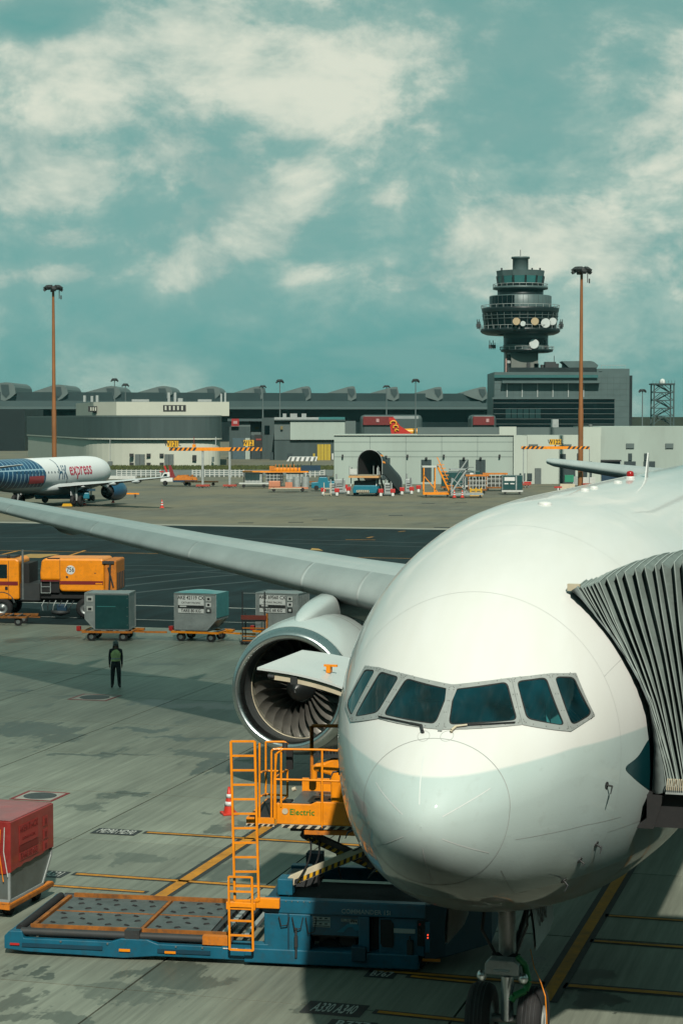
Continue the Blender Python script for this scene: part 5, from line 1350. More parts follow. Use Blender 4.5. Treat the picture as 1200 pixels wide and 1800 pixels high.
# cab
cabp = [(4.95, .95), (6.9, .95), (7.05, 1.5), (7.0, 2.0), (6.75, 2.85), (6.4, 3.0), (5.1, 3.0), (4.95, 2.9)]
cb = MB().prism(cabp, -W2, 0, 'y').build('cab', orange, sw, bevel=.07)
MB().box(5.0, 6.97, .002, .008, 1.66, 1.86).build('red_band', red_dark, cb)
MB().prism([(5.55, 2.02), (6.72, 2.02), (6.5, 2.72), (5.55, 2.72)], .002, .012, 'y').build('side_window', glass, cb)
MB().box(5.47, 5.49, .001, .006, 1.0, 2.9).build('door_gap', dark, cb); MB().box(5.52, 5.66, .008, .03, 1.44, 1.6).build('door_handle', black, cb)
text('CHECKED', .07, frame((5.9, .012, 1.76), (-1, 0, 0), (0, 0, 1)), orange, cb, name='door_print') if False else None
MB().box(5.3, 6.3, -1.8, -.6, 3.0, 3.1).tube((5.6, -.5, 3.05), (5.6, -.5, 3.18), .07, 10).build('light_bar', dark, cb)
MB().box(4.5, 4.92, -W2 + .1, -.35, 1.0, 2.75).build('intake_stack', black, sw); MB().tube((4.78, -.12, .95), (4.78, -.12, 3.45), .06, 12).build('exhaust_pipe', steel, sw)
MB().lathe([(-.02, .72), (.02, .62), (.4, .62), (.44, .72)], 20, a0=0.25, a1=math.pi - .25, M=Matrix.Translation((5.85, .02, .62)) @ Matrix.Rotation(R(90), 4, 'X') @ Matrix.Rotation(R(90), 4, 'Y') if False else Matrix.Translation((5.85, -.42, .62)) @ Matrix.Rotation(R(90), 4, 'Z') @ Matrix.Rotation(R(0), 4, 'X')).build('mudguard', mat('grey plastic', (.16, .18, .18), .6), sw)
for x in (5.85, 1.55):
    for y0, y1 in ((-.36, -.02), (-W2 + .02, -W2 + .36)):
        w = MB().lathe([(y0, .3), (y0, .46), (y0 + .06, .52), (y1 - .06, .52), (y1, .46), (y1, .3)], 26, M=Matrix.Translation((x, 0, .52)) @ Matrix.Rotation(R(90), 4, 'Z')).build('wheel', black, sw)
        MB().lathe([(y1 - .03, .31), (y1 - .10, .26), (y1 - .10, .14), (y1 - .02, .10), (y1 - .02, .005)], 20, M=Matrix.Translation((x, 0, .52)) @ Matrix.Rotation(R(90), 4, 'Z')).build('rim', steel, w)
MB().box(4.9, 7.1, -W2 + .1, -.05, .55, .95).build('bumper_skirt', mat('grey plastic', (0, 0, 0)), sw) if False else MB().box(6.5, 7.1, -W2 + .05, -.02, .5, .94).build('bumper', MATS['grey plastic'], sw, bevel=.05)

# ---- traffic cones
cone_o = mat('cone red', (.70, .035, .015), .45, var=.1)
cone_r = mat('cone white', (.72, .72, .70), .4, var=.05)
def cone(label, M, h=.70, w=.40):
    t = thing('traffic_cone', label, 'traffic cone', M, 'traffic cones')
    MB().box(-w / 2, w / 2, -w / 2, w / 2, 0, .05 * h / .7).build('base', cone_o, t, bevel=.01)
    k = h / .7
    pr = lambda z: .145 - .115 * (z - .05) / .65
    MB().lathez([(pr(z) * k, z * k) for z in (.05, .2, .35, .5, .7)] + [(.02 * k, .70 * k)], 20).build('body', cone_o, t)
    for a, b in ((.22, .33), (.42, .52)): MB().lathez([(pr(a) * k + .002, a * k), (pr(a) * k + .006, a * k), (pr(b) * k + .006, b * k), (pr(b) * k + .002, b * k)], 20).build('white_band', cone_r, t)
    return t
cone('red and white cone behind the loader ladder', pose(ground(403, 1431), .3))
cone('red and white cone alone on the far apron', pose(ground(285, 893), .1), .95, .5)
cone('cone at the parked jet main wheels', pose(ground(149, 888), .5), .8, .45)
cone('cone under the parked jet engine', pose(ground(199, 884), .2), .8, .45)

# ---- worker standing on the apron, back to the viewer
def person():
    g_ = ground(204, 1208.5); M = pose(g_, R(8))
    t = thing('person', 'worker in green safety vest and grey neck-flap cap standing with arms down', 'person', M)
    vs, es, rs = [], [], []
    def v(p, r, par=None):
        vs.append(p); rs.append(r if isinstance(r, tuple) else (r, r))
        if par is not None: es.append((par, len(vs) - 1))
        return len(vs) - 1
    pel = v((0, 0, .93), (.155, .105)); wa = v((0, .01, 1.08), (.15, .10), pel); ch = v((0, .0, 1.27), (.175, .115), wa); sh = v((0, .0, 1.40), (.14, .09), ch); nk = v((0, -.01, 1.49), .058, sh); hd = v((0, -.02, 1.60), (.075, .09), nk); ht = v((0, -.02, 1.70), (.07, .085), hd)
    for s in (-1, 1):
        hip = v((s * .095, 0, .84), .112, pel); kn = v((s * .115, -.02 - .03 * s, .50), .085, hip); an = v((s * .13, .01 - .03 * s, .10), .066, kn); ft = v((s * .145, -.09 - .03 * s, .05), .050, an); v((s * .16, -.17 - .03 * s, .04), .042, ft)
        so = v((s * .185, 0, 1.395), .075, sh); el = v((s * .222, .03, 1.13), .056, so); wr = v((s * .228, -.03, .89), .036, el); pm = v((s * .23, -.04, .82), (.024, .038), wr)
        for k, (dy, ln) in enumerate(((-.03, .085), (-.01, .10), (.01, .095), (.028, .075))):
            a = v((s * .23, -.04 + dy, .775), .010, pm); v((s * .222, -.055 + dy, .775 - ln * .5), .009, a)
        th = v((s * .217, -.075, .81), .011, pm); v((s * .21, -.09, .77), .009, th)
    me = bpy.data.meshes.new('body'); me.from_pydata(vs, es, [])
    o = bpy.data.objects.new('body', me); COL.objects.link(o); o.parent = t
    sk = o.modifiers.new('skin', 'SKIN'); sk.use_smooth_shade = True
    for i, r in enumerate(rs): me.skin_vertices[0].data[i].radius = r
    me.skin_vertices[0].data[0].use_root = True
    sb = o.modifiers.new('sub', 'SUBSURF'); sb.levels = 1; sb.render_levels = 1
    dg = bpy.context.evaluated_depsgraph_get(); dg.update()
    bm_me = bpy.data.meshes.new_from_object(o.evaluated_get(dg)); bpy.data.objects.remove(o)
    cloth = mat('dark work clothes', (.024, .03, .036), .8, var=.35, scale=8); skin = mat('skin', (.33, .20, .14), .5); boots = mat('boots', (.012, .012, .012), .6)
    bm_me.name = 'body'; bm_me.materials.clear()
    for m_ in (cloth, skin, boots): bm_me.materials.append(m_)
    for p in bm_me.polygons:
        c = p.center; p.use_smooth = True
        p.material_index = 1 if c.z > 1.475 or (abs(c.x) > .185 and c.z < .87) else (2 if c.z < .13 else 0)
    ob = link('body', bm_me, t)
    vest = mat('hi-vis vest', (.95, 1.05, .45), .6, var=.2, scale=9)
    rows = []
    for z, a, b in ((1.0, .175, .125), (1.1, .17, .12), (1.25, .195, .135), (1.36, .19, .125), (1.43, .13, .085), (1.45, .07, .06)):
        rows.append([Vector((a * math.sin(2 * math.pi * k / 20), b * math.cos(2 * math.pi * k / 20), z)) for k in range(20)])
    ve = MB().grid(rows, closed=True).build('vest', vest, t)
    rb = MB()
    for z, a, b in ((1.07, .176, .127),): rb.grid([[Vector((a * math.sin(2 * math.pi * k / 20), b * math.cos(2 * math.pi * k / 20), z + dz)) for k in range(20)] for dz in (0, .05)], closed=True)
    rb.build('reflective_band', cone_r, ve)
    capm = mat('grey cap cloth', (.30, .32, .30), .9, var=.3, scale=12)
    MB().lathez([(.105, 1.585), (.108, 1.64), (.10, 1.71), (.07, 1.76), (.01, 1.78)], 16, M=Matrix.Translation((0, -.015, 0))).build('cap', capm, t)
    MB().grid([[Vector((r * math.sin(a), -.01 - r * -math.cos(a) * 1.0 if False else .0 + r * math.cos(a) - .01, z)) for a in [R(-115 + 230 * k / 14) for k in range(15)]] for z, r in ((1.62, .108), (1.55, .115), (1.47, .125), (1.42, .14))]).build('neck_flap', capm, t)
    MB().box(-.08, .08, -.2, -.1, 1.655, 1.67).build('cap_brim', capm, t)
    f = MB().lathez([(.005, .02), (.014, .0), (.005, -.02)], 8, M=Matrix.Translation((0, -.118, 1.60)))
    f.build('nose', skin, t)
    for s in (-1, 1): MB().lathez([(.004, .012), (.012, 0), (.004, -.012)], 8, M=Matrix.Translation((s * .03, -.105, 1.625))).build('eye', ink, t)
    MB().box(-.025, .025, -.112, -.10, 1.562, 1.57).build('mouth', red_dark, t)
person()
# ------------------------------------------------------------------ parked narrow-body jet on the far apron (local x forward, y to its left)
PHI = R(16.5)
leg = ground(135, 889)
fwd = Vector((math.sin(PHI), math.cos(PHI), 0)); lft = Vector((-math.cos(PHI), math.sin(PHI), 0))
J0 = leg + lft * 3.7
MJ = Matrix((fwd, lft, Vector((0, 0, 1)))).transposed().to_4x4(); MJ.translation = J0
jet = thing('narrow_body_jet', 'white and blue narrow-body jet parked tail-on at the left edge', 'airplane', MJ)
JX = [-21.5, -19, -15, -10, -4, 4, 9.2, 12.6, 14.6, 16.1, 17.1, 17.6]
JW = [.25, .75, 1.35, 1.85, 1.975, 1.975, 1.975, 1.88, 1.6, 1.15, .6, .05]
JT = [5.0, 5.35, 5.55, 5.6, 5.6, 5.6, 5.6, 5.52, 5.25, 4.75, 4.05, 3.3]
JB = [4.4, 3.6, 2.6, 1.85, 1.55, 1.5, 1.5, 1.62, 1.9, 2.25, 2.7, 3.25]
def jsec(x, th):
    w, tp, bt = (pchip(x, JX, a) for a in (JW, JT, JB))
    return Vector((x, w * math.sin(th), (tp + bt) / 2 + (tp - bt) / 2 * math.cos(th)))
def jlivery():
    m = bpy.data.materials.new('low-cost jet livery'); m.use_nodes = True; t = m.node_tree; b = t.nodes['Principled BSDF']
    tc_ = N(t, 'ShaderNodeTexCoord'); sp = N(t, 'ShaderNodeSeparateXYZ'); t.links.new(tc_.outputs['Object'], sp.inputs[0])
    def mth(op, *a):
        n = N(t, 'ShaderNodeMath', operation=op)
        for i, x in enumerate(a):
            if isinstance(x, (int, float)): n.inputs[i].default_value = x
            else: t.links.new(x, n.inputs[i])
        return n.outputs[0]
    # blue rear body, its front edge bulging forward at mid height
    zc = mth('SUBTRACT', sp.outputs[2], 3.5)
    edge = mth('SUBTRACT', -4.4, mth('MULTIPLY', mth('MULTIPLY', zc, zc), .42))
    blu = mth('LESS_THAN', sp.outputs[0], edge); low = mth('GREATER_THAN', sp.outputs[2], 2.35); msk = mth('MULTIPLY', blu, low)
    br = N(t, 'ShaderNodeTexBrick'); br.inputs['Scale'].default_value = .62; br.inputs['Mortar Size'].default_value = .045; br.inputs['Brick Width'].default_value = .55; br.inputs['Row Height'].default_value = 1.35
    br.inputs['Color1'].default_value = (.006, .07, .155, 1); br.inputs['Color2'].default_value = (.005, .045, .115, 1); br.inputs['Mortar'].default_value = (.30, .46, .55, 1)
    cb = N(t, 'ShaderNodeCombineXYZ'); t.links.new(sp.outputs[0], cb.inputs[0]); t.links.new(sp.outputs[2], cb.inputs[1]); t.links.new(cb.outputs[0], br.inputs['Vector'])
    mx = N(t, 'ShaderNodeMix', data_type='RGBA'); mx.inputs[6].default_value = (.70, .72, .72, 1); t.links.new(msk, mx.inputs[0]); t.links.new(br.outputs[0], mx.inputs[7])
    t.links.new(mx.outputs[2], b.inputs['Base Color']); b.inputs['Roughness'].default_value = .35
    return m
jl = jlivery()
xs = [-21.5 + 39.1 * k / 60 for k in range(61)]
MB().grid([[jsec(x, 2 * math.pi * k / 32) for k in range(32)] for x in xs], closed=True).build('fuselage', jl, jet)
jwhite = mat('jet white paint', (.66, .69, .69), .4, var=.05)
jblue = mat('jet blue paint', (.006, .075, .16), .35, coat=.3, var=.08)
MB().lathe([(-7, .05), (-5.5, 1.2), (-2, 1.75), (3, 1.75), (6, 1.2), (7.5, .05)], 20, M=Matrix.Translation((1.5, 0, 2.1)) @ Matrix.Diagonal((1, 1.15, .55, 1))).build('belly_fairing', jwhite, jet)
for sg in (-1, 1):
    rows = []
    for y, sl, c, z in ((1.5, 6.0, 7.2, 2.15), (6.4, 3.2, 4.2, 2.6), (16.6, -2.6, 1.6, 3.55), (17.05, -3.0, .9, 3.6)):
        rows.append([Vector((sl - x * c, sg * y, z + foil(x, .12) * c)) for x in XS[::-1]] + [Vector((sl - x * c, sg * y, z - foil(x, .10) * c)) for x in XS[1:]])
    m = MB().grid(rows); m.add(rows[-1], [tuple(range(len(rows[0])))]); w = m.build('wing', jwhite, jet)
    MB().prism([(-2.7, 3.45), (-4.2, 3.5), (-4.6, 4.9), (-4.1, 4.9)], sg * 17.02, sg * 17.10, 'y').build('wingtip_fence', mat('jet red paint', (.55, .05, .06), .4), jet)
    for y in (5.0, 9.2, 12.6):
        MB().lathe([(0, .02), (-.6, .16), (-1.6, .22), (-3.0, .05)], 10, M=Matrix.Translation((1.4 - (y - 5) * .42, sg * y, 2.25 + (y - 5) * .095))).build('flap_fairing', jwhite, jet)
    Mn = Matrix.Translation((8.0, sg * 5.75, 1.55)) @ Matrix.Rotation(R(180), 4, 'Z')
    na = MB().lathe([(.0, .92), (.15, 1.04), (.7, 1.14), (1.6, 1.16), (2.8, 1.06), (3.7, .86)], 28, M=Mn).build('nacelle', jblue, jet)
    MB().lathe([(3.7, .85), (3.2, .7)], 28, M=Mn).lathe([(3.2, .7), (3.22, .01)], 28, M=Mn).lathe([(3.3, .55), (4.5, .42), (4.52, .3), (3.9, .28), (5.2, .03)], 24, M=Mn).build('exhaust', dark, na)
    MB().lathe([(0, .92), (.03, .84), (.5, .80), (.52, .02)], 28, M=Mn).build('inlet', dark, na)
    MB().prism([(5.6, 2.5), (7.6, 2.5), (3.2, 2.75), (2.0, 2.4), (3.8, 2.0)], sg * 5.75 - .15, sg * 5.75 + .15, 'y').build('pylon', jwhite, jet)
    rows = []
    for y, sl, c, z in ((.4, -16.2, 3.4, 4.6), (6.0, -18.9, 1.5, 5.2), (6.2, -19.2, 1.0, 5.22)):
        rows.append([Vector((sl - x * c, sg * y, z + foil(x, .10) * c)) for x in XS[::-1]] + [Vector((sl - x * c, sg * y, z - foil(x, .10) * c)) for x in XS[1:]])
    m = MB().grid(rows); m.add(rows[-1], [tuple(range(len(rows[0])))]); m.build('tailplane', jwhite, jet)
    gl = MB().tube((0, sg * 3.75, .6), (0, sg * 3.6, 2.4), .14, 12).tube((0, sg * 3.6, 1.2), (.9, sg * 3.0, 2.2), .07, 8).build('main_leg', galv, jet)
    for dy in (-.46, .46):
        Mw = Matrix.Translation((0, sg * 3.75 + dy, .6)) @ Matrix.Rotation(R(90), 4, 'Z')
        MB().lathe([(-.2, .3), (-.21, .5), (-.12, .59), (.12, .59), (.21, .5), (.2, .3), (.15, .02), (-.15, .02), (-.2, .3)], 24, M=Mw).build('wheel', black, gl)
    MB().box(-.5, .6, sg * 3.2 - .03, sg * 3.2 + .03, 1.2, 2.2).build('leg_door', jwhite, gl)
ngj = MB().tube((12.6, 0, .4), (12.6, 0, 1.8), .1, 10).build('nose_leg', galv, jet)
for dy in (-.25, .25): MB().tube((12.6, dy - .1, .38), (12.6, dy + .1, .38), .38, 20).build('wheel', black, ngj)
rows = []
for z, sl, c in ((5.3, -13.5, 6.0), (11.3, -18.8, 2.6), (11.5, -19.2, 1.9)):
    rows.append([Vector((sl - x * c, foil(x, .10) * c, z)) for x in XS[::-1]] + [Vector((sl - x * c, -foil(x, .10) * c, z)) for x in XS[1:]])
m = MB().grid(rows); m.add(rows[-1], [tuple(range(len(rows[0])))]); m.build('fin', jblue, jet)
# cabin windows on the side we see
for k in range(34):
    x = -11.5 + .86 * k
    if x > -.9: continue
    th = R(-79); p = jsec(x, th); n_ = Vector((0, math.sin(th), math.cos(th)))
    MB().tube(p - n_ * .02, p + n_ * .012, .13, 8).build('cabin_window', navy, jet)
# titles wrapped round the body
def wrap_text(s, size, x0, z0, m, sx=1.0, name='title'):
    me = text_mesh(s, size, .004).copy(); me.materials.clear(); me.materials.append(m)
    xmin = min(v.co.x for v in me.vertices); rad = 2.0
    bm = bmesh.new(); bm.from_mesh(me); bmesh.ops.triangulate(bm, faces=bm.faces[:]); bmesh.ops.subdivide_edges(bm, edges=[e for e in bm.edges if e.calc_length() > .3], cuts=2); bm.to_mesh(me); bm.free()
    a0 = math.asin((z0 - 3.55) / 2.05)
    for v in me.vertices:
        a = a0 + v.co.y / rad; up = v.co.z
        v.co = Vector((x0 + (v.co.x - xmin) * sx, -(1.985 + up) * math.cos(a), 3.55 + 2.06 * math.sin(a) + 0 * up))
    return link(name, me, jet)
magenta = mat('title red', (.62, .02, .075), .4)
wrap_text('express', 2.15, 2.05, 4.15, magenta, .98)
wrap_text('HK', 2.35, -1.0, 3.8, jblue, .82)
for dx, z0_, z1_ in ((-1.0, .05, 1.15), (1.3, -.75, -.1)):
    rws = []
    for k in range(12):
        a = z0_ + (z1_ - z0_) * k / 11; rws.append([Vector((dx + .5 - .55 * (k / 11) - w_ , -1.992 * math.cos(a), 3.55 + 2.065 * math.sin(a))) for w_ in (0, .16)])
    MB().grid(rws).build('title_stroke', jblue, jet)
rws = []
for k in range(6):
    a = -.38 + .42 * k / 5; rws.append([Vector((x, -1.99 * math.cos(a), 3.55 + 2.07 * math.sin(a))) for x in (-8.9, -5.0)])
MB().grid(rws).build('web_panel', mat('web panel red', (.42, .02, .03), .4), jet)
wrap_text('hkexpress.com', .62, -8.6, 3.18, jwhite, .88, 'web_address')
# ------------------------------------------------------------------ buildings and equipment on the far side
def X(px, Y): return at(px, 738, Y).x
def Z(py, Y): return at(600, py, Y).z
def pbox(m, x0, x1, y0, y1, Y, dep, mi=0):         # box whose front face fills a photo rectangle at distance Y
    return m.box(X(x0, Y), X(x1, Y), Y, Y + dep, Z(y1, Y), Z(y0, Y), mi)
def PB_(nm, x0, x1, y0, y1, Y, dep, mm, parent, **k): return pbox(MB(), x0, x1, y0, y1, Y, dep).build(nm, mm, parent, **k)
wall_w = mat('pale painted wall', (.40, .48, .43), .8, var=.10, scale=.15, dirt=.25, stretch=(1, 1, .25), grime=(.24, .26, .22))
wall_l = mat('light painted wall', (.52, .58, .51), .8, var=.08, scale=.15, dirt=.2, stretch=(1, 1, .25), grime=(.3, .32, .27))
wall_d = mat('dark metal cladding', (.055, .085, .085), .5, .1, var=.14, scale=.3, stretch=(3, 3, .2))  # cladding darkened and tealed to put cloud shade and haze in
wall_m = mat('mid grey cladding', (.115, .155, .15), .55, .1, var=.12, scale=.2)
door_d = mat('dark steel door', (.028, .05, .054), .55, var=.15)
door_g = mat('grey steel door', (.12, .145, .14), .55, var=.15)
cream_w = mat('cream wall', (.56, .58, .49), .75, var=.08, scale=.1, dirt=.15, grime=(.35, .35, .28))
roof_g = mat('metal roof', (.032, .058, .062), .5, .1, var=.15, scale=.05)  # roof colour lowered, with cloud shade and haze mixed into it
roof_l = mat('pale metal fascia', (.075, .115, .118), .5, .1, var=.1, scale=.05)
dkglass = mat('dark facade glass', (.002, .008, .010), .2, var=.3, scale=.1, spec=.2)
tower_m = mat('tower cladding', (.085, .13, .13), .45, .1, var=.15, scale=.2)  # tower colours darkened toward teal, standing in for cloud shade and haze
tower_d = mat('tower dark cladding', (.009, .018, .020), .4, .1, var=.25, scale=.2)
conc_t = mat('tower concrete', (.17, .185, .165), .85, var=.12, scale=.2)
tglass = mat('tower cab glass', (.03, .16, .16), .1, var=.15, scale=.3, spec=.8)

# -- dark building with rounded corners
Yb = 424
A, B_, C_ = Vector((X(165, Yb), Yb, 0)), Vector((X(403, Yb), Yb, 0)), Vector((X(47, 535), 535, 0))
def footprint(inset=0.0, r=9):
    D_ = B_ + (C_ - A)
    poly = [C_, A, B_, D_]; cen = sum(poly, Vector()) / 4
    pts = []
    for i in range(4):
        a, b, c = poly[i - 1], poly[i], poly[(i + 1) % 4]; d1, d2 = (a - b).normalized(), (c - b).normalized()
        rr = r if i in (1, 2) else 1.0
        p1, p2 = b + d1 * rr * (1.6 if i == 1 else 1), b + d2 * rr * (1.6 if i == 1 else 1)
        for k in range(13):
            t = k / 12; pts.append(p1 * (1 - t) ** 2 + b * 2 * t * (1 - t) + p2 * t * t)
    if inset: pts = [p + (cen - p).normalized() * inset for p in pts]
    return pts
def drum(pts, z0, z1): 
    m = MB(); lo = [Vector((p.x, p.y, z0)) for p in pts]; hi = [Vector((p.x, p.y, z1)) for p in pts]
    m.grid([lo, hi], closed=True, sm=False); m.add(hi, [tuple(range(len(hi)))]); return m
hb = thing('rounded_building', 'dark clad building with rounded corners and white rooftop storey', 'building', Matrix.Translation((A.x, A.y, 0))); HI = Matrix.Translation((-A.x, -A.y, 0))
def loc(pts): return [p - Vector((A.x, A.y, 0)) for p in pts]
z_lo, z_hi, z_top = Z(770, Yb), Z(731, Yb), Z(706, Yb)
drum(loc(footprint(.8)), -.1, z_lo).build('base_wall', cream_w, hb); drum(loc(footprint(0)), z_lo, z_hi).build('upper_wall', wall_d, hb)
drum(loc(footprint(-.15)), z_lo - .35, z_lo - .05).build('drip_edge', cream_w, hb); drum(loc(footprint(-.12)), z_hi - .3, z_hi + .12).build('parapet', wall_m, hb)
# rooftop storey
pts = []
for px, Y in ((134, 470), (165, 436), (205, 429), (403, 429), (403, 490), (134, 520)): pts.append(Vector((X(px, Y), Y, 0)))
drum(loc(pts), z_hi, z_top).build('roof_storey', cream_w, hb)
def hp(nm, x0, x1, y0, y1, Y, dep, mm, parent=hb): return pbox(MB(), x0, x1, y0, y1, Y, dep).build(nm, mm, parent, M=HI if parent is hb else None)
for x0, x1, n in ((287, 327, 6),):
    f_ = hp('louvre', x0, x1, 712, 723, 428.9, .3, ink)
    for k in range(n - 1): MB_ = hp('louvre_slat', x0 + 3 + k * 7.2, x0 + 6 + k * 7.2, 713.5, 721, 428.8, .1, cream_w, f_)
f_ = MB().box(X(157, 436), X(172, 436), 434.5, 437, Z(724, 436), Z(714, 436)).build('louvre', ink, hb, M=HI)
for k in range(3): MB().box(X(159.5 + 4 * k, 434.4), X(161.5 + 4 * k, 434.4), 434.3, 434.5, Z(722, 434), Z(716, 434)).build('louvre_slat', cream_w, f_)
for x, h, w in ((149, 11, 4), (162, 10, 4), (171, 11, 4), (297, 16, 4), (308, 16, 4), (389, 14, 3), (396, 16, 3), (317, 6, 8)):
    hp('roof_vent', x - w / 2, x + w / 2, 706 - h, 706.5, 440, 1.5, galv)
hp('roof_pipe', 232, 262, 702, 706, 435, 1, galv); hp('roof_pipe', 348, 372, 702, 706, 435, 1, galv)
Yd = Yb + .3
for x0, x1 in ((237, 254), (289, 305)):
    d = hp('door', x0, x1, 798, 822, Yd + .1, .3, door_g) if False else hp('door', x0, x1, 798.5, 819.5, Yd, .7, door_g); hp('door_joint', (x0 + x1) / 2 - .3, (x0 + x1) / 2 + .3, 799, 819, Yd - .05, .05, ink, d)
for x, y in ((231, 800), (261, 800), (284, 800), (231, 816), (261, 816), (284, 816)): hp('vent', x - 3.5, x + 3.5, y - 2.7, y + 2.7, Yd, .7, ink)
hp('window', 338, 345, 800, 810, Yd, .7, ink); hp('shutter', 372, 376, 803, 812, Yd, .7, wall_m); hp('cabinet', 189, 197, 811, 820, 420, 1, door_g)
MB().box(X(193, 422), X(194, 422), 422, 422.4, 0, 6).build('downpipe', galv, hb, M=HI)

# -- grey service block with a yellow door
sb_ = thing('service_block', 'grey service block with a yellow roller door beyond the road', 'building'); Ys = 492
PB_('upper_wall', 510, 606, 739, 773, Ys, 30, wall_w, sb_); PB_('corner_wall', 482, 510, 739, 773, Ys + .6, 30, wall_m, sb_); PB_('lower_wall', 482, 606, 773.3, 809, Ys + .8, 29, wall_d, sb_)  # corner_wall is the side face, its shade put in by darker cladding
yd = PB_('roller_door', 557.5, 581, 781, 809, Ys + .4, .5, mat('yellow door paint', (.50, .36, .03), .6, var=.1), sb_)
for k in range(3): PB_('door_joint', 563 + 6 * k, 563.5 + 6 * k, 781, 809, Ys + .35, .06, ink, yd)
PB_('yellow_post', 550, 553.5, 797, 809, Ys - 1, .4, MATS['yellow door paint'], sb_); PB_('notice', 583, 586, 797, 808, Ys, .4, white_old, sb_); PB_('vent', 493, 497, 749, 755, Ys, .7, mat('brass vent', (.2, .16, .06), .6), sb_)
PB_('roof_edge', 481, 607, 737.6, 739.6, Ys - .4, 30, wall_d, sb_)
for x, w in ((497, 6), (510, 12), (530, 8)): PB_('roof_unit', x, x + w, 727, 737.5, Ys + 6, 4, galv, sb_)
PB_('roof_screen', 560, 606, 733, 737.5, Ys + 4, .3, mat('teal screen', (.04, .19, .19), .4), sb_); PB_('roof_screen', 482, 560, 733.5, 737.5, Ys + 4, .3, galv, sb_)
PB_('side_wing', 606, 625, 740, 764, Ys + 6, 20, wall_m, sb_); PB_('small_door', 505, 514, 797, 809, Ys + .5, .5, door_d, sb_); PB_('small_door', 474, 480, 795, 809, Ys + .5, .5, door_d, sb_)
lk = thing('link_building', 'stepped grey building between the rounded block and the yellow door', 'building'); Yl = 505
PB_('wall', 403, 440, 750, 815, Yl, 20, wall_d, lk); PB_('wall', 440, 460, 741, 815, Yl + 4, 20, wall_m, lk); PB_('tower_wall', 460, 482, 734, 815, Yl + 1, 20, wall_d, lk); PB_('pale_wall', 406, 440, 740, 750, Yl + 2, 20, wall_m, lk); PB_('roof', 400, 460, 736, 740.5, Yl + 1, 22, roof_l, lk)
PB_('shutter', 409, 430, 770, 812, Yl - .3, .4, mat('blue grey shutter', (.07, .12, .14), .5), lk); PB_('pale_panel', 431, 439, 770, 812, Yl - .4, .5, wall_w, lk); PB_('doorway', 440, 462, 765, 812, Yl + 3.6, .5, door_d, lk); PB_('window', 465, 474, 748, 763, Yl + .8, .3, dkglass, lk); PB_('vent', 448, 455, 750, 755, Yl + 3.8, .3, MATS['brass vent'], lk)
rs = PB_('red_sign', 407, 420, 736, 749, Yl - 1.2, .5, mat('red sign', (.34, .02, .02), .5), lk); PB_('sign_emblem', 410, 417, 740, 745, Yl - 1.3, .1, mat('sign pink', (.5, .3, .3), .5), rs)
sg = PB_('display_board', 447, 461, 764, 789, Yl - 4, .4, ink, lk); PB_('board_text', 450, 459, 771, 774, Yl - 4.1, .1, mat('board red', (.3, .05, .04), .5), sg)

# -- long pale service building, stand W122
wb = thing('pale_service_building', 'long pale flat-roofed service building behind the ground equipment', 'building'); Yw = 309
PB_('front_wall', 587, 902, 765, 852, Yw, 30, wall_w, wb); PB_('front_wall', 902.3, 926, 765.5, 853, Yw - .6, 30, wall_l, wb); PB_('front_wall', 926.3, 1055, 765, 853, Yw + 1.0, 30, wall_l, wb); PB_('right_wall', 1054, 1560, 750, 852, Yw + 3.5, 36, wall_w, wb)
PB_('bright_bay', 1022, 1056, 750.5, 766, Yw + 2.0, 1.2, wall_l, wb)
PB_('parapet', 733, 1054, 751, 766, Yw + 8, .4, wall_m, wb); PB_('parapet', 877, 907, 750, 766, Yw + 7.8, .4, wall_l, wb)
PB_('coping', 586.5, 902, 763.8, 765.4, Yw - .25, .4, wall_l, wb)
for y in (777, 793, 803): PB_('wall_joint', 587, 902, y - .35, y + .35, Yw - .02, .05, wall_d if False else wall_m, wb)
for x in (650, 713, 776, 839): PB_('wall_joint', x - .3, x + .3, 766, 850, Yw - .02, .05, wall_m, wb)
for x0, x1, y0, y1 in ((671, 685.5, 805, 843), (740, 758, 808, 846), (807, 823, 808, 842), (836, 853, 808, 842)):
    d = PB_('door', x0, x1, y0, y1, Yw - .12, .3, door_d, wb); PB_('door_lamp', (x0 + x1) / 2 - 2, (x0 + x1) / 2 + 2, y0 - 4, y0 - 1, Yw - .5, .4, dark, wb); PB_('door_joint', (x0 + x1) / 2 - .25, (x0 + x1) / 2 + .25, y0 + 1, y1, Yw - .16, .05, ink, d)
for x in (602, 716, 780, 878): PB_('wall_lamp', x - 1.5, x + 1.5, 799, 804, Yw - .5, .5, dark, wb)
Yr = Yw + .9
for x0, x1, y0, y1, mm in ((984, 994, 798, 809, door_d), (1014, 1017, 797, 809, door_d), (913, 916, 832, 844, door_d), (920, 923, 832, 844, door_d), (926.5, 935, 832, 844, door_d), (940, 951, 823, 851, door_g), (984, 1011, 813, 850, door_d), (1024, 1032, 812, 838, door_d), (1037, 1040, 811, 838, door_d)): PB_('door' if y1 - y0 > 20 else 'window', x0, x1, y0, y1, Yr - .1 if x0 > 926 else Yw - .8, .4, mm, wb)
Yq = Yw + 3.3
for x0, x1, y0, y1 in ((1104, 1110.5, 797, 809), (1132, 1139, 797, 809), (1097, 1117, 811, 850), (1131, 1151, 811, 850), (1057, 1090, 810, 850)): PB_('door' if y1 - y0 > 20 else 'window', x0, x1, y0, y1, Yq, .5, door_d if x0 > 1090 else navy, wb)
PB_('canopy', 1055, 1092, 808.5, 811, Yq - 1.6, 1.6, dark, wb)
for x0, x1 in ((1100, 1114), (1169, 1183)): PB_('louvre', x0, x1, 779.5, 788, Yq, .4, wall_m, wb)
for x0, x1 in ((929, 945), (988, 1004)): PB_('louvre', x0, x1, 781, 784, Yr - .1, .3, wall_m, wb)
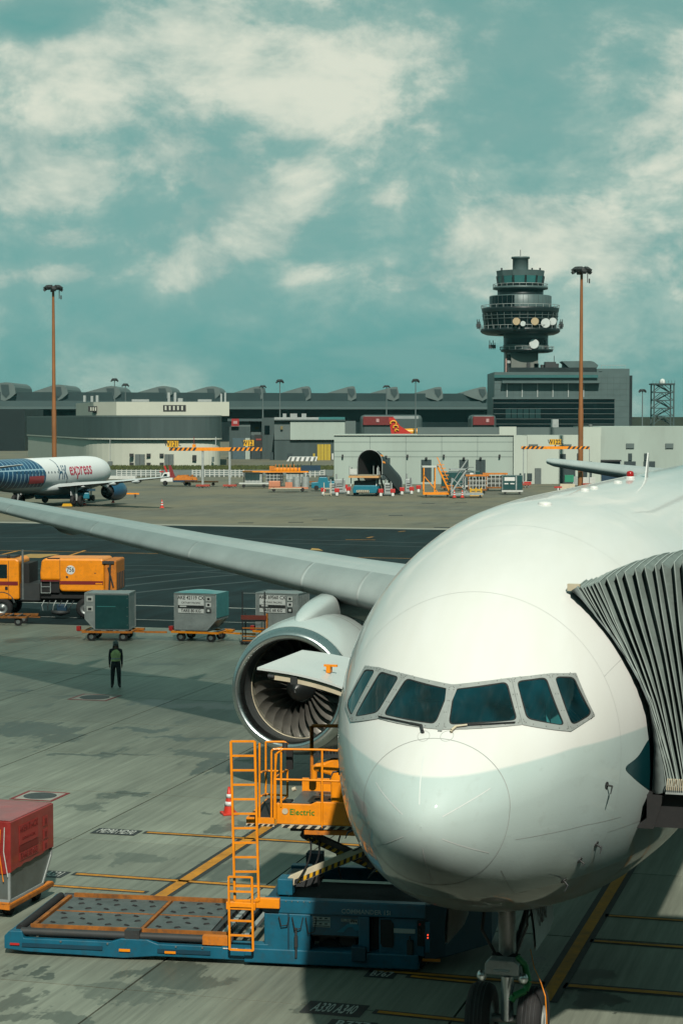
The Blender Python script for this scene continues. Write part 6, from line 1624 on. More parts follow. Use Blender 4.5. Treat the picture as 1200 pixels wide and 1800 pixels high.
for k in range(2): MB().tube((X(1035 + 2, 316), 316, Z(750, 316)), (X(1035 + 2, 316), 316, Z(746, 316)), .3, 10).build('roof_cowl', galv, wb)
MB().box(X(970, 318), X(981, 318), 318, 320, Z(751, 318), Z(737, 318)).build('roof_frame', galv, wb)
tag(PB_('service_cabinet', 1007, 1022, 838, 854, Yw - 4, 2, galv, None), 'grey metal service cabinet at the foot of the right light mast', 'cabinet')
tag(PB_('white_hoarding', 1022, 1046, 839, 856, Yw - 3.5, .3, white_old, None), 'low white hoarding to the right of the grey cabinet', 'hoarding')

# -- terminal with vault-backed roof, far behind
tm = thing('terminal', 'long dark terminal with a row of raised roof vaults on the skyline', 'building')
def tl(px): return 860 + (px / 865.0) * 120           # distance of the terminal line under a photo column
def tbar(nm, xa, xb, ya, yb, off, dep, mm, parent=tm, ya2=None, yb2=None):
    Ya, Yb_ = tl(xa) + off, tl(xb) + off
    a0, a1 = at(xa, ya, Ya), at(xa, yb, Ya); b0, b1 = at(xb, ya2 if ya2 is not None else ya, Yb_), at(xb, yb2 if yb2 is not None else yb, Yb_)
    d = Vector((0, dep, 0)); vs = [a1, b1, b0, a0, a1 + d, b1 + d, b0 + d, a0 + d]
    return MB().add(vs, [(0, 1, 2, 3), (7, 6, 5, 4), (0, 4, 5, 1), (1, 5, 6, 2), (2, 6, 7, 3), (3, 7, 4, 0)]).build(nm, mm, parent)
tbar('roof', -260, 866, 688, 704, 6, 60, roof_g, ya2=692, yb2=706); tbar('fascia', -260, 866, 704, 714, 2, 60, roof_l, ya2=705.5, yb2=714.5); tbar('soffit', -260, 866, 714.2, 719, 0, 60, mat('pale soffit', (.10, .145, .145), .5), ya2=714.7, yb2=719.5)
tbar('glazing', -260, 866, 719, 742, 8, 50, dkglass); tbar('lower_wall', -260, 866, 742, 790, 5, 50, tower_d)
for k in range(90): tbar('mullion', -100 + k * 10.7, -99.3 + k * 10.7, 719, 742, 7.5, .5, wall_d)
sh = [(-82, 674, 1.15), (12, 672, 1.15), (104, 676, 1.12), (197, 678.5, 1.1), (288, 678.5, 1.08), (373, 679, 1.05), (455, 679, 1.0), (539, 679, 1.0), (619, 679, .98), (694, 680, .95), (771, 680, .93), (849, 680, .92)]
for px, yt, sc in sh:
    Yv = tl(px) + 2; base = 704.5; u = Yv / FPX
    rnd = px < 400
    pr = [(-46 * sc, 691), (-8 * sc, yt + 1), (0, yt)] + ([(6 * sc, yt + .5), (11 * sc, yt + 4), (14 * sc, yt + 9), (15 * sc, 692)] if rnd else [(4 * sc, yt + .5), (6 * sc, yt + 8), (7 * sc, 692)]) + [(7 * sc, 700), (-2, 705), (-20 * sc, 700)]
    poly = [(at(px + a, b, Yv).x, at(px + a, b, Yv).z) for a, b in pr]
    v_ = MB().prism(poly, Yv - 2, Yv + 45, 'y').build('roof_vault', wall_m, tm)
    pr2 = [(-9 * sc, yt + 4), (3 * sc, yt + 4), (4.5 * sc, 692), (-1, 699), (-7 * sc, 692)]
    MB().prism([(at(px + a, b, Yv - 2.3).x, at(px + a, b, Yv - 2.3).z) for a, b in pr2], Yv - 2.3, Yv - 2.05, 'y').build('vault_end', roof_g, v_)
# darker left wing of the terminal with its bridge
tag(PB_('pier', -260, 44, 719, 800, 640, 40, tower_d, None), 'dark glazed pier end at the left edge behind the rounded building', 'building')
# parked red tailed jets and their fuselage signs behind the roofs
rj = thing('parked_red_tail', 'red tail fin with yellow swirl showing above the pale building roof', 'tail fin'); Yt = 560
pl_ = [(X(683, Yt), Z(734, Yt)), (X(692, Yt), Z(734, Yt)), (X(703, Yt), Z(749, Yt)), (X(716, Yt), Z(757, Yt)), (X(730, Yt), Z(766, Yt)), (X(688, Yt), Z(766, Yt))]
MB().prism(pl_, Yt, Yt + .5, 'y').build('fin', mat('tail red', (.55, .025, .015), .4, coat=.3), rj)
ym = mat('tail yellow', (.85, .38, .02), .4)
for k, (a, b, r0) in enumerate(((691, 744, 5.2), (695, 751, 4.2), (697, 757, 2.8))):
    pts = []
    for j in range(11):
        an = R(200 - 230 * j / 10 + k * 12); pts.append(at(a + r0 * math.cos(an), b - r0 * .8 * math.sin(an), Yt - .15))
    MB().path(pts, .26, 6).build('swirl', ym, rj)
MB().tube((X(700, Yt), Yt + 4, Z(760, Yt)), (X(735, Yt), Yt + 4, Z(759, Yt)), 1.0, 14).build('fuselage', ym, rj)
for (x0, x1, y0, y1, lab) in ((633, 742, 727, 775, 'left'), (826, 872, 727, 775, 'right')):
    o = thing('link_bridge', 'dark boarding bridge with red panel, %s' % ('behind the swirl tail fin' if lab == 'left' else 'next to the control tower block'), 'jet bridge', None, 'far boarding bridges')
    PB_('body', x0, x1, y0 + 2, y1, 585, 12, tower_m if False else wall_d, o, bevel=1.2); rp = PB_('red_panel', x0 + 5, min(x1 - 4, x0 + 58), y0 + 5, y0 + 20, 584.4, .5, mat('panel red', (.17, .012, .012), .5), o)
    PB_('emblem', x0 + 28, x0 + 33, y0 + 9, y0 + 15, 584.2, .15, mat('sign pink', (0, 0, 0)), rp)
tag(PB_('far_hedge', 1100, 1900, 733, 778, 900, 8, mat('far trees', (.03, .045, .03), .9, var=.4, scale=.2), None), 'dark low bank on the horizon right of the tower block', 'bank')

# -- control tower block
tw = thing('control_tower', 'dark control tower on a stepped block with round dish antennas', 'control tower'); Yc = 700
PB_('block', 868, 1105, 654, 790, Yc, 34, tower_m, tw)
PB_('glass_front', 866.5, 1079, 701, 790, Yc - 1.5, 1.6, dkglass, tw)
for y in (708, 718, 727, 736, 745): PB_('facade_line', 866.5, 1079, y, y + .7, Yc - 1.7, .2, wall_m, tw)
for x in range(6): PB_('facade_pane', 888 + x * 10.5, 897 + x * 10.5, 719, 735, Yc - 1.62, .1, mat('teal pane', (.012, .04, .042), .2), tw)  # facade panes in a slightly paler teal than the glass front
for x in range(22): PB_('panel_joint', 868 + x * 11, 868.4 + x * 11, 661, 700, Yc - .03, .05, wall_d, tw)
for y in (664, 674, 684, 694): PB_('panel_joint', 868, 1104, y, y + .4, Yc - .03, .05, wall_d, tw)
for y in (704, 714, 724, 734): PB_('panel_joint', 1080, 1104, y, y + .4, Yc - .03, .05, wall_d, tw)
for x in (889.5, 916, 943, 970, 997, 1024): PB_('pilaster', x, x + 1.8, 674, 698, Yc - .4, .5, galv, tw)
PB_('ledge', 882, 1054, 669, 673.5, Yc - 3, 3.2, tower_m, tw); PB_('glass_rail', 868, 1050, 659, 664, Yc - 1.2, .3, mat('rail glass', (.05, .15, .15), .2), tw); PB_('cornice', 864.5, 1080, 698.5, 701.5, Yc - 2, 2.2, tower_m, tw)
PB_('side_face', 1105.3, 1110, 660, 790, Yc + 2, 30, tower_d, tw)
PB_('plant_storey', 894, 1047, 646, 660, Yc + 3, 20, tower_d, tw); PB_('plant_storey', 1047.3, 1105, 648, 660, Yc + 2, 22, tower_m, tw); PB_('roof_rail', 1055, 1098, 641.5, 642.3, Yc + 3, .3, galv, tw)
for x in range(9): PB_('rail_post', 1055 + x * 5.2, 1055.5 + x * 5.2, 642, 648, Yc + 3, .3, galv, tw)
PB_('window', 1051, 1057, 653, 658, Yc + 1.8, .3, dkglass, tw)
vp = [(990, 634), (1003, 646), (1052, 646), (1054, 641), (1046, 635), (1040, 633.5)]
MB().prism([(X(a, Yc), Z(b, Yc)) for a, b in vp], Yc + 6, Yc + 16, 'y').build('barrel_roof', tower_m, tw)
for k in range(9): PB_('roof_plant', 925 + 12.5 * k, 931 + 12.5 * k + 3 * (k % 2), 637 + 2 * (k % 3), 646.5, Yc + 8 + k % 3, 3, (dark, tower_m)[k % 2], tw)
PB_('roof_plant', 957, 976, 636, 647, Yc + 7, 4, dark, tw); MB().tube((X(977, Yc), Yc + 8, Z(646, Yc)), (X(977, Yc), Yc + 8, Z(624, Yc)), .12, 6).build('whip_antenna', dark, tw)
# shaft and rings (turned about the tower axis)
cx = X(913, Yc + 14); cy = Yc + 14
sc_ = (Yc) / FPX
def zc(y): return Z(y, Yc)
def ringz(prof, mm, nm, n=40, parent=tw, a=0.0, dx=0.0): return MB().lathez([(r * sc_, zc(y)) for r, y in prof], n, M=Matrix.Translation((cx + dx * sc_, cy, 0)) @ Matrix.Rotation(a, 4, 'Z'), sm=n > 20).build(nm, mm, parent)
MB().box(cx - 18 * sc_, cx + 30 * sc_, cy - 5, cy + 6, zc(665), zc(614)).build('shaft', conc_t, tw); MB().box(cx - 27 * sc_, cx - 19 * sc_, cy - 3, cy + 5, zc(665), zc(584)).build('stair_shaft', tower_d, tw)
MB().box(cx - 27.5 * sc_, cx - 25 * sc_, cy - 3.3, cy - 2.9, zc(662), zc(606)).build('stair_edge_strip', mat('pinkish render', (.36, .22, .19), .7), tw)  # narrow pinkish strip up the edge of the stair shaft
for y in (616, 632, 653): MB().box(cx - 24.5 * sc_, cx - 18.5 * sc_, cy - 3.5, cy - 3, zc(y + 5), zc(y)).build('landing', galv, tw)
ringz([(20, 619), (38, 618), (46, 616), (47, 612), (40, 612)], tower_d, 'lower_gallery', dx=12); ringz([(40.5, 613), (40.5, 604)], tower_m, 'gallery_wall', dx=10); ringz([(40, 604), (40, 592)], dkglass, 'gallery_glass', dx=10); ringz([(40, 592), (40, 585)], tower_m, 'gallery_roof', dx=10)
ringz([(42, 585), (60, 586), (68, 583), (71, 580), (71, 575), (66, 575)], tower_d, 'main_gallery'); ringz([(63, 576), (66, 560), (67, 548), (68, 543)], dkglass, 'radar_room'); ringz([(68, 546), (69, 541), (69, 538), (60, 538), (5, 538)], tower_d, 'radar_roof')
for y, r in ((552, 67.3), (558, 66.8)): ringz([(r, y), (r + .6, y), (r + .6, y + .8), (r, y + .8)], wall_m, 'sill_ring')
for k in range(30): 
    a = 2 * math.pi * k / 30; c, s = math.cos(a), math.sin(a)
    MB().bar((cx + 63.8 * sc_ * c, cy + 63.8 * sc_ * s, zc(575)), (cx + 67.6 * sc_ * c, cy + 67.6 * sc_ * s, zc(548)), .15, .15).build('mullion', wall_m, tw)
ringz([(55, 538), (55, 517), (54, 516), (40, 516), (5, 516)], tower_m, 'equipment_drum', 36)
for k in range(36):
    a = 2 * math.pi * k / 36; MB().bar((cx + 55.1 * sc_ * math.cos(a), cy + 55.1 * sc_ * math.sin(a), zc(538)), (cx + 55.1 * sc_ * math.cos(a), cy + 55.1 * sc_ * math.sin(a), zc(517)), .12, .12).build('panel_joint', wall_d, tw)
MB().lathez([(55.3 * sc_, zc(537)), (55.3 * sc_, zc(517.5))], 14, M=Matrix.Translation((cx, cy, 0))) if False else None
rows = [[Vector((cx + 55.35 * sc_ * math.cos(a), cy + 55.35 * sc_ * math.sin(a), zc(y))) for a in [R(180 + 74 * k / 10) for k in range(11)]] for y in (537, 517.5)]
MB().grid(rows).build('dark_bay', dkglass, tw)
ringz([(41, 516), (41, 503), (5, 503)], tower_d, 'neck'); ringz([(44, 505), (49, 504), (49, 500), (43, 500)], tower_m, 'cab_gallery')
for rr, y0, y1, n in ((48.5, 495, 501, 26), (69.5, 533, 539, 30), (72.5, 570, 577, 32), (48, 607, 613, 24)):
    ox = 12 * sc_ if rr == 48 else 0
    ringz([(rr - .3, y0), (rr + .3, y0), (rr + .3, y0 + .8), (rr - .3, y0 + .8)], galv, 'gallery_rail', dx=ox / sc_)
    for k in range(n):
        a = 2 * math.pi * k / n; MB().tube((cx + ox + rr * sc_ * math.cos(a), cy + rr * sc_ * math.sin(a), zc(y1)), (cx + ox + rr * sc_ * math.cos(a), cy + rr * sc_ * math.sin(a), zc(y0)), .09, 5).build('rail_post', galv, tw)
ringz([(39, 502), (40.5, 496), (41, 495)], tower_d, 'cab_sill', 12, a=.13); ringz([(40.5, 496), (42.5, 481)], tglass, 'cab_glass', 12, a=.13)
ringz([(42.5, 481.5), (43.5, 474), (44, 471.5), (30, 470.5), (5, 470)], tower_m, 'cab_roof', 12, a=.13)
for k in range(12):
    a = .13 + 2 * math.pi * k / 12; MB().bar((cx + 40.3 * sc_ * math.cos(a), cy + 40.3 * sc_ * math.sin(a), zc(497)), (cx + 42.6 * sc_ * math.cos(a), cy + 42.6 * sc_ * math.sin(a), zc(481)), .9, .7).build('cab_mullion', tower_d, tw)
ringz([(38, 499), (38, 490), (20, 489), (5, 489)], dark, 'control_desks', 12); ringz([(39.5, 485), (39.5, 481), (5, 481)], dark, 'cab_ceiling', 12)
ringz([(14, 471), (14, 450), (16.5, 449), (16.5, 446), (5, 445.5)], tower_m, 'top_drum', 28)
MB().tube((cx, cy, zc(446)), (cx, cy, zc(433)), .12, 6).build('mast', dark, tw)
for dx in (-35, 19, 33): MB().box(cx + dx * sc_ - .3, cx + dx * sc_ + .3, cy - 4, cy - 3.4, zc(471), zc(467)).build('roof_lamp', dark, tw)
# dish antennas
cdish = mat('tan dish', (.52, .40, .24), .6, var=.06); wdish = mat('white dish', (.62, .68, .66), .6, var=.06)
for px, py, r, mm in ((907.5, 565, 6.6, cdish), (919, 569, 4.6, wdish), (940, 565, 6.8, cdish), (959, 568, 8.4, wdish), (971.5, 565, 6.6, wdish), (938.5, 604.5, 8.6, wdish)):
    off = abs(px - 913) / 71; rr_ = (74 if py < 590 else 52) * sc_; yy = cy - math.sqrt(max(0.05, rr_ ** 2 - ((px - 913) * sc_) ** 2))
    p = at(px, py, yy)
    Md_ = Matrix.Translation(p) @ Matrix.Rotation(R(-14), 4, 'Z') @ Matrix.Rotation(R(90), 4, 'Z')
    dsh = MB().lathe([(-.8, r * sc_ * .98), (-.8, .02)], 24, M=Md_).lathe([(-.8, r * sc_), (.9, r * sc_ * .95), (1.2, r * sc_ * .5), (1.25, .02)], 24, M=Md_).build('dish_antenna', mm, tw)
    MB().tube(p, p + Vector((0, 2.5, -.5)), .3, 6).build('dish_mount', dark, tw)
for s in (-1, 1):
    for k in range(4):
        p = at(913 + s * (70 + k * 1.6), 578, cy - 2 - k); MB().tube(p, p + Vector((0, 0, 2.6 + .8 * (k % 2))), .15, 5).box(p.x - .35, p.x + .35, p.y - .3, p.y + .3, p.z + .6, p.z + 1.8).build('aerial', dark, tw)
        p = at(913 + s * (40 + k * 3) - 4, 614, cy - 2 - k); MB().tube(p, p + Vector((0, 0, 2.4 + .8 * (k % 2))), .15, 5).box(p.x - .35, p.x + .35, p.y - .3, p.y + .3, p.z + .4, p.z + 1.6).build('aerial', dark, tw)

# -- lattice tower with stairs
lt = thing('lattice_tower', 'open steel lattice tower with zigzag stairs at the right edge', 'lattice tower'); Yk = 760; lm = mat('lattice steel', (.05, .085, .085), .6, .2)
xa, xb = X(1148.5, Yk), X(1183, Yk); dz = Z(745, Yk), Z(676, Yk); wd = xb - xa
for x in (xa, xb):
    for y in (Yk, Yk + wd): MB().bar((x, y, -1), (x, y, dz[1]), .5, .5).build('leg', lm, lt)
n = 5
for k in range(n):
    z0 = dz[0] + (dz[1] - dz[0]) * k / n; z1 = dz[0] + (dz[1] - dz[0]) * (k + 1) / n
    for y in (Yk, Yk + wd):
        MB().bar((xa, y, z1), (xb, y, z1), .3, .3).build('girt', lm, lt); MB().bar((xa, y, z0), ((xa + xb) / 2, y, z1), .25, .25).build('brace', lm, lt); MB().bar((xb, y, z0), ((xa + xb) / 2, y, z1), .25, .25).build('brace', lm, lt)
    MB().bar((xa + 1 if k % 2 else xb - 1, Yk + 2, z0), (xb - 1 if k % 2 else xa + 1, Yk + 2, z1), 1.4, .5).build('stair_flight', lm, lt); MB().box(xa if k % 2 == 0 else xb - 2, xa + 2 if k % 2 == 0 else xb, Yk + 1, Yk + 4, z1 - .2, z1).build('landing', lm, lt)
MB().box(xa - .8, xb + .4, Yk - .6, Yk + wd + .6, dz[1], dz[1] + .5).build('top_deck', lm, lt)
for k in range(8): MB().bar((xa - .6 + k * (wd + .8) / 7, Yk - .5, dz[1]), (xa - .6 + k * (wd + .8) / 7, Yk - .5, dz[1] + 1.6), .12, .12).build('deck_post', lm, lt)
MB().lathez([(1.1, 0), (1.2, .6), (.8, 1.5), (.05, 1.9)], 14, M=Matrix.Translation((X(1165, Yk), Yk + 3, dz[1] + .5))).build('radome', wdish, lt)

# -- light masts
rust = mat('rust red mast paint', (.30, .115, .03), .7, var=.35, scale=.6, dirt=.5, grime=(.14, .07, .035), stretch=(1, 1, .3))
def mast(label, px, py_top, Y, mm, r=.30, big=True, hw=18):
    zt = Z(py_top, Y); x0 = X(px, Y); s = Y / FPX
    t = thing('light_mast', label, 'light mast', Matrix.Translation((x0, Y, 0)), 'floodlight masts')
    MB().lathez([(r * 1.25, -.2), (r * 1.2, zt * .35), (r, zt * .36), (r * .8, zt * .75), (r * .62, zt)], 14).build('pole', mm, t)
    hh = hw * s
    MB().lathez([(hh * .55, zt - .5), (hh * .6, zt - .3), (hh * .55, zt - .1), (hh * .3, zt)], 16).build('head_ring', dark, t)
    nl = 12 if big else 6
    for k in range(nl):
        a = 2 * math.pi * k / nl + .2; c = Vector((hh * .72 * math.cos(a), hh * .5 * math.sin(a), zt - .25 - (.35 if k % 3 == 0 else 0)))
        lm_ = MB().box(-.40, .40, -.34, .34, -.16, .26, M=Matrix.Translation(c) @ Matrix.Rotation(a, 4, 'Z') @ Matrix.Rotation(R(35), 4, 'Y')).build('floodlight', dark, t)
        MB().box(-.36, .36, -.30, .30, -.19, -.165, M=Matrix.Translation(c) @ Matrix.Rotation(a, 4, 'Z') @ Matrix.Rotation(R(35), 4, 'Y')).build('lamp_glass', mat('lamp lens', (.4, .46, .44), .2), lm_)
        MB().bar((0, 0, zt - .2), c, .1, .1).build('arm', dark, t)
    if big:
        MB().box(hh * .55, hh * .62, -.1, .1, zt - 2.2, zt - .3).box(hh * .7, hh * .82, -.1, .1, zt - 2.3, zt - 1.6).build('hanging_bracket', dark, t)
    return t
mast('tall rust red floodlight mast standing left of the rounded building', 95.5, 503, 345, rust, .34)
mast('tall rust red floodlight mast standing before the control tower', 1020, 471, 297, rust, .32)
for px, py, Y, lab in ((492, 668, 560, 'slim grey floodlight mast above the grey service block'), (730, 667, 560, 'slim grey floodlight mast above the swirl tail fin'), (202, 666, 620, 'taller of two grey masts over the white rooftop storey'), (221, 675, 660, 'shorter of two grey masts over the white rooftop storey'), (1128, 685, 620, 'slim grey mast between the tower block and the lattice tower'), (462, 678, 800, 'small far mast beside a roof vault, left'), (679, 678, 800, 'small far mast beside a roof vault, right')):
    mast(lab, px, py, Y, mat('grey mast paint', (.13, .17, .17), .6, .2), .2 * Y / 560, False, 6.5)
MB_st = None
# ------------------------------------------------------------------ stand gantries and ground equipment on the far apron
def gantry(label, Y, xb0, xb1, yb0, yb1, posts, signs, ybase, group='stand number gantries'):
    t = thing('stand_gantry', label, 'gantry', Matrix.Translation((X((xb0 + xb1) / 2, Y), Y, 0)), group); I = t.matrix_world.inverted()
    def b(nm, x0, x1, y0, y1, dy, dep, mm, par=t): return pbox(MB(), x0, x1, y0, y1, Y + dy, dep).build(nm, mm, par, M=I if par is t else None)
    bm_ = b('beam', xb0, xb1, yb0, yb1, 0, .5, orange)
    n = int((xb1 - xb0) / 8)
    for k in range(n):
        x = xb0 + (xb1 - xb0) * k / n
        if xb0 + (xb1 - xb0) * .28 < x < xb0 + (xb1 - xb0) * .64: continue
        MB().prism([(X(x, Y), Z(yb1, Y)), (X(x + 4.2, Y), Z(yb1, Y)), (X(x + 8, Y), Z(yb0, Y)), (X(x + 3.8, Y), Z(yb0, Y))], Y - .03, Y - .005, 'y').build('black_stripe', ink, bm_)
    for x, w in posts:
        b('post', x - w / 2, x + w / 2, yb1, ybase, .1, .35, galv); b('post_foot', x - 12, x + 12, ybase - 4, ybase - 1, -.5, 1.6, mat('foot red', (.40, .06, .035), .6)); 
        for dx in (-9, -3, 3, 9): b('foot_leg', x + dx - .8, x + dx + .8, ybase - 1, ybase + 3, -.3, .3, galv)
    for s, x0, x1, y0, y1 in signs:
        p = b('number_board', x0, x1, y0, y1, -.15, .2, mat('sign yellow', (.80, .43, .012), .5)); b('board_post', (x0 + x1) / 2 - 1, (x0 + x1) / 2 + 1, y1, yb0, 0, .2, dark)
        text(s, (Z(y0, Y) - Z(y1, Y)) * 1.12, frame((X((x0 + x1) / 2, Y - .2), Y - .20, Z((y0 + y1) / 2, Y)), (1, 0, 0), (0, 0, 1)), ink, p, sx=.80)
    return t
g1 = gantry('orange and black striped gantry with boards W121L and W121', 292, 297, 460, 786.5, 792.5, ((356, 3.6), (403.5, 3.6)), (('W121L', 293.5, 313.5, 775, 786), ('W121', 428, 446, 773.5, 784)), 856)
I = g1.matrix_world.inverted(); pbox(MB(), 338, 344, 781, 786, 292, .4).build('beacon', orange, g1, M=I); pbox(MB(), 340.5, 341.5, 768, 781, 292, .2).build('beacon_post', red_dark, g1, M=I); pbox(MB(), 378.5, 380, 768, 786, 292, .2).build('aerial', galv, g1, M=I)
gantry('orange and black striped gantry with board W122L against the pale wall', 292, 916, 1036, 784.5, 789.5, ((920, 1.4), (1036, 1.0)), (('W122L', 965.5, 986, 772, 782),), 854)

# white post-and-rail fence
def fence(label, px0, px1, Y, n, h=1.25):
    x0, x1 = X(px0, Y), X(px1, Y); t = thing('post_rail_fence', label, 'fence', Matrix.Translation((x0, Y, 0)), 'white roadside fences')
    for k in range(n + 1): MB().box((x1 - x0) * k / n - .08, (x1 - x0) * k / n + .08, -.05, .05, -.1, h).build('post', white_old, t)
    for z in (.35, .72, 1.1): MB().box(0, x1 - x0, -.03, .03, z - .05, z + .05).build('rail', white_old, t)
fence('white fence between the parked jet wing and the pickup', 205, 282, 345, 9); fence('white fence between the two gantry posts', 360, 402, 347, 5); fence('white fence behind the right gantry post', 406, 428, 345, 3); fence('short white fence beside the pale building corner', 537, 570, 345, 4); fence('white fence right of the pickup truck', 338, 352, 345, 2)
# jersey barriers / low kerb line
for k in range(5): tag(MB().box(0, 4.6, -.3, .3, 0, .55).build('road_barrier', white_old, M=pose((X(600 - 1.5, 330) - 60 + k * 5.2, 332, 0))), 'low white road barrier, %s of the line behind the gantry' % ('leftmost', 'second from left', 'middle', 'second from right', 'rightmost')[k], 'barrier', 'road barriers in a line')

# pickup truck with orange load
def pickup():
    g = ground(313, 853.5); t = thing('pickup_truck', 'white pickup truck carrying orange equipment by the fence', 'truck', pose(g + Vector((-2.7, 0, 0)), 0))
    MB().prism([(0, .55), (1.9, .55), (1.9, 1.9), (1.3, 2.0), (.55, 1.95), (.1, 1.25)], 0, 1.9, 'y').build('cab', white, t, bevel=.08); MB().prism([(.35, 1.3), (1.05, 1.3), (1.05, 1.8), (.65, 1.8)], -.02, .0, 'y').build('window', glass, t); MB().box(1.95, 5.5, 0, 1.9, .5, .8).build('load_bed', navy, t)
    MB().prism([(2.0, .82), (5.6, .82), (5.4, 1.25), (4.4, 1.35), (3.9, 1.6), (2.6, 1.5), (2.1, 1.1)], .1, 1.8, 'y').build('load', orange_old, t); MB().box(-.1, .5, .2, .7, 2.0, 2.2).build('roof_lamp', red, t); MB().bar((1.0, .6, 1.95), (.6, .6, 3.0), .2, .25).build('red_flag', red, t)
    for x in (.75, 3.9): MB().tube((x, -.05, .38), (x, .2, .38), .38, 16).build('wheel', black, t)
    for x in (2.6, 3.2, 3.9, 4.6): MB().box(x, x + .4, .3, 1.2, 1.3, 1.62).build('crate', rusty, t)
pickup()
# container loader with striped canopy
def rack():
    g = ground(513, 856); t = thing('transfer_deck', 'orange roller deck with caged trolleys beneath a striped white canopy', 'loading deck', pose(g, 0)); s = 1 / 12.0
    MB().box(-7.6, 2.4, 4, 7, 2.05, 2.25).build('deck', orange, t)
    for x in (-7.4, -4.6, -1.8, 1.0, 2.2): MB().box(x, x + .12, 4.1, 4.25, 0, 2.05).build('post', dark, t)
    for k in range(3): 
        x = -7.2 + k * 3.1; MB().box(x, x + 2.6, 4.3, 6.3, .45, 1.95).build('cage', (galv, mat('cage dark', (.06, .075, .075), .6), galv)[k], t)
        for j in range(5): MB().box(x + .1 + j * .55, x + .16 + j * .55, 4.26, 4.3, .5, 1.9).build('cage_bar', white_old, t)
        for j in range(3): MB().box(x + .05, x + 2.55, 4.25, 4.29, .6 + j * .5, .66 + j * .5).build('cage_bar', white_old, t)
    MB().box(-3.2, 1.2, 4.5, 6, 2.27, 2.75).build('roller_box', orange, t, bevel=.05); MB().box(-3.5, -2.7, 4.3, 5.5, 2.3, 3.0).build('drive_unit', orange_old, t)
    for k in range(8): MB().box(-2.6 + k * .55, -2.5 + k * .55, 4.35, 4.45, 2.3, 3.3).build('guard_post', orange_old if k < 6 else navy, t)
    MB().box(1.3, 4.2, 4.6, 5.6, 2.3, 3.1).build('blue_unit', navy, t)
    cp = MB().prism([(.4, 3.75), (6.6, 3.75), (6.9, 4.4), (1.0, 4.4)], 4.2, 6.8, 'y', M=Matrix.Translation((-1.2, 0, 0)) @ Matrix.Diagonal((.72, 1, 1, 1))).build('striped_canopy', white, t)
    for k in range(6): MB().prism([(-.55 + k * .72, 3.78), (-.25 + k * .72, 3.78), (-.05 + k * .72, 4.37), (-.35 + k * .72, 4.37)], 4.15, 4.19, 'y').build('stripe', door_g, cp)
    for x in (0, 2.8): MB().tube((x, 5, 2.2), (x, 5, 3.75), .06, 6).build('canopy_post', dark, t)
rack()
def tank_cart():
    g = ground(505, 864); t = thing('tank_cart', 'salmon pink low cart carrying grey drums', 'cart', pose(g, 0)); sal = mat('salmon paint', (.62, .24, .13), .6, var=.15)
    MB().box(-2.6, 2.9, 0, 1.6, .35, .62).build('deck', sal, t); MB().box(-2.6, -1.0, .1, 1.4, .62, 1.45).build('seat_box', sal, t, bevel=.1); MB().box(-.3, .7, .1, 1.3, .62, 1.3).build('step_box', sal, t); MB().box(-2.4, 2.0, -.03, .0, .38, .5).build('light_strip', cream, t)
    for x in (1.3, 2.5, .3): MB().tube((x, .9, .62), (x, .9, 2.05 if x > 1 else 1.7), .55, 18).build('drum', galv, t)
    for x in (-1.9, 2.1): MB().tube((x, -.02, .28), (x, .2, .28), .28, 14).build('wheel', black, t)
tank_cart()
def flat_trailer(label, px, py, L=5.0, mm=rusty):
    t = thing('flat_trailer', label, 'trailer', pose(ground(px, py), 0), 'flat trailers'); MB().box(0, L, 0, 1.7, .5, .68).build('deck', mm, t); MB().box(-.6, 0, .75, .9, .45, .55).build('drawbar', dark, t)
    for x in (.7, L - .7): MB().tube((x, -.02, .25), (x, .2, .25), .25, 12).build('wheel', black, t)
flat_trailer('low flat trailer between the gantry and the caged trolleys', 420, 857, 4.4, white_old); flat_trailer('rust brown trailer behind the gantry posts', 325, 854, 5, rusty); flat_trailer('rust brown trailer right of the drums', 542, 854, 3.4, rusty)
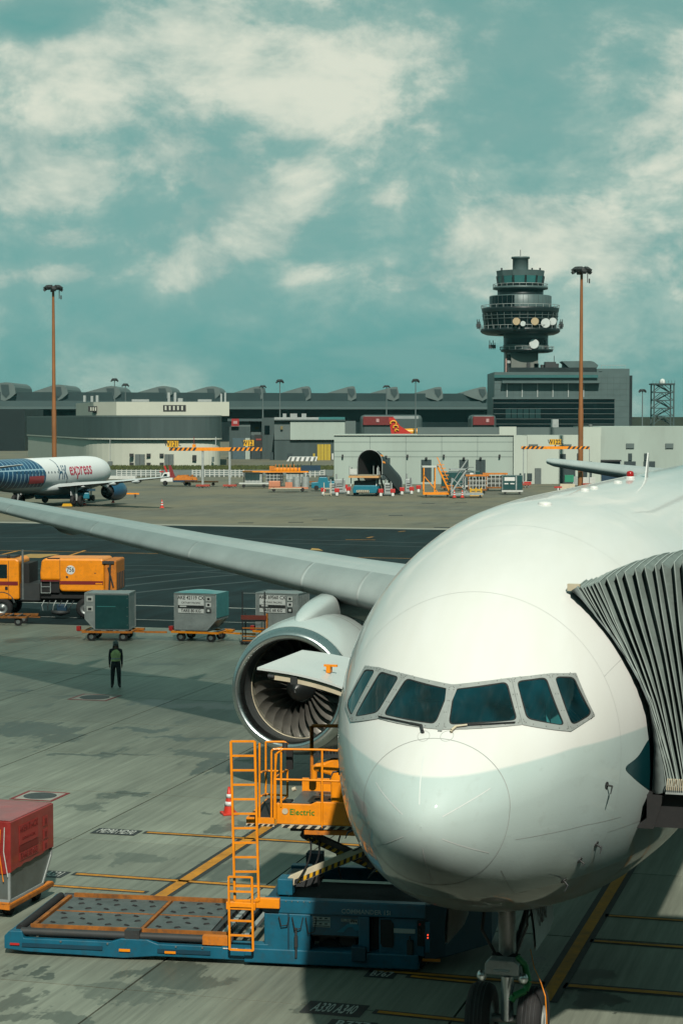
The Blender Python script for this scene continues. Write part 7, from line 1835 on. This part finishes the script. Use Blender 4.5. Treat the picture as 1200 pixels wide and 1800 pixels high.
# passenger stairs with a hooded canopy
def stairs():
    g = ground(641, 871); t = thing('passenger_stairs', 'blue mobile passenger stairs with dark hooded canopy facing the viewer', 'passenger stairs', pose(g, R(-8)))
    tb = mat('tractor blue', (.01, .19, .27), .45, var=.15)
    MB().prism([(-1.6, .3), (1.5, .3), (1.7, .9), (1.5, 1.35), (-1.4, 1.35), (-1.65, .9)], 0, 4.2, 'y').build('tractor', tb, t, bevel=.1); MB().box(-1.1, .6, -.06, .0, .4, .72).build('bumper_board', cream, t)
    for k in range(6): MB().prism([(-1.05 + k * .28, .42), (-.93 + k * .28, .42), (-.81 + k * .28, .70), (-.93 + k * .28, .70)], -.08, -.065, 'y').build('bumper_stripe', ink, t)
    for x in (-1.55, 1.35):
        for y in (.6, 3.2): MB().tube((x, y, .4), (x + .3, y, .4), .4, 16).build('wheel', black, t)
    MB().box(-1.5, 1.4, .4, 3.0, 1.36, 1.9).build('engine_deck', dark, t)
    MB().box(-2.1, 1.9, -.6, 1.3, 2.35, 2.62).build('landing_edge', mat('peach paint', (.66, .36, .14), .6), t); MB().box(-2.0, 1.8, -.4, 2.0, 2.63, 2.75).build('landing_floor', mat('tan floor', (.32, .30, .22), .7), t)
    MB().box(-1.95, -1.85, -.4, 1.6, 2.76, 3.7).box(1.65, 1.75, -.4, 1.6, 2.76, 3.7).box(-1.95, -.9, -.45, -.38, 2.76, 3.55).build('side_panel', white_old, t)
    for x in (-2.0, -.95, 1.2, 1.8): MB().tube((x, -.45, 2.7), (x, -.45, 3.95), .05, 6).build('rail_post', galv, t)
    # hood: half tube running down to the ground behind
    rows = []
    for k, (yy, zz, sc) in enumerate(((.9, 3.1, 1.0), (1.8, 3.0, 1.0), (3.4, 2.1, 1.0), (5.2, 1.1, 1.0), (7.0, .2, 1.0))):
        row = []
        for j in range(15):
            a = math.pi * j / 14; row.append(Vector((.25 + yy * .33 + 1.65 * math.cos(a), yy, zz + 1.0 + (1.65 * math.sin(a) + .3) * sc)))
        row = [Vector((row[0].x, row[0].y, zz - .3))] + row + [Vector((row[-1].x, row[-1].y, zz - .3))]
        rows.append(row)
    inner = [[p * 1.0 + Vector((-.07 if p.x > rows[i][8].x else .07, 0, -.07)) for p in r_] for i, r_ in enumerate(rows)]
    MB().grid(rows).build('hood', mat('hood dark', (.03, .045, .05), .45, var=.2), t); MB().grid(inner).build('hood_lining', black, t)
    MB().path([p + Vector((0, -.03, 0)) for p in rows[0]], .06, 6).build('hood_rim', galv, t)
    MB().path([p + Vector((0, -.03, 0)) for p in rows[-1]], .05, 6).build('hood_rim', galv, t)
    MB().grid([[Vector((p.x, p.y, p.z)) for p in (rows[0][1] + Vector((.06, -.05, -.1)), rows[1][1] + Vector((.06, 0, -.1)))], [rows[0][4] + Vector((.06, -.05, 0)), rows[1][4] + Vector((.06, 0, 0))]]).build('orange_panel', orange, t)
    MB().prism([(1.2, 2.7), (7.0, -.02), (7.0, .35), (1.2, 3.2)], 1.7, 1.85, 'x').build('stringer', galv, t); MB().prism([(1.2, 2.7), (7.0, -.02), (7.0, .35), (1.2, 3.2)], -1.3, -1.15, 'x').build('stringer', galv, t)
    for k in range(12): MB().box(-1.1, 1.65, 1.3 + k * .46, 1.78 + k * .46, 2.6 - k * .215, 2.66 - k * .215).build('tread', steel, t)
    for x in (-1.9, 1.5): MB().bar((x, .2, 1.2), (x, .6, 2.4), .12, .12).build('prop', galv, t)
stairs()
# red and white posts and grey pump pedestals round the stand
ped = 0
PED = [(568, 870, 'leftmost, beside the blue tug'), (592, 871, 'in front of the broader left pump unit'), (612, 868, 'nearest the passenger stairs on their left'), (607, 864, 'half hidden left of the passenger stairs'), (669, 872, 'nearest the passenger stairs on their right'), (690, 872, 'in front of the broad right pump unit'), (703, 866, 'left one of a close pair'), (706, 869, 'nearer one of a close pair'), (723, 868, 'at the tall narrow pump unit'), (735, 865, 'rightmost, beside the orange access steps')]
for px, py, lab in PED:
    t = thing('guard_post', 'short red and white guard post, ' + lab, 'bollard', pose(ground(px, py)), 'red and white guard posts')
    MB().lathez([(.2, 0), (.2, .42), (.02, .43)], 12).build('foot', white_old, t); MB().box(-.32, .32, -.2, .2, .43, .95).build('head', red, t, bevel=.04)
for k, (px, py, w, h, lab) in enumerate(((585, 869, 1.0, 2.0, 'grey pump unit left of the passenger stairs'), (597, 867, 1.5, 2.6, 'broader grey pump unit beside the passenger stairs'), (682, 870, 1.1, 2.2, 'grey pump unit right of the passenger stairs'), (692, 868, 1.6, 2.7, 'broad grey pump unit in front of the pale wall'), (718, 866, .9, 2.6, 'tall narrow grey pump unit beside the yellow steps'))):
    t = thing('pump_unit', lab, 'pump unit', pose(ground(px, py)), 'grey pump units')
    MB().box(-w / 2, w / 2, 0, .9, .1, h * .72).build('cabinet', galv, t, bevel=.06); MB().tube((-w * .3, .3, h * .7), (-w * .3, .3, h), .12, 8).tube((w * .3, .3, 0), (w * .3, -.2, h * .8), .1, 8).build('pipe', galv, t); MB().box(-w * .6, w * .6, -.2, 1, 0, .12).build('plinth', wall_m, t)
    for z in (.5, .9, 1.2): MB().box(-w * .3, w * .25, -.015, 0, z, z + .12).build('panel', dark, t)
t = thing('chock_stand', 'small cream stand with blue cart behind at the left of the pumps', 'stand', pose(ground(576, 871)))
MB().box(-.55, .5, 0, .1, .15, .25).box(-.55, -.45, 0, .1, 0, 1.7).box(.4, .5, 0, .1, 0, 1.7).box(-.55, .5, 0, .1, .9, 1.0).build('frame', cream, t)
t = thing('blue_tug', 'small blue tug behind the cream stand', 'tug', pose(ground(572, 862))); MB().prism([(-2, .3), (1.6, .3), (1.6, 1.3), (.4, 1.3), (.2, 1.9), (-.9, 1.9), (-1.1, 1.2), (-2, 1.1)], 0, 1.6, 'y').build('body', mat('tractor blue', (0, 0, 0)), t, bevel=.08); MB().box(-.9, .2, .1, 1.5, 1.9, 2.1).build('seat', dark, t)
for x in (-1.3, .9): MB().tube((x, -.03, .35), (x, .25, .35), .35, 14).build('wheel', black, t)
# step ladders
def steps(label, px, py, mm, W=3.6, Hh=5.0, tilt=1):
    t = thing('maintenance_steps', label, 'access steps', pose(ground(px, py)), 'wheeled maintenance steps')
    MB().box(0, W, 0, 2.2, .25, .5).build('base', mm, t)
    for x in (.05, W * .42):
        for y in (.05, 2.0): MB().box(x, x + .14, y, y + .14, .5, Hh * .8 if mm is not galv else Hh * .55).build('post', mm, t)
    MB().box(-.1, W * .55, 0, 2.2, Hh * .8 - .2, Hh * .8).build('platform', white_old if mm is orange else mm, t)
    n = 9
    for k in range(n):
        f = k / (n - 1); x = W * .98 - f * W * .45 if tilt > 0 else f * W * .5
        MB().box(x - .02, x + .85, .1, 1.3, .5 + f * Hh * .72, .58 + f * Hh * .72).build('tread', steel if mm is not orange else mm, t)
    for y in (.05, 1.35):
        a, b = ((W * .98, y, .5), (W * .52, y, Hh * .8)) if tilt > 0 else ((0, y, .5), (W * .5, y, Hh * .8))
        MB().bar(a, b, .1, .2).bar(Vector(a) + Vector((0, 0, 1.1)), Vector(b) + Vector((0, 0, 1.1)), .07, .07).build('stringer', mm, t)
    MB().bar((.1, .1, .5), (W * .9, .1, .6), .08, .08).bar((.1, .1, Hh * .55), (W * .55, .1, .5), .1, .1).build('brace', mm, t)
    for x in (.4, W - .4): MB().tube((x, 0, .14), (x, .12, .14), .14, 12).build('castor', black, t)
steps('orange wheeled access steps with white top platform', 743, 873, orange); steps('grey wheeled access steps between the orange steps and containers', 792, 874, galv, 4.2, 4.6, -1)
for px, lab in ((798, 'left cone before the grey access steps'), (812, 'right cone before the grey access steps')): cone(lab, pose(ground(px, 874.5)), .95, .5)
t = thing('yellow_crate', 'small yellow crate at the right foot of the grey steps', 'crate', pose(ground(836, 872)))
for z in (0, .35, .7): MB().box(-.8, .8, 0, 1, z, z + .2).build('slat', yellow, t)
for x in (-.8, -.1, .6): MB().box(x, x + .2, -.02, 0, 0, 1.1).build('upright', yellow, t)
# far containers
def far_uld(label, px, py, w=2.6, mm=teal_cover, front=True):
    t = thing('freight_container', label, 'container', pose(ground(px, py)), 'air freight containers'); MB().box(-.05, w + .05, -.05, 1.7, .25, .5).build('dolly_deck', white_old if front else rusty, t)
    MB().prism([(0, .52), (w, .52), (w, 2.5), (0, 2.5)], 0, 1.6, 'y').build('shell', mm, t, bevel=.04)
    if front:
        MB().box(.3, w * .62, -.02, 0, 1.75, 2.25).build('label_card', white, t); MB().box(.3, w * .3, -.02, 0, 1.3, 1.45).box(w * .4, w * .6, -.02, 0, 1.3, 1.45).build('label_card', white, t); MB().box(w * .66, w * .72, -.03, 0, .55, 2.45).box(0, .08, -.03, 0, .55, 2.45).build('edge', galv, t)
    for x in (.4, w - .4): MB().tube((x, -.02, .15), (x, .2, .15), .15, 12).build('wheel', black, t)
far_uld('teal container with white labels left of the passenger stairs', 600, 846, 3.2); far_uld('dark container with white label at the right end of the row', 882, 868, 2.75); far_uld('teal container behind the orange access steps', 776, 861, 2.9, teal_cover, False); far_uld('dark container with pale labels behind the grey access steps', 789, 859, 3.0, wall_d); far_uld('teal container between the grey steps and the mesh trolley', 812, 858, 2.6)
def trolley(label, px, py, w, mm, bars):
    t = thing('cage_trolley', label, 'trolley', pose(ground(px, py)), 'caged trolleys'); MB().box(0, w, 0, 1.8, .3, .5).build('deck', mm, t); MB().box(.1, w - .1, .3, 1.7, .5, 2.0).build('load', mat('cage load', (.12, .13, .12), .8, var=.4), t); MB().box(-.3, w + .3, -.1, 1.9, 2.25, 2.45).build('roof', orange_old, t)
    for x in (0, w - .12): MB().box(x, x + .12, -.02, .1, .5, 2.3).build('post', mm, t)
    for k in range(bars): MB().box(w * (k + .5) / bars - .04, w * (k + .5) / bars + .04, -.06, -.03, .5, 2.2).build('cage_bar', white_old, t)
    for z in (1.0, 1.6): MB().box(0, w, -.08, -.06, z, z + .07).build('cage_bar', white_old, t)
    for x in (.4, w - .4): MB().tube((x, -.02, .15), (x, .2, .15), .15, 12).build('wheel', black, t)
trolley('brown caged trolley right of the grey steps', 822, 866, 2.6, rusty, 6); trolley('caged trolley with orange roof beside the right-end container', 852, 862, 2.9, rusty, 5)
t = thing('orange_barrier', 'low red barrier at the foot of the right gantry post', 'barrier', pose(ground(898, 855))); MB().box(0, 3.0, 0, .5, .3, .7).build('board', red, t); MB().box(.2, .4, 0, .5, 0, .3).box(2.5, 2.7, 0, .5, 0, .3).build('foot', white_old, t)
# small equipment under the parked jet
t = thing('belt_loader', 'low blue belt loader under the parked jet', 'belt loader', pose(ground(62, 884), R(6))); tb = MATS['tractor blue']
MB().box(0, 6.5, 0, 1.9, .45, 1.2).build('body', tb, t, bevel=.1); MB().prism([(-.8, 1.25), (7.2, 1.4), (7.2, 1.65), (-.8, 1.5)], .3, 1.6, 'y').build('belt', blue_dark, t); MB().box(5.0, 6.4, 1.0, 1.8, 1.2, 2.0).build('seat_unit', dark, t)
for x in (1.2, 5.2): MB().tube((x, -.03, .4), (x, .25, .4), .4, 16).build('wheel', black, t)
t = thing('wheel_chock', 'yellow chock board beside the parked jet main wheels', 'chock', pose(ground(118, 890))); MB().prism([(-.6, 0), (.6, 0), (.45, .3), (-.45, .3)], 0, .5, 'y').build('block', yellow, t)
t = thing('yellow_pole', 'yellow barrier pole lying before the parked jet engine', 'barrier', pose(ground(203, 875))); MB().bar((0, 0, .55), (3.0, .6, .5), .18, .18).build('pole', orange, t); MB().box(.2, .4, -.2, .4, 0, .5).box(2.4, 2.6, .3, .8, 0, .45).build('foot', dark, t)
t = thing('dark_bowser', 'dark service vehicle at the left edge beyond the parked jet', 'truck', pose(Vector((X(2, 330), 330, 0)), 0)); MB().box(-4, 1.5, 0, 2.2, .6, 2.2).build('body', tower_d, t, bevel=.1); MB().box(-.5, .8, .1, 2.1, 2.2, 2.8).build('cab_roof', dark, t); MB().path([(-2.5, -.1, 1.2), (-1.6, -.1, 2.0), (-.4, -.1, 1.3)], .12, 6).build('yellow_hose', yellow, t)
for x in (-3, .6): MB().tube((x, -.03, .5), (x, .3, .5), .5, 16).build('wheel', black, t)
t = thing('marker_post', 'thin red and white marker behind the airliner shoulder', 'marker', pose(ground(980, 874))); MB().tube((0, 0, 0), (0, 0, 1.2), .12, 8).build('post', white, t); MB().box(-.5, .5, -.1, .1, 1.2, 1.4).build('cap', red, t)
tag(MB().box(-.5, 1.6, 0, 1.2, 0, .9).build('equipment_box', cream, M=pose(ground(990, 862))), 'small cream equipment box behind the airliner shoulder', 'box'); tag(MB().box(0, 1.3, 0, 1, .9, 1.9).build('green_bin', mat('bin green', (.02, .25, .14), .5), M=pose(ground(992, 858))), 'small green bin behind the airliner shoulder', 'bin')
# drain gratings in the far apron
for px, py, lab in ((432, 917, 'dark drain grating right of the wing near the lane edge'), (520, 916, 'dark drain grating, left of the pair below the drums'), (562, 912, 'dark drain grating, right of the pair below the drums'), (695, 904, 'dark drain grating below the passenger stairs'), (810, 882, 'dark drain grating below the grey access steps'), (776, 925, 'dark drain grating at the lane edge beside the airliner roof'), (752, 883, 'dark drain grating below the orange access steps')):
    tag(MB().box(-.75, .75, -.55, .55, -.117, -.105).build('drain_grating', ink, M=pose(ground(px, py))), lab, 'drain', 'drain gratings on the far apron')

# ------------------------------------------------------------------ humid air
hz = MB().box(-2700, 2700, -70, 4100, -1.2, 84).build('haze', [])
hm = bpy.data.materials.new('humid air'); hm.use_nodes = True; _t = hm.node_tree; _t.nodes.clear()
_o = N(_t, 'ShaderNodeOutputMaterial'); _v = N(_t, 'ShaderNodeVolumePrincipled'); _v.inputs['Color'].default_value = (.22, .70, .72, 1); _v.inputs['Density'].default_value = .00004; _v.inputs['Anisotropy'].default_value = 0.0
_t.links.new(_v.outputs[0], _o.inputs['Volume']); hz.data.materials.append(hm); tag(hz, kind='stuff')
# ------------------------------------------------------------------ stand each built-up thing's Empty at its own foot
bpy.context.view_layer.update()
for o in list(SC.objects):
    if o.type == 'EMPTY' and o.parent is None and o.location.length < 1e-6 and o.children:
        pts = [c.matrix_world @ Vector(b) for c in o.children for b in c.bound_box]
        ctr = Vector(((min(p.x for p in pts) + max(p.x for p in pts)) / 2, (min(p.y for p in pts) + max(p.y for p in pts)) / 2, 0))
        o.location = ctr
        for c in o.children: c.matrix_local = Matrix.Translation(-ctr) @ c.matrix_local
